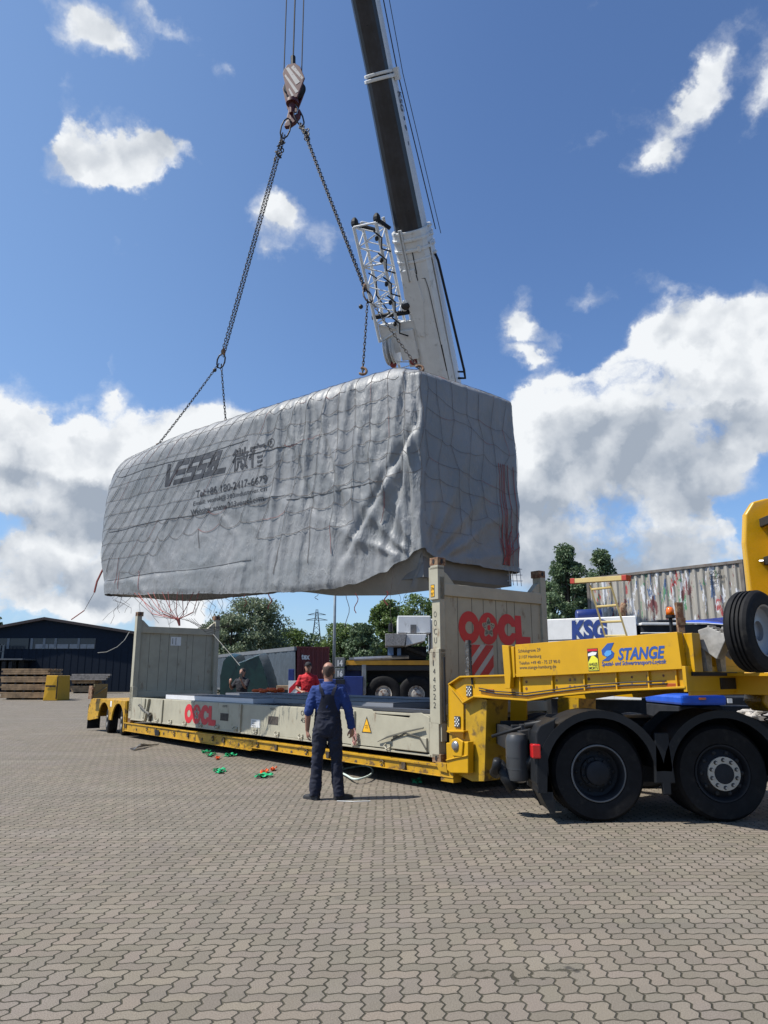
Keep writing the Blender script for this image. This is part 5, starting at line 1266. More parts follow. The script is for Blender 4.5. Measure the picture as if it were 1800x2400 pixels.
# ------------------------------------------------------------ mobile crane behind the load
def proj(P):
    x, y, z = P[0], P[1], P[2] - HC; d = y * cP + z * sP; return 900 + F_PX * x / d, 1200 - F_PX * (-y * sP + z * cP) / d, d
PIV = PY(1151, 1488, 34.0); HEAD = PY(716, -700, HY)
AXD = (HEAD - PIV).normalized(); LAT = AXD.cross(Vector((0, 0, 1))).normalized()
if LAT.x < 0: LAT = -LAT
NUP = LAT.cross(AXD); NUP = NUP if NUP.z > 0 else -NUP
def bt(v):                                          # axis point seen at photo row v
    lo, hi = 0., (HEAD - PIV).length
    for _ in range(50):
        md = (lo + hi) / 2
        if proj(PIV + AXD * md)[1] > v: lo = md
        else: hi = md
    return lo
crane = thing('mobile_crane', tuple(Vector((PIV.x, 34.5, 0))), 'large white mobile crane with its telescopic boom rising behind the wrapped module', 'mobile crane')
SEC = [(-1, .55), (-.93, .9), (-.75, 1), (.75, 1), (.93, .9), (1, .55), (1, -.15), (.93, -.5), (.74, -.78), (.45, -.95), (.15, -1.02), (-.15, -1.02), (-.45, -.95), (-.74, -.78), (-.93, -.5), (-1, -.15)]
def sect(t, hw, hh): c = PIV + AXD * t; return [c + LAT * (x * hw) + NUP * (y * hh) for x, y in SEC]
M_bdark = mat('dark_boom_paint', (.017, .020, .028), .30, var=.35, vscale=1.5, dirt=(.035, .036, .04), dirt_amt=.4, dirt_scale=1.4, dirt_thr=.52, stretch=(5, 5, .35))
def tube_sec(t0, t1, hw0, hw1, name, two=False):
    mb = MB(); n = len(SEC); r0, r1 = sect(t0, hw0, hw0 * 1.12), sect(t1, hw1, hw1 * 1.12)
    mb.v = r0 + r1
    for i in range(n):
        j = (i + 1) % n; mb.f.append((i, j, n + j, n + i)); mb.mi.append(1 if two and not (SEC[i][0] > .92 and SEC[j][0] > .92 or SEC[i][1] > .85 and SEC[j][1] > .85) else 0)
    mb.f += [tuple(range(n)), tuple(range(n, 2 * n))]; mb.mi += [0, 0]
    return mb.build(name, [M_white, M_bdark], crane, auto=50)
tB, tC, tT = bt(535), bt(185), bt(-700)
hw = lambda px, v: px / 2 / F_PX * proj(PIV + AXD * bt(v))[2]
wb = hw(91, 880); wi = hw(74, 500); wi2 = hw(62, 20)
tube_sec(0, tB, wb * 1.02, hw(84, 560), 'base_boom_section')
tube_sec(tB - .5, tC, wi, hw(66, 190), 'boom_section', True); tube_sec(tC - .5, bt(-350), wi2 * 1.0, wi2 * .97, 'boom_section', True); tube_sec(bt(-352), tT, wi2 * .9, wi2 * .85, 'boom_section', True)
def collar(t, hw_, L, name='boom_collar', m_=M_white): 
    mb = MB(); a = sect(t - L / 2, hw_, hw_ * 1.12); b = sect(t + L / 2, hw_, hw_ * 1.12); mb.loft([a, b]); mb.build(name, m_, crane, bevel=.02, auto=50)
wB = hw(84, 560)
for k, (dv, g) in enumerate(((-.05, 1.03), (-.28, 1.08), (-.62, 1.08), (-.98, 1.05))): collar(tB + dv, wB * g, .10)
collar(tB - .48, wB * 1.015, .9); collar(tC, hw(66, 190) * 1.12, .10); collar(tC + .14, hw(66, 190) * 1.06, .09)
mb = MB()
for k in range(5):
    for sx in (-1, 1): mb.box(Matrix((LAT, NUP, AXD)).transposed().to_4x4(), 0, 0, 0, 0, 0, 0) if False else None
FBm = Matrix((LAT, NUP, AXD)).transposed().to_4x4(); FBm.translation = PIV      # x lateral, y up-normal, z along the boom
def bb(mb, x0, x1, y0, y1, t0, t1): mb.box(FBm, x0, x1, y0, y1, t0, t1)
# fittings on the underside of the base section
mb = MB()
for k in range(3): bb(mb, -wB * .4 + k * .02, -wB * .28 + k * .02, -wB * 1.28, -wB * 1.1, tB - 1.6, tB + .1)
bb(mb, wB * .45, wB * .62, -wB * 1.15, -wB * .98, tB - .7, tB - .5)
mb.build('guide_bracket', M_white, crane, bevel=.01)
mb = MB()
def on(x, t, off=.02):                              # a point on the underside / flank of the base section
    y = -1.12 * wB * math.sqrt(max(0, 1 - (x * .82) ** 2)) * 1.03; return FBm @ Vector((x * wB, y - off, t))
def line(mb, pts, r=.012): mb.tube([on(x, t) for x, t in pts], r, 5)
line(mb, [(-.15, tB - 1.5), (.55, tB - 1.6), (.62, tB - 2), (.72, tB - 5)]); line(mb, [(.72, tB - 4), (.80, tB - 8)]); line(mb, [(-.6, tB - 6), (-.1, tB - 6.1), (.66, tB - 5.9)])
line(mb, [(-.35, tB - 1.2), (-.3, tB - 3.0), (-.25, tB - 3.3)], .04); line(mb, [(-.5, tB - 3.3), (-.05, tB - 3.2)], .02); line(mb, [(.15, tB - .6), (.15, tB - 1.4)], .02); line(mb, [(-.45, tB - 6), (-.42, tB - 7)], .03)
line(mb, [(-.1, tB - 1.3), (.1, tB - 1.45), (.12, tB - 1.6), (-.08, tB - 1.7), (-.12, tB - 1.45)], .03)
mb.build('hydraulic_line', M_chas, crane)
mb = MB()
for t_ in (tB - 4.4, tB - 6.2): mb.prism(Matrix((-LAT, AXD, -NUP)).transposed().to_4x4() @ Matrix.Identity(4), [(0, 0), (0, 0), (0, 0)], 0, 0) if False else bb(mb, -wB * 1.45, -wB * .55, -wB * .95, -wB * .80, t_ - .28, t_ + .22)
bb(mb, -wB * 1.1, -wB * .7, -wB * 1.05, -wB * .5, tB - 8.6, tB - 6.4)
mb.build('jib_bracket', M_white, crane, bevel=.03)
mb = MB()
for t_ in (tB - 4.4, tB - 6.2): mb.tube([FBm @ Vector((-wB * 1.0, -wB * 1.0, t_)), FBm @ Vector((-wB * 1.0, -wB * .7, t_))], .08, 10)
mb.build('jib_pin', M_dark, crane)
# floodlight
mb = MB(); c = FBm @ Vector((-wB * .85, -wB * 1.15, tB - 2.4)); mb.ell(c, .17, .17, .15, 12, 8); mb.build('floodlight', M_blk, crane, smooth=True)
mb = MB(); mb.ell(c + Vector((-.03, -.10, .07)), .11, .09, .09, 10, 7); mb.build('floodlight_glass', M_whitep, crane, smooth=True)
# guard rail on the right
mb = MB(); q = [FBm @ Vector(p_) for p_ in ((wB * 1.1, 0, tB - .9), (wB * 1.25, -.1, tB - 1.2), (wB * 1.62, -.2, tB - 5.2), (wB * 1.6, -.2, tB - 5.5), (wB * 1.15, -.1, tB - 5.5))]; mb.tube(q, .045, 8); mb.tube([FBm @ Vector((wB * 1.6, -.2, tB - 5.25)), FBm @ Vector((wB * 1.2, -.1, tB - 5.25))], .035, 6); mb.build('hand_rail', M_chas, crane, smooth=True)
mb = MB()
for k in range(4): bb(mb, wB * 1.0, wB * 1.22, -.1, .1, tB - .05 - k * .3, tB + .02 - k * .3); 
bb(mb, wB * 1.02, wB * 1.06, -.3, .25, tB - 8, tB - .5); bb(mb, hw(66, 190) * 1.05, hw(66, 190) * 1.4, -.1, .15, tC - .15, tC + .2)
mb.build('rope_guide', M_white, crane, bevel=.01)
mb = MB(); wi_ = hw(66, 190)
mb.tube([FBm @ Vector((wb * 1.15, .1, tB - .2)), FBm @ Vector((wi_ * 1.25, .1, tC)), FBm @ Vector((wi2 * 1.2, .1, tT))], .018, 5); mb.tube([FBm @ Vector((wb * 1.3, .3, tB - .4)), FBm @ Vector((wi_ * 1.5, .3, tC)), FBm @ Vector((wi2 * 1.7, .3, tT))], .012, 5)
mb.build('boom_rope', M_blk, crane)
# lettering and stencil dots on the white flank of the inner section
FLk = Matrix((-AXD, -NUP, LAT)).transposed().to_4x4()
def flank(t, wq): M = Matrix((-AXD, NUP, LAT)).transposed().to_4x4(); M.translation = PIV + AXD * t + LAT * wq; return M
mb = MB(); t1 = bt(222); t2 = bt(272); add_text(mb, "KSG", flank(t1, wi_ * 1.035), 0, -.02, abs(t1 - t2), .40, .02, bold=.02, slant=.2)
for v in (287, 307, 311, 345, 370, 376): 
    t_ = bt(v); mb.box(flank(t_, wi_ * 1.035), -.07, .05, .0 + (v % 3) * .06, .12 + (v % 3) * .06, .015, .022)
mb.build('boom_lettering', mat('faded_boom_print', (.07, .075, .09), .6), crane, fix=False)
# boom head with sheaves, out of frame
mb = MB(); bb(mb, -.4, .4, -.9, .7, (HEAD - PIV).length - .6, (HEAD - PIV).length + .8); mb.build('boom_head', M_white, crane, bevel=.05)
# lattice jib folded beside the boom
jb = MB(); jd = MB()
tj0, tj1 = bt(500), bt(772); 
def jp(x, y, t): return FBm @ Vector((x, y, t))
d_j = proj(PIV + AXD * tj0)[2]; kx = 1 / F_PX
def jx(v, u): t = bt(v); c = PIV + AXD * t; uu, _, dd = proj(c); return (u - uu) * dd / F_PX / max(.2, LAT.x)
XA0, XA1 = jx(510, 842), jx(760, 898); XB0, XB1 = jx(500, 892), jx(760, 946)
def chord(f, w): 
    t = tj0 + (tj1 - tj0) * f
    x = (XA0 + (XA1 - XA0) * f) if w < 2 else (XB0 + (XB1 - XB0) * f); y = -.75 if w % 2 == 0 else .25
    return jp(x, y + .1, t)
for w_ in range(4): jb.tube([chord(0, w_), chord(1, w_)], .06, 7)
nb = 6
for k in range(nb):
    f0, f1 = k / nb, (k + 1) / nb
    for (p_, q_) in ((0, 2), (0, 1), (2, 3), (1, 3)):
        jb.tube([chord(f0, p_), chord((f0 + f1) / 2, q_)], .024, 5); jb.tube([chord((f0 + f1) / 2, q_), chord(f1, p_)], .024, 5)
    if k % 2 == 0: jb.tube([chord(f0, 0), chord(f0, 2)], .035, 5)
jb.build('lattice_jib', M_white, crane)
mb = MB()
mb.tube([jp(XA0 - .05, -.5, tj0 + .1), jp(XB0 - .1, -.5, tj0 - .25)], .07, 7); mb.tube([jp(XB0, -.5, tj0 + .1), jp(-wB * .9, -.5, tj0 - .3)], .07, 7)
mb.ell(jp(XA0, -.45, tj0 + .1), .13, .13, .2, 8, 6); mb.ell(jp(XB0, -.45, tj0 + .1), .13, .13, .2, 8, 6)
mb.tube([jp(XA0 + .1, -.5, tj0 - 1.6), jp(XA0 + .35, -.55, tj0 - 1.8), jp(XA0 + .2, -.5, tj0 - 2.4), jp(XA0 + .6, -.5, tj0 - 3.2)], .025, 5)
mb.tube([jp(XB0 + .5, -.6, tj0 - 1.7), jp(XB0 + .6, -.6, tj0 - 2.6), jp(XB0 + 1.0, -.7, tj0 - 3.2)], .035, 6)
mb.tube([jp(XA1 - .1, -.55, tj1 + .9), jp(XB1 + .5, -.6, tj1 + .9)], .09, 8)
for f_ in (.12, .3, .5, .66, .85):
    t_ = tj0 + (tj1 - tj0) * f_; x_ = XB0 + (XB1 - XB0) * f_; mb.tube([jp(x_ - .1, -.8, t_ + .25), jp(x_ + .15, -.85, t_), jp(x_ + .05, -.8, t_ - .35), jp(x_ + .35, -.8, t_ - .5)], .028, 5); mb.ell(jp(x_ - .05, -.78, t_), .07, .07, .10, 7, 5)
mb.build('jib_fitting', M_chas, crane)
mb = MB()
mb.prism(Matrix((LAT, AXD, NUP)).transposed().to_4x4() if False else fr(FBm @ Vector((XB0 + .75, -.7, tj0 - 2.6)), LAT, AXD), [(-.22, .9), (.25, .9), (.35, -.2), (.15, -1.5), (-.05, -1.4), (-.3, 0)], -.06, .06)
mb.build('jib_side_plate', M_white, crane, bevel=.02)
# sheave box and lower lattice
mb = MB(); t0 = bt(772); t1 = bt(822); xs0 = jx(790, 908); xs1 = jx(790, 985)
mb.box(FBm, xs0 + (xs1 - xs0) * .5, xs1, -.7, -.5, t1, t0 + .3); mb.box(FBm, xs0, xs1 * .6, -.62, -.45, t0 - .5, t0 + .6)
mb.build('jib_head_plate', M_white, crane, bevel=.03)
mb = MB()
for xx in (.12, .36): mb.lathe(fr(FBm @ Vector((xs0 + xx, -.35, (t0 + t1) / 2)), AXD, NUP), [(0, -.07), (.55, -.07), (.60, -.05), (.52, 0), (.60, .05), (.55, .07), (0, .07)], 26)
mb.build('jib_sheave', M_white, crane, smooth=True, auto=40)
mb = MB(); t2 = bt(900)
for w_ in range(4):
    x = xs0 + .25 if w_ < 2 else xs1 - .1; mb.tube([jp(x, -.6 + .5 * (w_ % 2), t1 + .3), jp(x + .1, -.6 + .5 * (w_ % 2), t2)], .05, 6)
for k in range(4):
    f0 = t1 - (t1 - t2) * k / 4; f1 = t1 - (t1 - t2) * (k + 1) / 4; mb.tube([jp(xs0 + .25, -.6, f0), jp(xs1, -.6, (f0 + f1) / 2), jp(xs0 + .25, -.6, f1)], .03, 5)
mb.build('lower_lattice', M_white, crane)
mb = MB(); 
for x in (xs0 + .25, xs1 - .25): mb.ell(jp(x, -.65, t1 - .1), .13, .13, .12, 8, 6)
mb.build('red_pin', mat('dark_red_pin', (.20, .02, .02), .5), crane)

# superstructure and carrier
CY = 33.0
def bxp(mb, u0, v0, u1, v1, Y, dep, zf=None):       # box whose near face covers a photo rectangle on the plane Y
    a = PY(u0, v0, Y); b = PY(u1, v1, Y); z1 = max(a.z, b.z); z0 = min(a.z, b.z) if zf is None else zf
    mb.box(Matrix.Identity(4), min(a.x, b.x), max(a.x, b.x), Y, Y + dep, z0, z1)
hs = thing('machine_housing', tuple(PY(1400, 1500, 22.8)), 'white machine housing with blue letters and a blue cylinder on top, behind the yellow board', 'machine')
mb = MB(); P0, P1 = PY(1275, 1452, 23.4), PY(1490, 1443, 21.7); HX = (P1 - P0); HX.z = 0; HX.normalize(); HN = Vector((HX.y, -HX.x, 0)); hq = lambda u, v: hit(u, v, P0 + HN * .01, HN)
mb.loft([[Vector((P0.x, P0.y + y, .9)), Vector((P1.x, P1.y + y, .9)), Vector((P1.x, P1.y + y, P1.z)), Vector((P0.x, P0.y + y, P0.z))] for y in (0, 1.8)])
mb.build('engine_cover', M_white, hs, bevel=.02)
mb = MB(); q = hq(1400, 1497); mb.tube([Vector((P0.x, P0.y, q.z)) + HN * .005, Vector((P1.x, P1.y, q.z)) + HN * .005], .012, 4); mb.build('cover_seam', M_chas, hs)
mb = MB(); q = hq(1341, 1502); q2 = hq(1424, 1502); add_text(mb, "KSG", fr(q, HX, (0, 0, 1), HN), 0, 0, (q2 - q).length, .62, .012, bold=.055, slant=.05)
mb.build('cover_lettering', M_navy, hs, fix=False)
mb = MB(); a, b = PY(1351, 1443, 23.2), PY(1408, 1440, 23.2); mb.tube([a, a.lerp(b, .04), b.lerp(a, .04), b], [.16, .18, .18, .16], 16); mb.build('blue_silencer', M_blued, hs, smooth=True, auto=40)
mb = MB(); mb.tube([PY(1459, 1446, 23), PY(1458, 1428, 23), PY(1463, 1415, 23)], .10, 10); mb.build('exhaust_stack', M_rust, hs, smooth=True)
mb = MB(); bxp(mb, 1504, 1462, 1612, 1530, 21.6, 2.0); bxp(mb, 1540, 1452, 1612, 1520, 23.2, .8); mb.build('dark_hood', M_chas, hs, bevel=.05)
mb = MB(); bxp(mb, 1503, 1459, 1592, 1465, 21.5, 2.1); bxp(mb, 1503, 1482, 1592, 1485, 21.52, .1); mb.build('hood_trim', M_whitep, hs, bevel=.02)
mb = MB(); mb.box(Matrix.Identity(4), P0.x, P1.x + 1.5, 23.5, 24.6, .35, .9); mb.build('base_frame', M_chas, hs)
mb = MB(); bxp(mb, 932, 1443, 1010, 1484, 32.0, 2.4); bxp(mb, 1010, 1450, 1283, 1530, 32.6, 2.2); mb.build('counterweight', M_white, crane, bevel=.04)
mb = MB(); bxp(mb, 962, 1464, 976, 1484, 31.97, .02); mb.build('vent_grille', M_rim, crane)
mb = MB(); q0 = [PY(903, 1485, 31.6), PY(953, 1485, 31.6), PY(948, 1514, 31.6), PY(903, 1514, 31.6)]; mb.loft([q0, [p_ + Vector((0, 2.2, 0)) for p_ in q0]]); mb.build('chequer_box', mat('chequer_plate', (.30, .28, .26), .45, .5, var=.35, vscale=25), crane, bevel=.02)
mb = MB(); q0 = [PY(953, 1486, 31.8), PY(1000, 1486, 31.8), PY(996, 1502, 31.8), PY(950, 1514, 31.8)]; mb.loft([q0, [p_ + Vector((0, 2.2, 0)) for p_ in q0]]); mb.build('white_box', M_white, crane, bevel=.02)
mb = MB(); mb.tube([PY(915, 1481, 32), PY(915, 1467, 32), PY(917, 1461, 32)], .09, 8); bxp(mb, 912, 1515, 1000, 1545, 33.2, 2.0); mb.tube([PY(953, 1517, 33), PY(1000, 1535, 33)], .12, 6); mb.build('dark_machinery', M_chas, crane)
mb = MB(); bxp(mb, 909, 1516, 922, 1536, 33.0, .6); bxp(mb, 931, 1520, 940, 1540, 33.0, .3); mb.build('blue_fitting', mat('pale_blue_metal', (.12, .22, .42), .4), crane)
# carrier
mb = MB(); bxp(mb, 812, 1560, 1700, 1572, CY, 2.6); bxp(mb, 812, 1547, 1700, 1560, CY + .1, 2.4, zf=1.9); bxp(mb, 860, 1570, 1700, 1600, CY + .9, 1.2); mb.build('carrier_frame', M_blk, crane, bevel=.02)
mb = MB(); bxp(mb, 811, 1548, 1060, 1558.5, CY - .03, .05); mb.build('orange_stripe', mat('orange_yellow_stripe', (.62, .30, .02), .45), crane)
mb = MB(); mb.tube([PY(830, 1545, CY), PY(958, 1540, CY)], .09, 8); bxp(mb, 818, 1541, 870, 1546, CY, 1); mb.build('deck_rail', M_steel, crane)
mb = MB(); bxp(mb, 848, 1558, 858, 1628, CY - .04, .5); mb.build('outrigger_post', M_steel, crane, bevel=.02)
for u_ in (899, 976, 1120, 1200, 1290): 
    cc = PY(u_, 1626, CY); cc.z = .82; mbt, mbr = MB(), MB(); M = fr(cc, (1, 0, 0), (0, 0, 1), (0, -1, 0))
    mbt.lathe(M, [(.36, -.03), (.44, .02), (.68, .02), (.77, -.02), (.80, -.08), (.80, -.42), (.7, -.48), (.3, -.48)], 40); ty = mbt.build('wheel', M_black, crane, smooth=True, auto=40)
    mbr.lathe(M, [(.345, -.03), (.36, .02), (.32, .0), (.30, -.06), (.22, -.04), (.20, .06), (.0, .10)], 30); mbr.build('rim', mat('rusty_white_rim', (.42, .40, .36), .5, var=.1, dirt=(.10, .04, .02), dirt_amt=.9, dirt_scale=7, dirt_thr=.48), ty, smooth=True, auto=40)
mb = MB(); bxp(mb, 806, 1585, 850, 1690, CY - .6, 3, zf=.45); bxp(mb, 728, 1592, 806, 1690, CY - .4, 2.6, zf=.5); bxp(mb, 676, 1568, 688, 1596, CY - .6, .3); bxp(mb, 808, 1560, 848, 1590, CY + .4, 2); mb.build('blue_rear_body', M_blued, crane, bevel=.02)
mb = MB(); bxp(mb, 676, 1595, 742, 1640, CY - .75, .06); mb.build('chevron_board', M_whitep, crane)
mb = MB(); a, b = PY(676, 1640, CY - .75), PY(742, 1595, CY - .75); Mf2 = fr((a.x, CY - .75, a.z), (1, 0, 0), (0, 0, 1), (0, -1, 0)); Wd, Hd = b.x - a.x, b.z - a.z
for x in (-.45, .05, .55, 1.05):
    pts = [(x, 0), (x + .25, 0), (x + .25 + Hd, Hd), (x + Hd, Hd)]
    pts = clip(pts, lambda q: q[0] - .01, 0); pts = clip(pts, lambda q: Wd - .01 - q[0], 0) if pts else pts
    if len(pts) > 2: mb.prism(Mf2, pts, .005, .012)
mb.build('chevron_stripe', M_red, crane)
for q in range(2):
    mb = MB(); bxp(mb, 786, 1541 + q * 25, 807, 1564 + q * 25, CY - .3, .8); o = mb.build('ballast_plate', mat('grey_ballast', (.16, .17, .17), .6), crane, bevel=.015)
    mb = MB(); c = PY(791, 1561 + q * 25, CY - .31); add_text(mb, ("14", "16")[q], fr(c, (1, 0, 0), (0, 0, 1), (0, -1, 0)), 0, 0, .22, .26, .012, bold=.05); mb.build('ballast_number', M_whitep, o, fix=False)
mb = MB(); bxp(mb, 787, 1592, 808, 1603, CY - .65, .1); mb.build('rear_sign', M_chas, crane)
# hoist ropes
rl = ['left one of the three thin steel hoist ropes above the hook block', 'middle one of the three thin steel hoist ropes above the hook block', 'right one of the three thin steel hoist ropes above the hook block']
for q, (u, v, r_) in enumerate(((665.5, 168, .014), (687, 140, .018), (707, 168, .014))):
    b = hp(u, v); mb = MB(); tp = Vector((b.x * .98 + HEAD.x * .02, b.y, HEAD.z)); mb.tube([b, tp], r_, 6); solo(mb, 'hoist_rope', M_chas, rl[q], 'hoist rope', 'hoist ropes above the hook block')
# ------------------------------------------------------------ background buildings, stacks, containers
ID = Matrix.Identity(4)
HYB = 80.0
hall = thing('storage_hall', tuple(PY(110, 1600, HYB + 10)), 'dark navy storage hall with a shallow gable roof beyond the yard', 'hall')
M_hall = mat('navy_cladding', (.006, .013, .026), .75, var=.1, spec=.2)
pts = [(-700, 1640), (-700, 1600), (-250, 1520), (108, 1453), (309, 1485), (352, 1492), (352, 1640)]
P_ = [PY(u, v, HYB) for u, v in pts]; P_[0].z = 0; P_[-1].z = 0; P_[1].z = max(3, P_[1].z)
mb = MB(); FH = fr((0, HYB, 0), (1, 0, 0), (0, 0, 1), (0, -1, 0)); mb.prism(FH, [(p_.x, p_.z) for p_ in P_], -40, 0); mb.build('wall', M_hall, hall)
mb = MB()
rp = P_[1:6]
for a, b in zip(rp, rp[1:]):
    if a.x == b.x: continue
    mb.loft([[Vector((a.x, HYB - .5, a.z)), Vector((a.x, HYB + 40.2, a.z)), Vector((a.x, HYB + 40.2, a.z + .28)), Vector((a.x, HYB - .5, a.z + .28))], [Vector((b.x, HYB - .5, b.z)), Vector((b.x, HYB + 40.2, b.z)), Vector((b.x, HYB + 40.2, b.z + .28)), Vector((b.x, HYB - .5, b.z + .28))]])
mb.build('roof', mat('dark_brown_roof_edge', (.035, .022, .02), .6), hall)
mb = MB()
for k in range(90):
    x = P_[0].x + k * .75
    if PY(352, 1500, HYB).x > x > PY(-200, 1500, HYB).x: mb.box(FH, x, x + .03, .1, 4.6, .0, .02)
mb.build('cladding_rib', mat('navy_cladding_rib', (.005, .011, .022), .75, spec=.2), hall)
def hb_(mb, u0, v0, u1, v1, z0, z1): a, b = PY(u0, v0, HYB), PY(u1, v1, HYB); mb.box(FH, min(a.x, b.x), max(a.x, b.x), min(a.z, b.z), max(a.z, b.z), z0, z1)
mb = MB(); hb_(mb, 72, 1496, 223, 1521, .01, .04); hb_(mb, 0, 1496, 66, 1521, .01, .04); mb.build('window_band', mat('dark_window_glass', (.015, .02, .03), .15), hall)
mb = MB()
for u0, u1 in ((84, 104), (107, 113), (116, 130), (135, 160), (164, 183), (189, 203), (205, 221)): hb_(mb, u0, 1510, u1, 1520, .04, .07)
mb.build('window_blind', mat('pale_window_blind', (.22, .24, .26), .6), hall)
mb = MB()
for u in (20, 75, 104, 131, 185): hb_(mb, u - 1.6, 1496, u + 1.6, 1521, .04, .10)
mb.build('window_mullion', mat('grey_mullion', (.13, .15, .17), .5), hall)
mb = MB(); hb_(mb, -60, 1545, 84, 1548, 0, 3); mb.build('canopy', mat('dull_canopy_metal', (.10, .11, .12), .5), hall)
mb = MB()
for k in range(9): hb_(mb, -40 + k * 9, 1512, -39 + k * 9, 1545, 2.2, 2.3)
hb_(mb, -60, 1512, 34, 1514, 2.2, 2.3); hb_(mb, -60, 1528, 34, 1529, 2.2, 2.3); mb.build('balcony_rail', mat('grey_blue_rail', (.05, .07, .09), .5), hall)
mb = MB()
for q in (0, 20, 42, 60): hb_(mb, q, 1548, q + 10, 1575, .5, 1.5)
for q in range(5): hb_(mb, q * 15 - 10, 1552, q * 15 - 8, 1612, 2.6, 2.7)
mb.build('canopy_racking', M_chas, hall)

def timber(name_label, u0, v0, u1, v1, Y, dep, rows_, seed, top=None):
    rr = random.Random(seed); a, b = PY(u0, v0, Y), PY(u1, v1, Y); x0, x1 = a.x, b.x; H = a.z
    o = thing('timber_stack', ((x0 + x1) / 2, Y, 0), name_label, 'timber stack'); mb = MB(); ms = MB(); z = .12; h = (H - .12) / rows_
    for r_ in range(rows_):
        yy = Y; nn = 5; e0, e1 = rr.uniform(-.15, .1), rr.uniform(-.15, .25)
        sq = (r_ % 4 == 3)
        if sq:
            for k in range(5): xx = x0 + (x1 - x0) * (k + .5) / 5; ms.box(ID, xx - .06, xx + .06, Y, Y + dep, z, z + h * .9)
        else:
            for k in range(nn): mb.box(ID, x0 + e0 + rr.uniform(-.03, .03), x1 + e1 + rr.uniform(-.03, .03), Y + dep * k / nn, Y + dep * (k + .94) / nn, z, z + h * .92)
        z += h
    for k in range(3): xx = x0 + (x1 - x0) * (k + .5) / 3; ms.box(ID, xx - .08, xx + .08, Y + .01, Y + dep, 0, .12)
    mb.build('plank_layer', mat('weathered_planks', (.30, .20, .11), .8, var=.45, vscale=2.2, bump=.2), o, bevel=.01); ms.build('spacer_batten', M_chas, o); return o
timber('tall stack of weathered planks beside the yellow bin at the left edge', 7, 1567, 108, 1640, 53, 2.2, 15, 1)
timber('low stack of planks standing in front of the navy hall wall', 168, 1592, 215, 1618, 74, 2, 6, 2)
timber('small pile of planks beside the green tarpaulin mounds', 646, 1606, 676, 1622, 36, 1, 5, 5)
o = thing('beam_bundle', tuple(PY(205, 1585, 74)), 'bundle of long grey beams lying across the low plank stack', 'beams'); mb = MB()
for q in range(4):
    for r_ in range(3): a, b = PY(152 + 8 * r_, 1592 - r_ * 5, 73.6 + q * .5), PY(248 + 5 * r_, 1589 - r_ * 4, 73.6 + q * .5); mb.box(ID, a.x, b.x, 73.6 + q * .5, 74.05 + q * .5, a.z - .08, a.z + .1)
mb.build('beam_layer', mat('grey_beams', (.27, .24, .21), .8, var=.3, vscale=4), o)
mb = MB(); a, b = PY(106, 1583, 51), PY(136, 1583, 51); mb.loft([[Vector((a.x, 51, 0)), Vector((b.x + .1, 51, 0)), Vector((b.x + .1, 53, 0)), Vector((a.x, 53, 0))], [Vector((a.x + .05, 51.1, a.z)), Vector((b.x, 51, a.z)), Vector((b.x, 53, a.z)), Vector((a.x + .05, 53, a.z))]])
bn = thing('waste_bin', (a.x, 52, 0), 'yellow steel bin beside the tall plank stack', 'bin'); mb.build('body', M_yel, bn, bevel=.03); mb = MB(); mb.box(ID, a.x + .1, b.x - .1, 50.97, 51.0, .9, 1.0); mb.box(ID, a.x + .85, a.x + .9, 50.95, 51, .1, a.z - .1); mb.build('rib', M_chas, bn)

def corr(mb, P0, P1, z0, z1, pitch=.28, dep=.055, n_out=None):
    """corrugated wall from P0 to P1"""
    d = (P1 - P0); L = d.length; d.normalize(); n = Vector((d.y, -d.x, 0)) if n_out is None else n_out
    pts = []; s = 0; k = 0
    while s < L:
        for ds_, o_ in ((0, 0), (.3 * pitch, 0), (.5 * pitch, -dep), (.8 * pitch, -dep)):
            if s + ds_ < L: pts.append((s + ds_, o_))
        s += pitch
    pts.append((L, 0)); vs = []
    for s, o_ in pts: q = P0 + d * s + n * o_; vs += [Vector((q.x, q.y, z0)), Vector((q.x, q.y, z1))]
    mb.add(vs, [(2 * i, 2 * i + 2, 2 * i + 3, 2 * i + 1) for i in range(len(pts) - 1)])
def container(name_label, P0, P1, wdir, z0, hgt, m_w, m_f, wid=2.44, extra=None):
    o = thing('shipping_container', tuple(P0 + Vector((0, 0, z0))), name_label, 'container')
    d = (P1 - P0).normalized(); L = (P1 - P0).length; n = -wdir
    F_ = Matrix((d, wdir, Vector((0, 0, 1)))).transposed().to_4x4(); F_.translation = P0 + Vector((0, 0, z0))
    mb = MB(); e = .03
    corr(mb, P0 + d * .1 + wdir * e, P1 - d * .1 + wdir * e, z0 + .15, z0 + hgt - .1, n_out=n)
    corr(mb, P1 + wdir * .1 - d * e, P1 + wdir * (wid - .1) - d * e, z0 + .15, z0 + hgt - .1, n_out=d)
    mb.box(F_, .06, L - .08, .10, wid - .05, .15, hgt - .08); corr(mb, P0 + wdir * (wid - .1) + d * e, P0 + wdir * .1 + d * e, z0 + .15, z0 + hgt - .1, n_out=-d)
    mb.build('wall', m_w, o)
    mb = MB()
    for y in (0, wid - .08): mb.box(F_, .1, L - .1, y, y + .08, 0, .16); mb.box(F_, .1, L - .1, y, y + .08, hgt - .11, hgt - .01)
    for x in (0, L - .12):
        for y in (0, wid - .12): mb.box(F_, x, x + .12, y, y + .12, .11, hgt - .11)
        mb.box(F_, x, x + .1, .1, wid - .1, 0, .16); mb.box(F_, x, x + .1, .1, wid - .1, hgt - .11, hgt)
    mb.build('frame', m_f, o, bevel=.005); mb = MB()
    for x in (-.01, L - .168):
        for y in (-.01, wid - .152):
            for z in (0, hgt - .117): mb.box(F_, x, x + .178, y, y + .162, z, z + .118)
    mb.build('corner_casting', m_f, o, bevel=.005); return o, F_, L
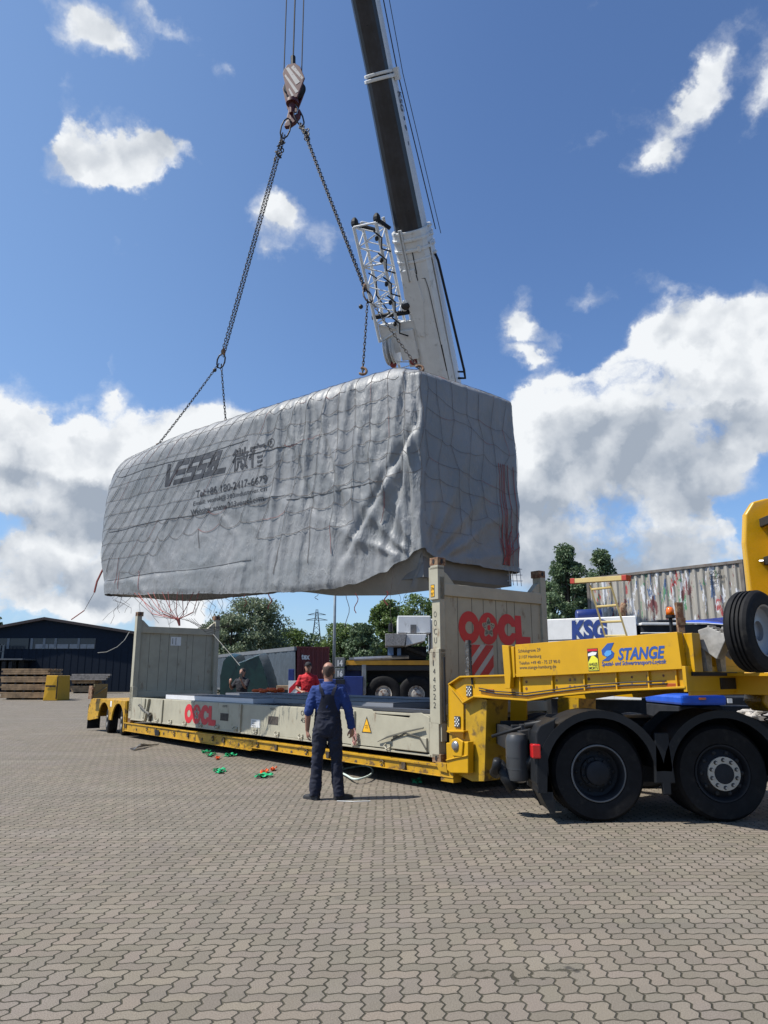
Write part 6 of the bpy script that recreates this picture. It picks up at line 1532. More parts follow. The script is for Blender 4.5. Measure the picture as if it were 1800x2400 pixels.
# worn container, second level, right
m = bpy.data.materials.new('repainted_patchwork_container'); m.use_nodes = True; t = NT(m.node_tree); p = t.n['Principled BSDF']; M_patch = m
co = t.node('ShaderNodeTexCoord').outputs['Object']
cs = t.vm('MULTIPLY', co, (3.0, 3.0, .8)); n1 = t.noise(cs, 1.1, 6, .7); n2 = t.noise(t.vm('ADD', cs, (9, 4, 2)), 1.3, 5, .7); n3 = t.noise(t.vm('ADD', cs, (3, 14, 7)), 1.2, 5, .7); n4 = t.noise(t.vm('MULTIPLY', co, (3, 3, .25)), 1.7, 6, .7)
c = t.mix(t.ramp(n4, .3, .7), (.20, .185, .155), (.34, .32, .28))
c = t.mix(t.ramp(n1, .55, .57), c, (.50, .51, .53)); c = t.mix(t.ramp(n2, .60, .61), c, (.05, .09, .18)); c = t.mix(t.ramp(n3, .615, .625), c, (.28, .04, .04)); c = t.mix(t.ramp(t.noise(t.vm('ADD', cs, (30, 4, 7)), 1.4, 5, .7), .61, .62), c, (.07, .20, .10)); c = t.mix(t.ramp(t.noise(t.vm('ADD', cs, (50, 4, 7)), 1.2, 5, .7), .60, .62), c, (.13, .04, .04))
c = t.mix(t.ramp(t.noise(t.vm('MULTIPLY', co, (1, 1, .3)), 5, 6, .7), .62, .7, 0, .8), c, (.12, .07, .04))
t.put(p.inputs['Base Color'], c); p.inputs['Roughness'].default_value = .55
cP0, cP1 = Vector((8.35, 28.4, 0)), Vector((11.85, 24.3, 0)); cd = (cP1 - cP0).normalized(); cw = Vector((-cd.y, cd.x, 0)); cw = cw if cw.y > 0 else -cw
cP0 = cP1 - cd * 6.06
M_cf = mat('grimy_container_frame', (.13, .115, .10), .7, var=.3, dirt=RUST, dirt_amt=.7, dirt_scale=7)
co_, Fc, Lc = container('pale corrugated container patched with white, red, blue and green paint, behind the yellow board', cP0, cP1, cw, 2.75, 2.60, M_patch, M_cf)
mb = MB(); Ft = fr(cP1 - cd * 1.15 - cw * .0 + Vector((0, 0, 4.95)), cd, (0, 0, 1), -cw)
for q, s_ in enumerate(("CXRU", "078248 1", "22G1")): add_text(mb, s_, Ft, .0, -.17 * q, None, .11, .012, bold=.01)
mb.build('faded_number', M_chas, co_, fix=False)
container('grey corrugated container underneath the patchwork painted one', cP0, cP1, cw, .12, 2.60, mat('grey_container_paint', (.25, .26, .27), .6), M_cf)
# blue sheet
mb = MB(); q = [PY(1603, 1455, 23.5), PY(1650, 1451, 23.5), PY(1713, 1445, 23.5), PY(1725, 1462, 22.6), PY(1720, 1464, 22.5), PY(1655, 1460, 22.6), PY(1600, 1458, 22.8)]
mb.loft([q, [p_ + Vector((0, .05, -.02)) for p_ in q]]); bl = thing('blue_canopy', tuple(q[0]), 'bright blue sheet roof between the patchwork container and the yellow trailer neck', 'canopy'); mb.build('sheet', M_bblue, bl)
mb = MB(); bxp(mb, 1600, 1463, 1730, 1482, 22.7, 2.0, zf=.2); mb.build('dark_body', M_chas, bl, bevel=.02)
mb = MB(); mb.tube([PY(1600, 1460, 22.5), PY(1655, 1461, 22.5), PY(1722, 1466, 22.4)], .02, 6); mb.build('sheet_edge', M_whitep, bl)
# blue truck seen through the gap under the neck
bt_ = thing('blue_truck', (7.0, 16.5, 0), 'blue truck seen low down through the gap above the black wheels', 'truck'); mb = MB()
bxp(mb, 1595, 1630, 1705, 1653, 16, 2.2); mb.build('body', M_bblue, bt_, bevel=.05); mb = MB(); bxp(mb, 1640, 1635, 1655, 1640, 15.95, .08); mb.build('side_lamp', M_amber, bt_)
mb = MB(); bxp(mb, 1670, 1634, 1900, 1700, 17.0, 1.6, zf=.35); bxp(mb, 1590, 1655, 1780, 1690, 16.2, 2., zf=.4); mb.build('chassis', M_chas, bt_, bevel=.02)
mb = MB(); bxp(mb, 1706, 1637, 1717, 1648, 15.9, .05); bxp(mb, 1775, 1637, 1795, 1650, 15.9, .05); mb.build('number_plate', M_whitep, bt_)
mb = MB()
for x in (6.9, 8.4): mb.lathe(fr((x, 16.1, .5), (1, 0, 0), (0, 0, 1), (0, -1, 0)), [(0, .02), (.28, .02), (.3, 0), (.45, 0), (.5, -.05), (.5, -.3), (0, -.3)], 30)
mb.build('wheel', M_black, bt_, smooth=True, auto=40)
# rubble heap beyond
mb = MB(); rr = random.Random(4)
for q in range(16):
    c = PY(1735 + rr.uniform(0, 75), 1668, 13.5); mb.ell((c.x, 13.5 + rr.uniform(-.3, .3), rr.uniform(.85, .98)), rr.uniform(.05, .13), rr.uniform(.05, .1), .04, 7, 5)
mb.box(ID, 6.3, 7.8, 13.2, 14, 0, .9)
tag(mb.build('sack_pile', mat('pale_sack', (.45, .42, .38), .8, var=.3, vscale=9), smooth=False), 'pale rags on a low ledge behind the second black wheel', 'rags')

# curtain trailer, red container, green mounds
M_curt = mat('grey_blue_curtain', (.055, .07, .085), .5, var=.15, bump=.1, bscale=4)
tA, tB_ = Vector((-12.9, 58.5, 0)), Vector((-5.0, 42.3, 0)); td = (tB_ - tA).normalized(); tw = Vector((-td.y, td.x, 0)); tw = tw if tw.x > 0 else -tw
ct = thing('curtain_trailer', tuple(tA), 'long grey curtain sided trailer behind the green covered mounds', 'trailer')
mb = MB(); FT = Matrix((td, tw, Vector((0, 0, 1)))).transposed().to_4x4(); FT.translation = tA; LT = (tB_ - tA).length
n = 140; vs = []
for i in range(n + 1):
    s = LT * i / n
    for z, am in ((.75, .05), (1.9, .03), (3.0, .012)): vs.append(FT @ Vector((s, -am * math.sin(s * 9) - am * math.sin(s * 3.7 + 1), z)))
mb.add(vs, [(3 * i + k, 3 * i + 3 + k, 3 * i + 4 + k, 3 * i + 1 + k) for i in range(n) for k in range(2)]); mb.build('curtain', M_curt, ct, smooth=True, fix=False)
mb = MB(); mb.box(FT, 0, LT - 6.4, .08, 2.5, .75, 3.2); mb.box(FT, 0, LT, -.04, .1, 3.0, 3.22); mb.box(FT, 0, LT - 6.4, -.02, 2.5, .62, .75); mb.build('box_frame', mat('grey_trailer_frame', (.14, .15, .16), .5), ct)
mb = MB()
for x in (2, 3.4, 4.8, 14): mb.lathe(fr(FT @ Vector((x, 0, .5)), td, (0, 0, 1), -tw), [(0, 0), (.3, 0), (.48, 0), (.5, -.05), (.5, -.3), (0, -.3)], 24)
mb.build('wheel', M_black, ct, smooth=True, auto=40)
M_rc = mat('dark_red_container_paint', (.12, .015, .015), .55, var=.12)
rc0, rc1 = Vector((-4.86, 42.2, 0)), Vector((-3.28, 43.2, 0)); rd = (rc1 - rc0).normalized(); rc0 = tB_ + tw * .14; rc1 = rc0 + tw * 1.95; rd = tw; rw = -td
rco, Fr, Lr = container('dark red container end with white letters behind the man in the red shirt', rc0, rc1, rw, .55, 2.68, M_rc, M_rc, wid=6.0)
mb = MB(); add_text(mb, "tex", fr(rc0 + rd * .25 + Vector((0, 0, 2.50)) - rw * .0, rd, (0, 0, 1), -rw), 0, 0, .50, .30, .012, bold=.03); mb.build('white_lettering', M_whitep, rco, fix=False)
M_gt = mat('dark_green_tarpaulin', (.004, .028, .022), .32, var=.2, bump=.25, bscale=3)
def mound(lab, pxl, Y, dep):
    rr = random.Random(len(pxl) + int(pxl[0][0])); P = [PY(u, v, Y) for u, v in pxl]; cx_ = sum(p_.x for p_ in P) / len(P); mb = MB(); rings = []
    dense = []
    for a, b in zip(P, P[1:]): dense += [a.lerp(b, k / 6) for k in range(6)]
    dense.append(P[-1])
    for f, sc in ((0, .96), (.15, 1.0), (.5, 1.03), (.85, 1), (1, .94)):
        rings.append([Vector((cx_ + (p_.x - cx_) * sc, Y + f * dep + .10 * math.sin(i * 1.9) + .06 * math.sin(i * 4.1 + 1), p_.z * sc)) for i, p_ in enumerate(dense)])
    mb.loft(rings); o = mb.build('covered_mound', M_gt, smooth=True, auto=50); return tag(o, lab, 'covered load')
mound('dark green shiny tarpaulin mound, the narrow one at the left by the flat rack post', [(511, 1700), (516, 1580), (524, 1545), (536, 1533), (552, 1536), (556, 1570), (560, 1700)], 40, 3)
mound('dark green peaked tarpaulin mound behind the person in dark clothes', [(545, 1700), (551, 1600), (556, 1552), (575, 1545), (607, 1531), (618, 1560), (630, 1600), (646, 1700)], 38, 3.5)
# lamp pole
pb = PY(782, 1610, 46); lp = thing('lamp_pole', (pb.x, 46, 0), 'slim pale grey lamp pole rising behind the hanging module', 'lamp pole'); mb = MB(); mb.tube([Vector((pb.x, 46, 0)), Vector((pb.x, 46, 10))], [.10, .075], 12); mb.build('pole', mat('galvanised_pole', (.30, .34, .36), .5, .3), lp, smooth=True)
mb = MB(); mb.lathe(fr((pb.x, 46, 0), (1, 0, 0), (0, 1, 0)), [(0, .5), (.14, .5), (.16, .0)], 12); mb.tube([Vector((pb.x, 46, 10)), Vector((pb.x - .1, 45.6, 10.3)), Vector((pb.x - .1, 44.8, 10.4))], .05, 8); mb.build('base_and_arm', M_steel, lp)
# pylon
PYL = 300.; pyl = thing('power_pylon', tuple(PY(743, 1560, PYL)), 'distant lattice power pylon between the tree crowns', 'pylon'); mb = MB(); c = PY(743, 1428, PYL); zt_ = c.z
def leg(z): w_ = 3.0 * (1 - z / zt_) + .35; return w_
for sx in (-1, 1):
    for sy in (-1, 1): mb.tube([Vector((c.x + sx * 3.3, PYL + sy * 3.3, 0)), Vector((c.x + sx * .3, PYL + sy * .3, zt_))], .14, 4)
z = 2.
while z < zt_ - 1:
    z2 = z + leg(z) * 1.1 + .5; a, b = leg(z), leg(min(z2, zt_))
    for sx in (-1, 1): mb.tube([Vector((c.x + sx * a, PYL - a, z)), Vector((c.x - sx * b, PYL - b, z2))], .09, 4)
    z = z2
mb.build('lattice_tower', M_chas, pyl); mb = MB()
for v, hw_ in ((1441, 3.6), (1453.5, 4.3)): z = PY(743, v, PYL).z; mb.tube([Vector((c.x - hw_, PYL, z)), Vector((c.x, PYL - .2, z + .9)), Vector((c.x + hw_, PYL, z))], .15, 4); mb.tube([Vector((c.x - hw_, PYL, z)), Vector((c.x + hw_, PYL, z))], .12, 4)
mb.build('cross_arm', M_chas, pyl)

# ------------------------------------------------------------ trees
def leafmat(name, a, b):
    m = bpy.data.materials.new(name); m.use_nodes = True; t = NT(m.node_tree); p = t.n['Principled BSDF']
    co = t.node('ShaderNodeTexCoord').outputs['Object']; n = t.noise(co, 1.1, 4, .7); oi = t.node('ShaderNodeNewGeometry')
    c = t.mix(t.ramp(n, .3, .7), a, b); wn = t.node('ShaderNodeTexWhiteNoise', noise_dimensions='3D'); t.put(wn.inputs[0], t.vm('SNAP', co, (.35, .35, .35)))
    c = t.mix(.35, c, t.mix(wn.outputs[0], tuple(x * .5 for x in a), tuple(min(1, x * 1.6) for x in b))); t.put(p.inputs['Base Color'], c); p.inputs['Roughness'].default_value = .55
    p.inputs['Subsurface Weight'].default_value = 0
    tr_ = t.node('ShaderNodeBsdfTranslucent'); t.put(tr_.inputs[0], c); mx = t.node('ShaderNodeMixShader'); mx.inputs[0].default_value = .25
    t.l.new(p.outputs[0], mx.inputs[1]); t.l.new(tr_.outputs[0], mx.inputs[2]); t.l.new(mx.outputs[0], t.n['Material Output'].inputs[0]); return m
LM = [leafmat('grey_green_leaves', (.085, .12, .065), (.18, .22, .125)), leafmat('fresh_green_leaves', (.060, .105, .025), (.14, .20, .055)), leafmat('deep_green_leaves', (.055, .095, .045), (.11, .16, .075))]
M_bark = mat('bark', (.07, .055, .04), .9, var=.3, bump=.3)
def tree(label, u, vtop, Y, wpx, mi, seed, base_f=.12, shape='round', n=6500, leaf=.27, name='broadleaf_tree', spire=0.):
    rr = np.random.default_rng(seed); top = PY(u, vtop, Y); H = top.z; Wd = wpx / 2 / F_PX * Y
    o = thing(name, (top.x, Y, 0), label, 'tree', 'trees beyond the yard')
    zb = H * base_f; nc = 90 if shape == 'round' else 85; n = int(n * 1.5); cl = []
    for k in range(nc):
        h = rr.uniform(0, 1) ** .85
        if shape == 'round': w_ = math.sqrt(max(0.05, 1 - (2 * h - .85) ** 2 / 1.35))
        elif shape == 'cone': w_ = (1 - h) ** .8 * 1.05 + .03
        elif shape == 'loose': w_ = .95 * math.sqrt(max(.03, 1 - h ** 1.9)) * rr.uniform(.6, 1.1)
        a = rr.uniform(0, 2 * math.pi); r_ = Wd * w_ * rr.uniform(.35, .95)
        cl.append((r_ * math.cos(a), r_ * math.sin(a) * .8, zb + (H - zb) * h * .96, rr.uniform(.5, 1.0)))
    per = n // nc; V = []; 
    for (x, y, z, s) in cl:
        R_ = s * Wd * (.36 if shape == 'round' else (.22 if shape == 'cone' else .25)); nn = int(per * s * 1.3)
        g = rr.normal(0, 1, (nn, 3)); g /= np.linalg.norm(g, axis=1)[:, None]; g *= (rr.uniform(0, 1, (nn, 1)) ** .45) * np.array([R_, R_, R_ * .72]); V.append(g + (x, y, z))
    P = np.concatenate(V); P = P[P[:, 2] > zb * .5]; P = P[P[:, 2] < H * 1.01]; N_ = len(P); L = leaf * rr.uniform(.6, 1.4, (N_, 1))
    d1 = rr.normal(0, 1, (N_, 3)); d1 /= np.linalg.norm(d1, axis=1)[:, None]; d2 = rr.normal(0, 1, (N_, 3)); d2 -= d1 * (d1 * d2).sum(1)[:, None]; d2 /= np.linalg.norm(d2, axis=1)[:, None]
    q = np.stack([P - d1 * L * .5, P + d2 * L * .28, P + d1 * L * .5, P - d2 * L * .28], 1).reshape(-1, 3)
    me = bpy.data.meshes.new('crown'); me.from_pydata(q.tolist(), [], np.arange(4 * N_).reshape(-1, 4).tolist()); me.materials.append(LM[mi]); c_ = bpy.data.objects.new('crown', me); COL.objects.link(c_); c_.parent = o; XF[c_] = XF[o]
    mb = MB(); T = Vector((top.x, Y, 0)); mb.tube([T, T + Vector((.1, 0, H * .3)), T + Vector((-.05, 0, H * .6)), T + Vector((0, 0, H * .92))], [.02 * H, .016 * H, .009 * H, .003 * H], 7)
    for k in range(0, nc, 3): x, y, z, s = cl[k]; mb.tube([T + Vector((0, 0, max(zb * .8, z * .62))), T + Vector((x * .5, y * .5, z * .86)), T + Vector((x, y, z))], [.006 * H, .004 * H, .0015 * H], 5)
    mb.build('trunk', M_bark, o, smooth=True); return o
tree('broad grey green willow behind the curtain trailer, the widest crown', 590, 1402, 78, 215, 0, 11, .05, 'round', 15000, .26)
tree('rounded grey green crown in front of the left side of the willow', 545, 1440, 74, 130, 0, 31, .03, 'round', 8000)
tree('low grey green bush crown left of the willow behind the flat rack wall', 500, 1455, 88, 110, 0, 12, .02, 'round', 5200)
tree('low rounded green tree right of the willow, under the pylon', 678, 1474, 84, 150, 1, 13, .02, 'round', 6500)
tree('low dark bush left of the lamp pole', 735, 1486, 86, 120, 2, 14, .02, 'round', 4500)
tree('mid green shrubby tree directly behind the lamp pole', 800, 1462, 82, 140, 1, 15, .02, 'round', 6500)
tree('tall fresh green tree left of the flat rack front post', 905, 1402, 72, 140, 1, 16, .05, 'loose', 11000, .27)
tree('fresh green tree half hidden behind the flat rack front post', 985, 1393, 78, 170, 1, 17, .05, 'round', 10000, .27)
tree('dark green tree in front of the fresh green tree beside the white crane block', 850, 1462, 66, 95, 2, 18, .02, 'round', 6500)
tree('pointed dark green tree right of the flat rack front wall', 1326, 1270, 46, 225, 2, 19, .10, 'cone', 15000, .18)
tree('lower bushy dark green tree between the pointed tree and the flat rack', 1290, 1355, 50, 150, 2, 20, .05, 'round', 8500, .22)
tree('loose green tree right of the pointed tree behind the ladder', 1405, 1283, 50, 200, 2, 21, .10, 'cone', 11000, .18)
tree('bushy tree behind the patchwork container', 1400, 1352, 56, 190, 2, 22, .05, 'round', 8000, .24)
tree('dark tree peeking over the navy hall roof at the left edge', -14, 1440, 130, 60, 2, 23, .3, 'round', 4500, .4)
# undergrowth closing the view below the crowns
mb = None
rr = np.random.default_rng(5); N_ = 42000; X_ = rr.uniform(-24, 26, N_); Y_ = 92 + rr.uniform(-2, 3, N_); Z_ = rr.uniform(0, 1, N_) ** .8 * (5.0 + .7 * np.sin(X_ * .9) + .5 * np.sin(X_ * 2.3 + 1)); P = np.stack([X_, Y_, Z_], 1)
d1 = rr.normal(0, 1, (N_, 3)); d1 /= np.linalg.norm(d1, axis=1)[:, None]; d2 = rr.normal(0, 1, (N_, 3)); d2 -= d1 * (d1 * d2).sum(1)[:, None]; d2 /= np.linalg.norm(d2, axis=1)[:, None]; L = .42
q = np.stack([P - d1 * L * .5, P + d2 * L * .3, P + d1 * L * .5, P - d2 * L * .3], 1).reshape(-1, 3)
me = bpy.data.meshes.new('undergrowth'); me.from_pydata(q.tolist(), [], np.arange(4 * N_).reshape(-1, 4).tolist()); me.materials.append(LM[2]); o = bpy.data.objects.new('undergrowth', me); COL.objects.link(o); tag(o, 'dense dark undergrowth along the far edge of the yard', 'undergrowth', kind='stuff')
# ------------------------------------------------------------ people
def remesh(mb, name, m_, parent, M, vox=.012, smooth_it=2, wr=0., wf=9., seed=0.):
    me = bpy.data.meshes.new('tmp'); me.from_pydata([tuple(q) for q in mb.v], [], mb.f)
    bm = bmesh.new(); bm.from_mesh(me); bmesh.ops.recalc_face_normals(bm, faces=bm.faces); bm.to_mesh(me); bm.free()
    ob = bpy.data.objects.new('tmp', me); COL.objects.link(ob)
    r = ob.modifiers.new('r', 'REMESH'); r.mode = 'VOXEL'; r.voxel_size = vox
    if smooth_it: s = ob.modifiers.new('s', 'SMOOTH'); s.factor = .5; s.iterations = smooth_it
    me2 = bpy.data.meshes.new_from_object(ob.evaluated_get(bpy.context.evaluated_depsgraph_get())); bpy.data.objects.remove(ob)
    k = len(me2.vertices); co = [v.co.copy() for v in me2.vertices]; no = [v.normal.copy() for v in me2.vertices]
    if wr:
        for i in range(k):
            c = co[i]; a = mnoise.noise(Vector((c.x * wf, c.y * wf, c.z * wf * .9 + seed))); b = 1 - abs(mnoise.noise(Vector((c.x * wf * 1.3 + 7, c.y * wf * 1.3, c.z * wf * 2.1 + seed)))) * 2
            co[i] = c + no[i] * (wr * (a * .8 + b * .7 - .2))
    inv = XF[parent].inverted() if parent is not None else Matrix.Identity(4); T = inv @ M
    for i in range(k): me2.vertices[i].co = T @ co[i]
    me2.materials.clear(); me2.materials.append(m_); me2.polygons.foreach_set('use_smooth', [True] * len(me2.polygons)); me2.polygons.foreach_set('material_index', [0] * len(me2.polygons)); me2.name = name; me2.update()
    o = bpy.data.objects.new(name, me2); COL.objects.link(o)
    if parent is not None: o.parent = parent; XF[o] = XF[parent]
    return o
def ring_e(cx, cy, z, rx, ry, n=20, p_=2.3, tilt=0.):
    out = []
    for k in range(n):
        a = 2 * math.pi * k / n; c_, s_ = math.cos(a), math.sin(a); q = (abs(c_) ** p_ + abs(s_) ** p_) ** (-1 / p_)
        out.append(Vector((cx + rx * c_ * q, cy + ry * s_ * q, z + tilt * s_ * q)))
    return out
def head_geo(mb, c, inf=0., sc=1.):
    """head: c = base of the skull/neck joint; faces +y"""
    R_ = [(-.055, .045, .052, .015), (-.03, .056, .07, .022), (-.005, .063, .086, .018), (.03, .069, .094, .010), (.06, .074, .098, .004), (.09, .077, .101, .0), (.12, .077, .101, -.003), (.15, .070, .093, -.005), (.175, .056, .075, -.006), (.193, .034, .047, -.006), (.20, .012, .016, -.006)]
    mb.loft([ring_e(c[0], c[1] + y * sc, c[2] + z * sc, rx * sc + inf, ry * sc + inf, 22) for z, rx, ry, y in R_])
def hand_geo(mb, wrist, d, palm_n, curl=.5, sc=1., side=1):
    """wrist point, d = direction the hand points, palm_n = way the palm faces"""
    d = Vector(d).normalized(); n = Vector(palm_n); n = (n - d * n.dot(d)).normalized(); s_ = d.cross(n) * side
    w = Vector(wrist); F = lambda x, y, z: w + s_ * (x * sc) + d * (y * sc) + n * (z * sc)
    mb.loft([[F(x * wd, y, z * th + zo) for x, z in ((-1, -.5), (-.6, -1), (.6, -1), (1, -.5), (1, .5), (.6, 1), (-.6, 1), (-1, .5))] for y, wd, th, zo in ((-.02, .027, .021, 0), (.02, .033, .018, .001), (.06, .041, .015, .003), (.09, .042, .013, .006))])
    for i, (x, L, r) in enumerate(((-.031, .068, .0088), (-.0105, .078, .0094), (.0105, .073, .009), (.030, .058, .0078))):
        p0 = F(x, .085, .006); a0 = curl * .6; pts = [p0]; a = a0; q = p0
        for sgm, f in enumerate((.42, .32, .26)):
            q = q + (d * math.cos(a) + n * math.sin(a)) * (L * f * sc); pts.append(q); a += curl * (.9 if sgm == 0 else .7)
        mb.tube([F(x, .06, .003)] + pts, [r * sc * 1.05, r * sc, r * sc * .95, r * sc * .85, r * sc * .6], 8)
    pts = [F(-.025, .02, .005), F(-.048, .045, .018), F(-.056, .072, .030), F(-.052, .095, .040)]
    mb.tube(pts, [.014 * sc, .013 * sc, .011 * sc, .007 * sc], 8)
def person(loc, rz, H, label, pose, top_m, leg_m, hair_m, vox=.012, dungarees=False, cap=None, bald=True, group=None, skin=M_skin, shoes=M_shoe, detail=True):
    s = H / 1.78; o = thing('person', loc, label, 'person', group, rz); M = XF[o] @ Matrix.Scale(s, 4)
    P = {k: Vector(v) for k, v in pose.items() if isinstance(v, tuple) and len(v) == 3}
    body = MB()
    # torso rings
    T = [(.93, .165, .115, 0), (1.0, .160, .112, 0), (1.10, .145, .105, .0), (1.22, .158, .115, .0), (1.34, .178, .122, -.004), (1.42, .175, .108, -.012), (1.475, .125, .085, -.018), (1.51, .062, .062, -.012)]
    body.loft([ring_e(0, y, z, rx, ry) for z, rx, ry, y in T])
    body.tube([Vector((0, -.012, 1.46)), Vector((0, .0, 1.54)), P['head'] + Vector((0, .0, .01))], [.066, .058, .060], 16)
    head_geo(body, P['head'])
    hc = P['head']
    body.ell(hc + Vector((0, .108, .072)), .012, .016, .026, 8, 6); body.ell(hc + Vector((0, .098, .098)), .014, .010, .014, 8, 6)
    body.ell(hc + Vector((0, .098, .034)), .024, .008, .006, 8, 6); body.ell(hc + Vector((0, .10, .024)), .020, .008, .006, 8, 6); body.ell(hc + Vector((0, .088, .004)), .02, .014, .014, 8, 6)
    for sx in (-1, 1):
        body.ell(hc + Vector((sx * .081, -.008, .075)), .010, .020, .031, 8, 6); body.ell(hc + Vector((sx * .03, .088, .104)), .018, .008, .006, 8, 5)
    for sd_, k in ((-1, 'l'), (1, 'r')):
        sh = Vector((sd_ * .175, -.01, 1.415)); el, wr_ = P['el_' + k], P['wr_' + k]
        body.tube([Vector((sd_ * .10, -.01, 1.40)), sh, sh.lerp(el, .35), el, el.lerp(wr_, .3), wr_], [.065, .060, .052, .041, .042, .027], 14)
        hd = P['hd_' + k]; hand_geo(body, wr_, hd, P['pn_' + k], pose.get('curl', (.5,))[0], 1.0, sd_)
        hip = Vector((sd_ * .09, 0, .92)); kn, an = P['kn_' + k], P['an_' + k]
        body.tube([hip, hip.lerp(kn, .4), kn, kn.lerp(an, .3), an], [.093, .08, .056, .055, .036], 14)
        ft = P['ft_' + k]; body.tube([an, an + Vector((0, 0, -.045)), an.lerp(ft, .35) + Vector((0, 0, -.022)), an.lerp(ft, .62) + Vector((0, 0, -.01))], [.034, .032, .027, .02], 10)
    remesh(body, 'body', skin, o, M, vox * .62 if detail else vox * .9, 2)
    # top
    sh_ = MB(); g = .016
    sh_.loft([ring_e(0, y, z, rx + g, ry + g) for z, rx, ry, y in [(.90, .168, .118, 0)] + T[1:-1] + [(1.497, .082, .075, -.012)]])
    for sd_, k in ((-1, 'l'), (1, 'r')):
        sh = Vector((sd_ * .175, -.01, 1.415)); el, wr_ = P['el_' + k], P['wr_' + k]; slv = pose['sleeve_' + k][0]
        if slv > 1: end = el.lerp(wr_, slv - 1); pts, rs = [Vector((sd_ * .09, -.01, 1.405)), sh, sh.lerp(el, .4), el, end], [.074, .077, .072, .060, .050]
        else: end = sh.lerp(el, slv); pts, rs = [Vector((sd_ * .09, -.01, 1.405)), sh, sh.lerp(end, .5), end], [.074, .076, .070, .064]
        sh_.tube(pts, rs, 16)
    remesh(sh_, 'shirt', top_m, o, M, vox, 2, .012, 11, 3.)
    cl = MB(); cl.loft([[p_ + Vector((0, 0, z * .9)) for p_ in ring_e(0, -.012, 1.488, r_, r_ * .98, 20)] for z, r_ in ((0, .080), (.02, .076), (.045, .074), (.045, .066), (.0, .066))], caps=False)
    cl.v = [M @ q for q in cl.v]; cl.build('collar', top_m, o, smooth=True)
    # trousers / dungarees
    tr_ = MB(); g = .020
    tr_.loft([ring_e(0, 0, z, rx, ry) for z, rx, ry in ((.80, .16, .125), (.88, .186, .143), (.95, .187, .145), (1.02, .180, .138), (1.07, .176, .133))])
    for sd_, k in ((-1, 'l'), (1, 'r')):
        hip = Vector((sd_ * .092, -.004, .90)); kn, an = P['kn_' + k], P['an_' + k]; cuff = an + Vector((0, -.005, -.045))
        tr_.tube([hip, hip.lerp(kn, .45), kn, kn.lerp(an, .5), cuff], [.106, .096, .078, .076, .075], 18)
    if dungarees:
        tr_.loft([ring_e(0, 0, z, rx, ry) for z, rx, ry in ((1.03, .179, .137), (1.10, .172, .130), (1.15, .160, .132))])
    remesh(tr_, 'dungarees' if dungarees else 'trousers', leg_m, o, M, vox, 2, .015, 8, 11.)
    if dungarees:
        st = MB()                                     # back panel narrowing upwards, two straps in a V to the shoulders
        def bk(x, z, off=.024):                       # point on the back surface
            for (z0, rx0, ry0, y0), (z1, rx1, ry1, y1) in zip(T, T[1:]):
                if z0 <= z <= z1: f = (z - z0) / (z1 - z0); rx, ry, yy = rx0 + (rx1 - rx0) * f + .018, ry0 + (ry1 - ry0) * f + .018, y0 + (y1 - y0) * f; break
            else: rx, ry, yy = .08, .08, -.012
            q = max(0, 1 - abs(x / rx) ** 2.3) ** (1 / 2.3); return Vector((x, yy - (ry * q + off - .018), z))
        rows_ = []
        for z, hw_ in ((1.04, .165), (1.10, .155), (1.16, .135), (1.22, .112), (1.28, .095), (1.33, .085), (1.36, .082)):
            rows_.append([bk(hw_ * (k / 5 - 1), z, .026) for k in range(11)])
        for off in (0,): 
            vs = [p_ for r_ in rows_ for p_ in r_]; n = 11; st.add(vs + [p_ + Vector((0, .012, 0)) for p_ in vs], [(i * n + k, i * n + k + 1, (i + 1) * n + k + 1, (i + 1) * n + k) for i in range(len(rows_) - 1) for k in range(n - 1)])
        st.v = [M @ q for q in st.v]; st.build('back_panel', leg_m, o, smooth=True)
        for sx in (-1, 1):
            st = MB(); path = [bk(sx * .062, 1.345, .03), bk(sx * .080, 1.40, .032), bk(sx * .095, 1.44, .034), Vector((sx * .10, -.075, 1.487)), Vector((sx * .10, -.01, 1.502)), Vector((sx * .10, .06, 1.47)), Vector((sx * .09, .118, 1.38))]
            vs = []
            for p_ in path: vs += [p_ + Vector((-.022, 0, 0)), p_ + Vector((.022, 0, 0)), p_ + Vector((.022, 0, -.006)) + Vector((0, .006, 0)), p_ + Vector((-.022, .006, -.006))]
            st.loft([vs[i * 4:i * 4 + 4] for i in range(len(path))]); st.v = [M @ q for q in st.v]; st.build('strap', leg_m, o, bevel=.002)
    # shoes
    for k in ('l', 'r'):
        an, ft = P['an_' + k], P['ft_' + k]; f = (ft - an); f.z = 0; f.normalize(); sd_ = Vector((f.y, -f.x, 0)); shm = MB(); base = Vector((an.x, an.y, 0))
        for (y, wd, h, zz) in ():
            pass
        secs = []
        for y, wd, h in ((-.075, .022, .05), (-.065, .036, .075), (-.02, .040, .10), (.03, .042, .095), (.08, .046, .068), (.13, .052, .058), (.175, .050, .050), (.205, .036, .040), (.215, .015, .028)):
            secs.append([base + f * y + sd_ * (wd * a) + Vector((0, 0, .004 + h * b)) for a, b in ((-1, 0), (-1.03, .35), (-.8, .8), (-.3, 1), (.3, 1), (.8, .8), (1.03, .35), (1, 0))])
        shm.loft(secs); shm.v = [M @ q for q in shm.v]; shm.build('shoe', shoes, o, smooth=True, auto=50)
        sl = MB(); sl.loft([[base + f * y + sd_ * (wd * a) + Vector((0, 0, z)) for a, z in ((-1, 0), (1, 0), (1, .022), (-1, .022))] for y, wd in ((-.08, .03), (-.06, .042), (.03, .045), (.12, .056), (.18, .052), (.218, .025))]); sl.v = [M @ q for q in sl.v]; sl.build('shoe_sole', M_blk, o)
    # hair
    hm = MB(); hr = []
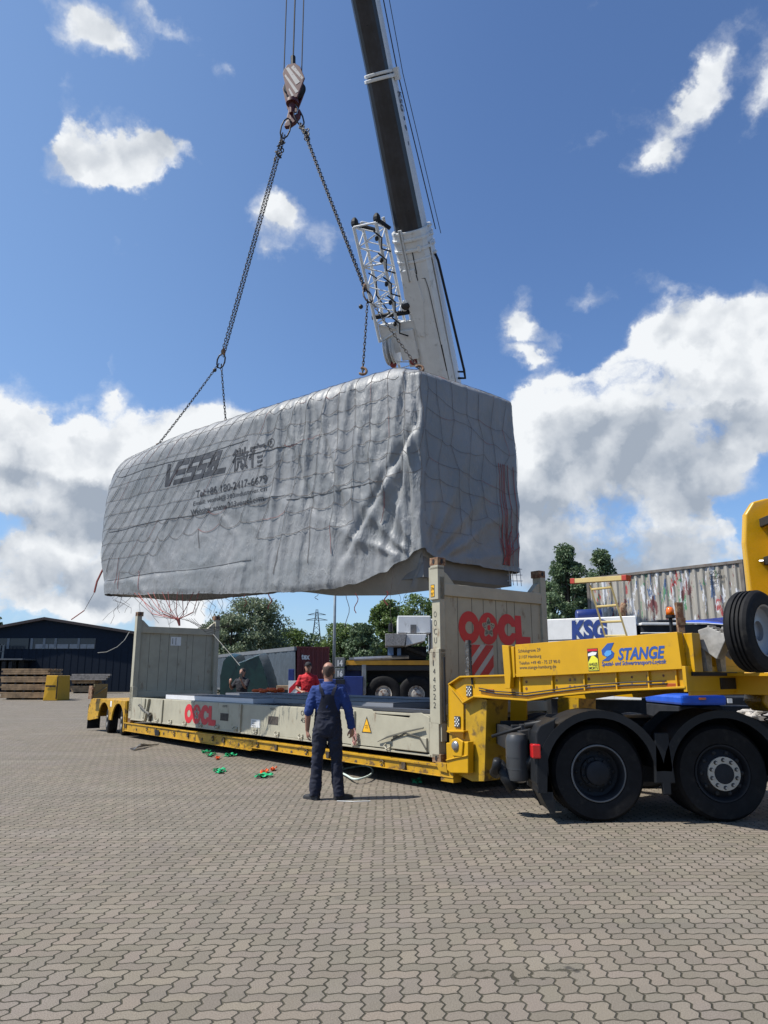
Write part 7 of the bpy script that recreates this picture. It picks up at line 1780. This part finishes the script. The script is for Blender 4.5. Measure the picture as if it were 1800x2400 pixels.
    if bald:
        for z, inf in ((-.03, .001), (.005, .002), (.03, .003), (.06, .0035), (.09, .004), (.115, .004), (.137, .003), (.158, .000)):
            R_ = {-.03: (.056, .07, .022), .005: (.064, .088, .017), .03: (.069, .094, .010), .06: (.074, .098, .004), .09: (.077, .101, 0.), .115: (.077, .101, -.003), .137: (.074, .098, -.004), .158: (.067, .088, -.005)}[z]
            hr.append([hc + Vector(((R_[0] + inf) * math.cos(a), R_[2] + (R_[1] + inf) * math.sin(a), z)) for a in [R(168 + 204 * k / 22) for k in range(23)]])
        n = 23; vs = [p_ for r_ in hr for p_ in r_]; hm.add(vs, [(i * n + k, i * n + k + 1, (i + 1) * n + k + 1, (i + 1) * n + k) for i in range(len(hr) - 1) for k in range(n - 1)])
        hm.v = [M @ q for q in hm.v]; h_o = hm.build('hair', hair_m, o, smooth=True); md = h_o.modifiers.new('thick', 'SOLIDIFY'); md.thickness = .006
    else:
        hm.loft([ring_e(hc.x, hc.y - .012, hc.z + z, rx, ry, 22) for z, rx, ry in ((.07, .079, .092), (.10, .083, .098), (.14, .082, .099), (.17, .068, .085), (.195, .045, .055), (.21, .012, .016))])
        if pose.get('long'): hm.loft([ring_e(hc.x, hc.y - .05, hc.z + z, rx, ry, 18) for z, rx, ry in ((-.06, .045, .03), (.0, .07, .05), (.08, .08, .058), (.13, .075, .055))])
        hm.v = [M @ q for q in hm.v]; hm.build('hair', hair_m, o, smooth=True)
    if cap is not None:
        cm = MB(); cm.loft([ring_e(hc.x, hc.y - .004, hc.z + z, rx, ry, 22) for z, rx, ry in ((.118, .086, .108), (.15, .085, .106), (.18, .072, .09), (.205, .046, .056), (.214, .012, .015))]); cm.loft([[hc + Vector((x, y, z)) for x, z in ((-.065, .118), (0, .128), (.065, .118), (.065, .112), (0, .121), (-.065, .112))] for y in (.07, .13, .175)]); cm.v = [M @ q for q in cm.v]; cm.build('cap', cap, o, smooth=True, auto=50)
    if detail is False or not bald:
        for sx in (-1, 1):
            e = MB(); e.ell(hc + Vector((sx * .031, .094, .088)), .011, .007, .007, 8, 6); e.v = [M @ q for q in e.v]; e.build('eye', M_dark, o, smooth=True)
    return o
stand = dict(head=(0, .012, 1.585), el_l=(-.265, -.03, 1.12), wr_l=(-.275, .045, .875), hd_l=(-.02, .12, -1), pn_l=(1, .2, .1), sleeve_l=(1.12,),
             el_r=(.285, -.02, 1.14), wr_r=(.325, .06, .905), hd_r=(.12, .15, -1), pn_r=(-.6, .5, 0), sleeve_r=(1.98,),
             kn_l=(-.130, .02, .49), an_l=(-.155, -.01, .085), ft_l=(-.30, .15, .03), kn_r=(.125, .02, .49), an_r=(.165, -.01, .085), ft_r=(.35, .12, .03), curl=(.75,))
pm = G(765, 1874)
main = person((pm.x + .0, pm.y, 0), R(2), 1.735, 'balding man in a blue shirt and navy dungarees standing with his back to the camera', stand, M_shirt, M_dung, M_hair, .011, dungarees=True)
M_redt = mat('red_polo_shirt', (.52, .01, .02), .8, var=.1); M_jeans = mat('dark_jeans', (.02, .03, .06), .8, var=.2)
red = dict(stand); red.update(head=(0, .012, 1.585), sleeve_l=(.75,), sleeve_r=(.75,), el_l=(-.27, .02, 1.14), wr_l=(-.16, .22, 1.08), hd_l=(.7, .6, .1), pn_l=(0, -.3, -1), el_r=(.27, .02, 1.14), wr_r=(.16, .22, 1.08), hd_r=(-.7, .6, .1), pn_r=(0, -.3, -1))
pr_ = PY(722, 1580, 20.5); person((pr_.x, 20.5, 0), R(186), 1.93, 'man in a red shirt and dark cap facing the camera behind the flat rack', red, M_redt, M_jeans, M_hair, .016, cap=mat('dark_cap', (.012, .012, .016), .8), bald=False, detail=False)
M_dt = mat('dark_navy_top', (.012, .013, .02), .85, var=.2)
wom = dict(stand); wom.update(sleeve_l=(1.0,), sleeve_r=(.8,), el_l=(-.21, .22, 1.22), wr_l=(-.13, .34, 1.44), hd_l=(.1, .1, 1), pn_l=(.2, -1, 0), el_r=(.30, .10, 1.18), wr_r=(.24, .32, 1.36), hd_r=(-.1, .2, 1), pn_r=(-.2, -1, 0), long=True)
pw_ = PY(568, 1590, 23.0); wpos = Vector((pw_.x, 23.0, 0)); wo_ = person(tuple(wpos), R(165), 1.80, 'person in dark clothes raising a phone behind the left part of the flat rack', wom, M_dt, M_jeans, mat('dark_brown_hair', (.03, .018, .012), .7, var=.3), .016, bald=False, detail=False)
ph = XF[wo_] @ Vector((-.13, .38, 1.56)); mb = MB(); mb.box(Matrix.Translation(ph) @ Matrix.Rotation(R(165), 4, 'Z'), -.04, .04, -.006, .006, -.07, .09)
solo(mb, 'phone', M_blk, 'black phone held up by the person in dark clothes', 'phone', bevel=.004)

# ------------------------------------------------------------ litter on the paving
def strap_heap(u, v, w_, m_, lab, seed, nm='strap_heap', open_=False):
    rr = random.Random(seed); c = G(u, v); o = thing(nm, tuple(c), lab, 'strap'); mb = MB(); W2 = w_ / 2 / F_PX * c.y
    for k in range(5 if not open_ else 4):
        pts = []; x0 = rr.uniform(-W2, -W2 * .2); x1 = rr.uniform(W2 * .2, W2); y0 = rr.uniform(-.14, .14); y1 = y0 + rr.uniform(-.15, .15)
        n = 9; wd = rr.uniform(.035, .065); vs = []
        for i in range(n + 1):
            f = i / n; p_ = c + Vector((x0 + (x1 - x0) * f, y0 + (y1 - y0) * f + .03 * math.sin(f * 9 + k), .006 + k * .006 + .028 * abs(math.sin(f * 5 + k * 1.3)) * rr.uniform(.5, 1)))
            a = .22 * math.sin(f * 6 + k); d2 = Vector((0, math.cos(a), math.sin(a))) * wd; vs += [p_ - d2 + Vector((0, 0, .03 * abs(math.sin(a)))), p_ + d2 + Vector((0, 0, .03 * abs(math.sin(a))))]
        mb.add(vs, [(2 * i, 2 * i + 2, 2 * i + 3, 2 * i + 1) for i in range(n)])
    q = mb.build('webbing', m_, o, smooth=False, fix=False); md = q.modifiers.new('thick', 'SOLIDIFY'); md.thickness = .004; return o
strap_heap(617, 1822, 44, M_green, 'large green strap heap on the paving nearest the standing man', 1)
strap_heap(622, 1812, 22, M_orange, 'orange strap scrap lying against the large green strap heap', 9); strap_heap(640, 1806, 18, M_orange, 'small orange tail beside the large green strap heap', 10)
strap_heap(513, 1809, 34, M_green, 'flat green strap scrap, the one left of the large green heap', 2)
strap_heap(539, 1773, 32, M_green, 'bright green strap scrap just right of the small orange scrap', 3)
strap_heap(494, 1771, 18, M_green, 'green strap scrap just left of the small orange scrap', 4); strap_heap(482, 1764, 22, M_green, 'dull green strap scrap in the shade of the trailer', 5)
strap_heap(509, 1780, 14, M_orange, 'small orange scrap between two green scraps', 6)
strap_heap(979, 1836, 30, M_green, 'green strap scrap lying alone right of the rope loop', 7)
# pale rope loop
mb = MB(); lp_ = [(800, 1792), (822, 1790), (850, 1788), (868, 1793), (874, 1803), (866, 1813), (846, 1820), (828, 1819), (812, 1808), (800, 1800)]
pts = []
for k in range(60):
    f = k / 59 * (len(lp_) - 1); i = min(int(f), len(lp_) - 2); q = f - i; p_ = [lp_[max(i - 1, 0)], lp_[i], lp_[i + 1], lp_[min(i + 2, len(lp_) - 1)]]
    cr = lambda a: .5 * ((2 * p_[1][a]) + (-p_[0][a] + p_[2][a]) * q + (2 * p_[0][a] - 5 * p_[1][a] + 4 * p_[2][a] - p_[3][a]) * q * q + (-p_[0][a] + 3 * p_[1][a] - 3 * p_[2][a] + p_[3][a]) * q ** 3)
    g = G(cr(0), cr(1) + 7, .06); pts.append(Vector((g.x, g.y, .03 + .05 * math.sin(k / 59 * math.pi))))
rp_ = thing('rope_sling', tuple(pts[0]), 'pale green rope sling in an open loop on the paving beside the standing man', 'rope'); mb.tube(pts, .016, 8); mb.build('rope', mat('pale_green_rope', (.50, .58, .52), .7, var=.15, vscale=30), rp_, smooth=True)
mb = MB()
for q in (0, 1, 2): mb.ell(pts[0] + Vector((-.03 * q + .02, -.02 * q, .03)), .035, .03, .03, 8, 6)
mb.build('shackle', M_steel, rp_, smooth=True)
mb = MB(); rr = random.Random(8)
for q in range(5):
    a, b = G(305 + q * 2, 1757 + q * .8), G(372 - q * 6, 1746 + q); mb.tube([a + Vector((0, 0, .02)), a.lerp(b, .5) + Vector((0, rr.uniform(-.1, .1), .03 + .02 * q)), b + Vector((0, 0, .02))], .018, 5, flat=.5)
solo(mb, 'metal_strip_bundle', M_steel, 'thin bundle of grey strips lying on the paving near the rear trailer wheels', 'strips')
mb = MB(); c = RP(1.95, -.05, .62)
for q in range(10):
    pts = [c + EV * (.03 * math.cos(a) + rnd.uniform(-.03, .03)) + Vector((0, 0, .0 + .13 * math.sin(a))) - NV * rnd.uniform(0, .03) for a in [R(k) for k in range(0, 361, 40)]]; mb.tube(pts, .006, 4)
solo(mb, 'cord_coil', mat('pink_cord', (.55, .30, .25), .7), 'pale pink cord coil hanging on the flat rack side below the warning triangle', 'cord')
mb = MB(); mb.tube([G(790, 1879) + Vector((0, 0, .01)), G(830, 1881) + Vector((0, .02, .01)), G(868, 1879) + Vector((0, 0, .01))], .006, 5); solo(mb, 'thin_cord', M_whitep, 'thin white cord lying at the feet of the standing man', 'cord')
# loose cord blowing off the rear wall
mb = MB(); a = PY(230, 1530, 19.5); mb.tube([PY(229, 1530, 19.5), PY(250, 1528, 19.5), PY(275, 1516, 19.6), PY(292, 1500, 19.8), PY(303, 1481, 20.2)], .010, 5); mb.tube([PY(500, 1487, 20.6), PY(520, 1510, 20), PY(550, 1545, 19.5), PY(562, 1560, 19.2)], .008, 5)
solo(mb, 'loose_cord', mat('grey_cord', (.25, .25, .23), .8), 'thin grey cord hanging loose across the rear end wall of the flat rack', 'cord')
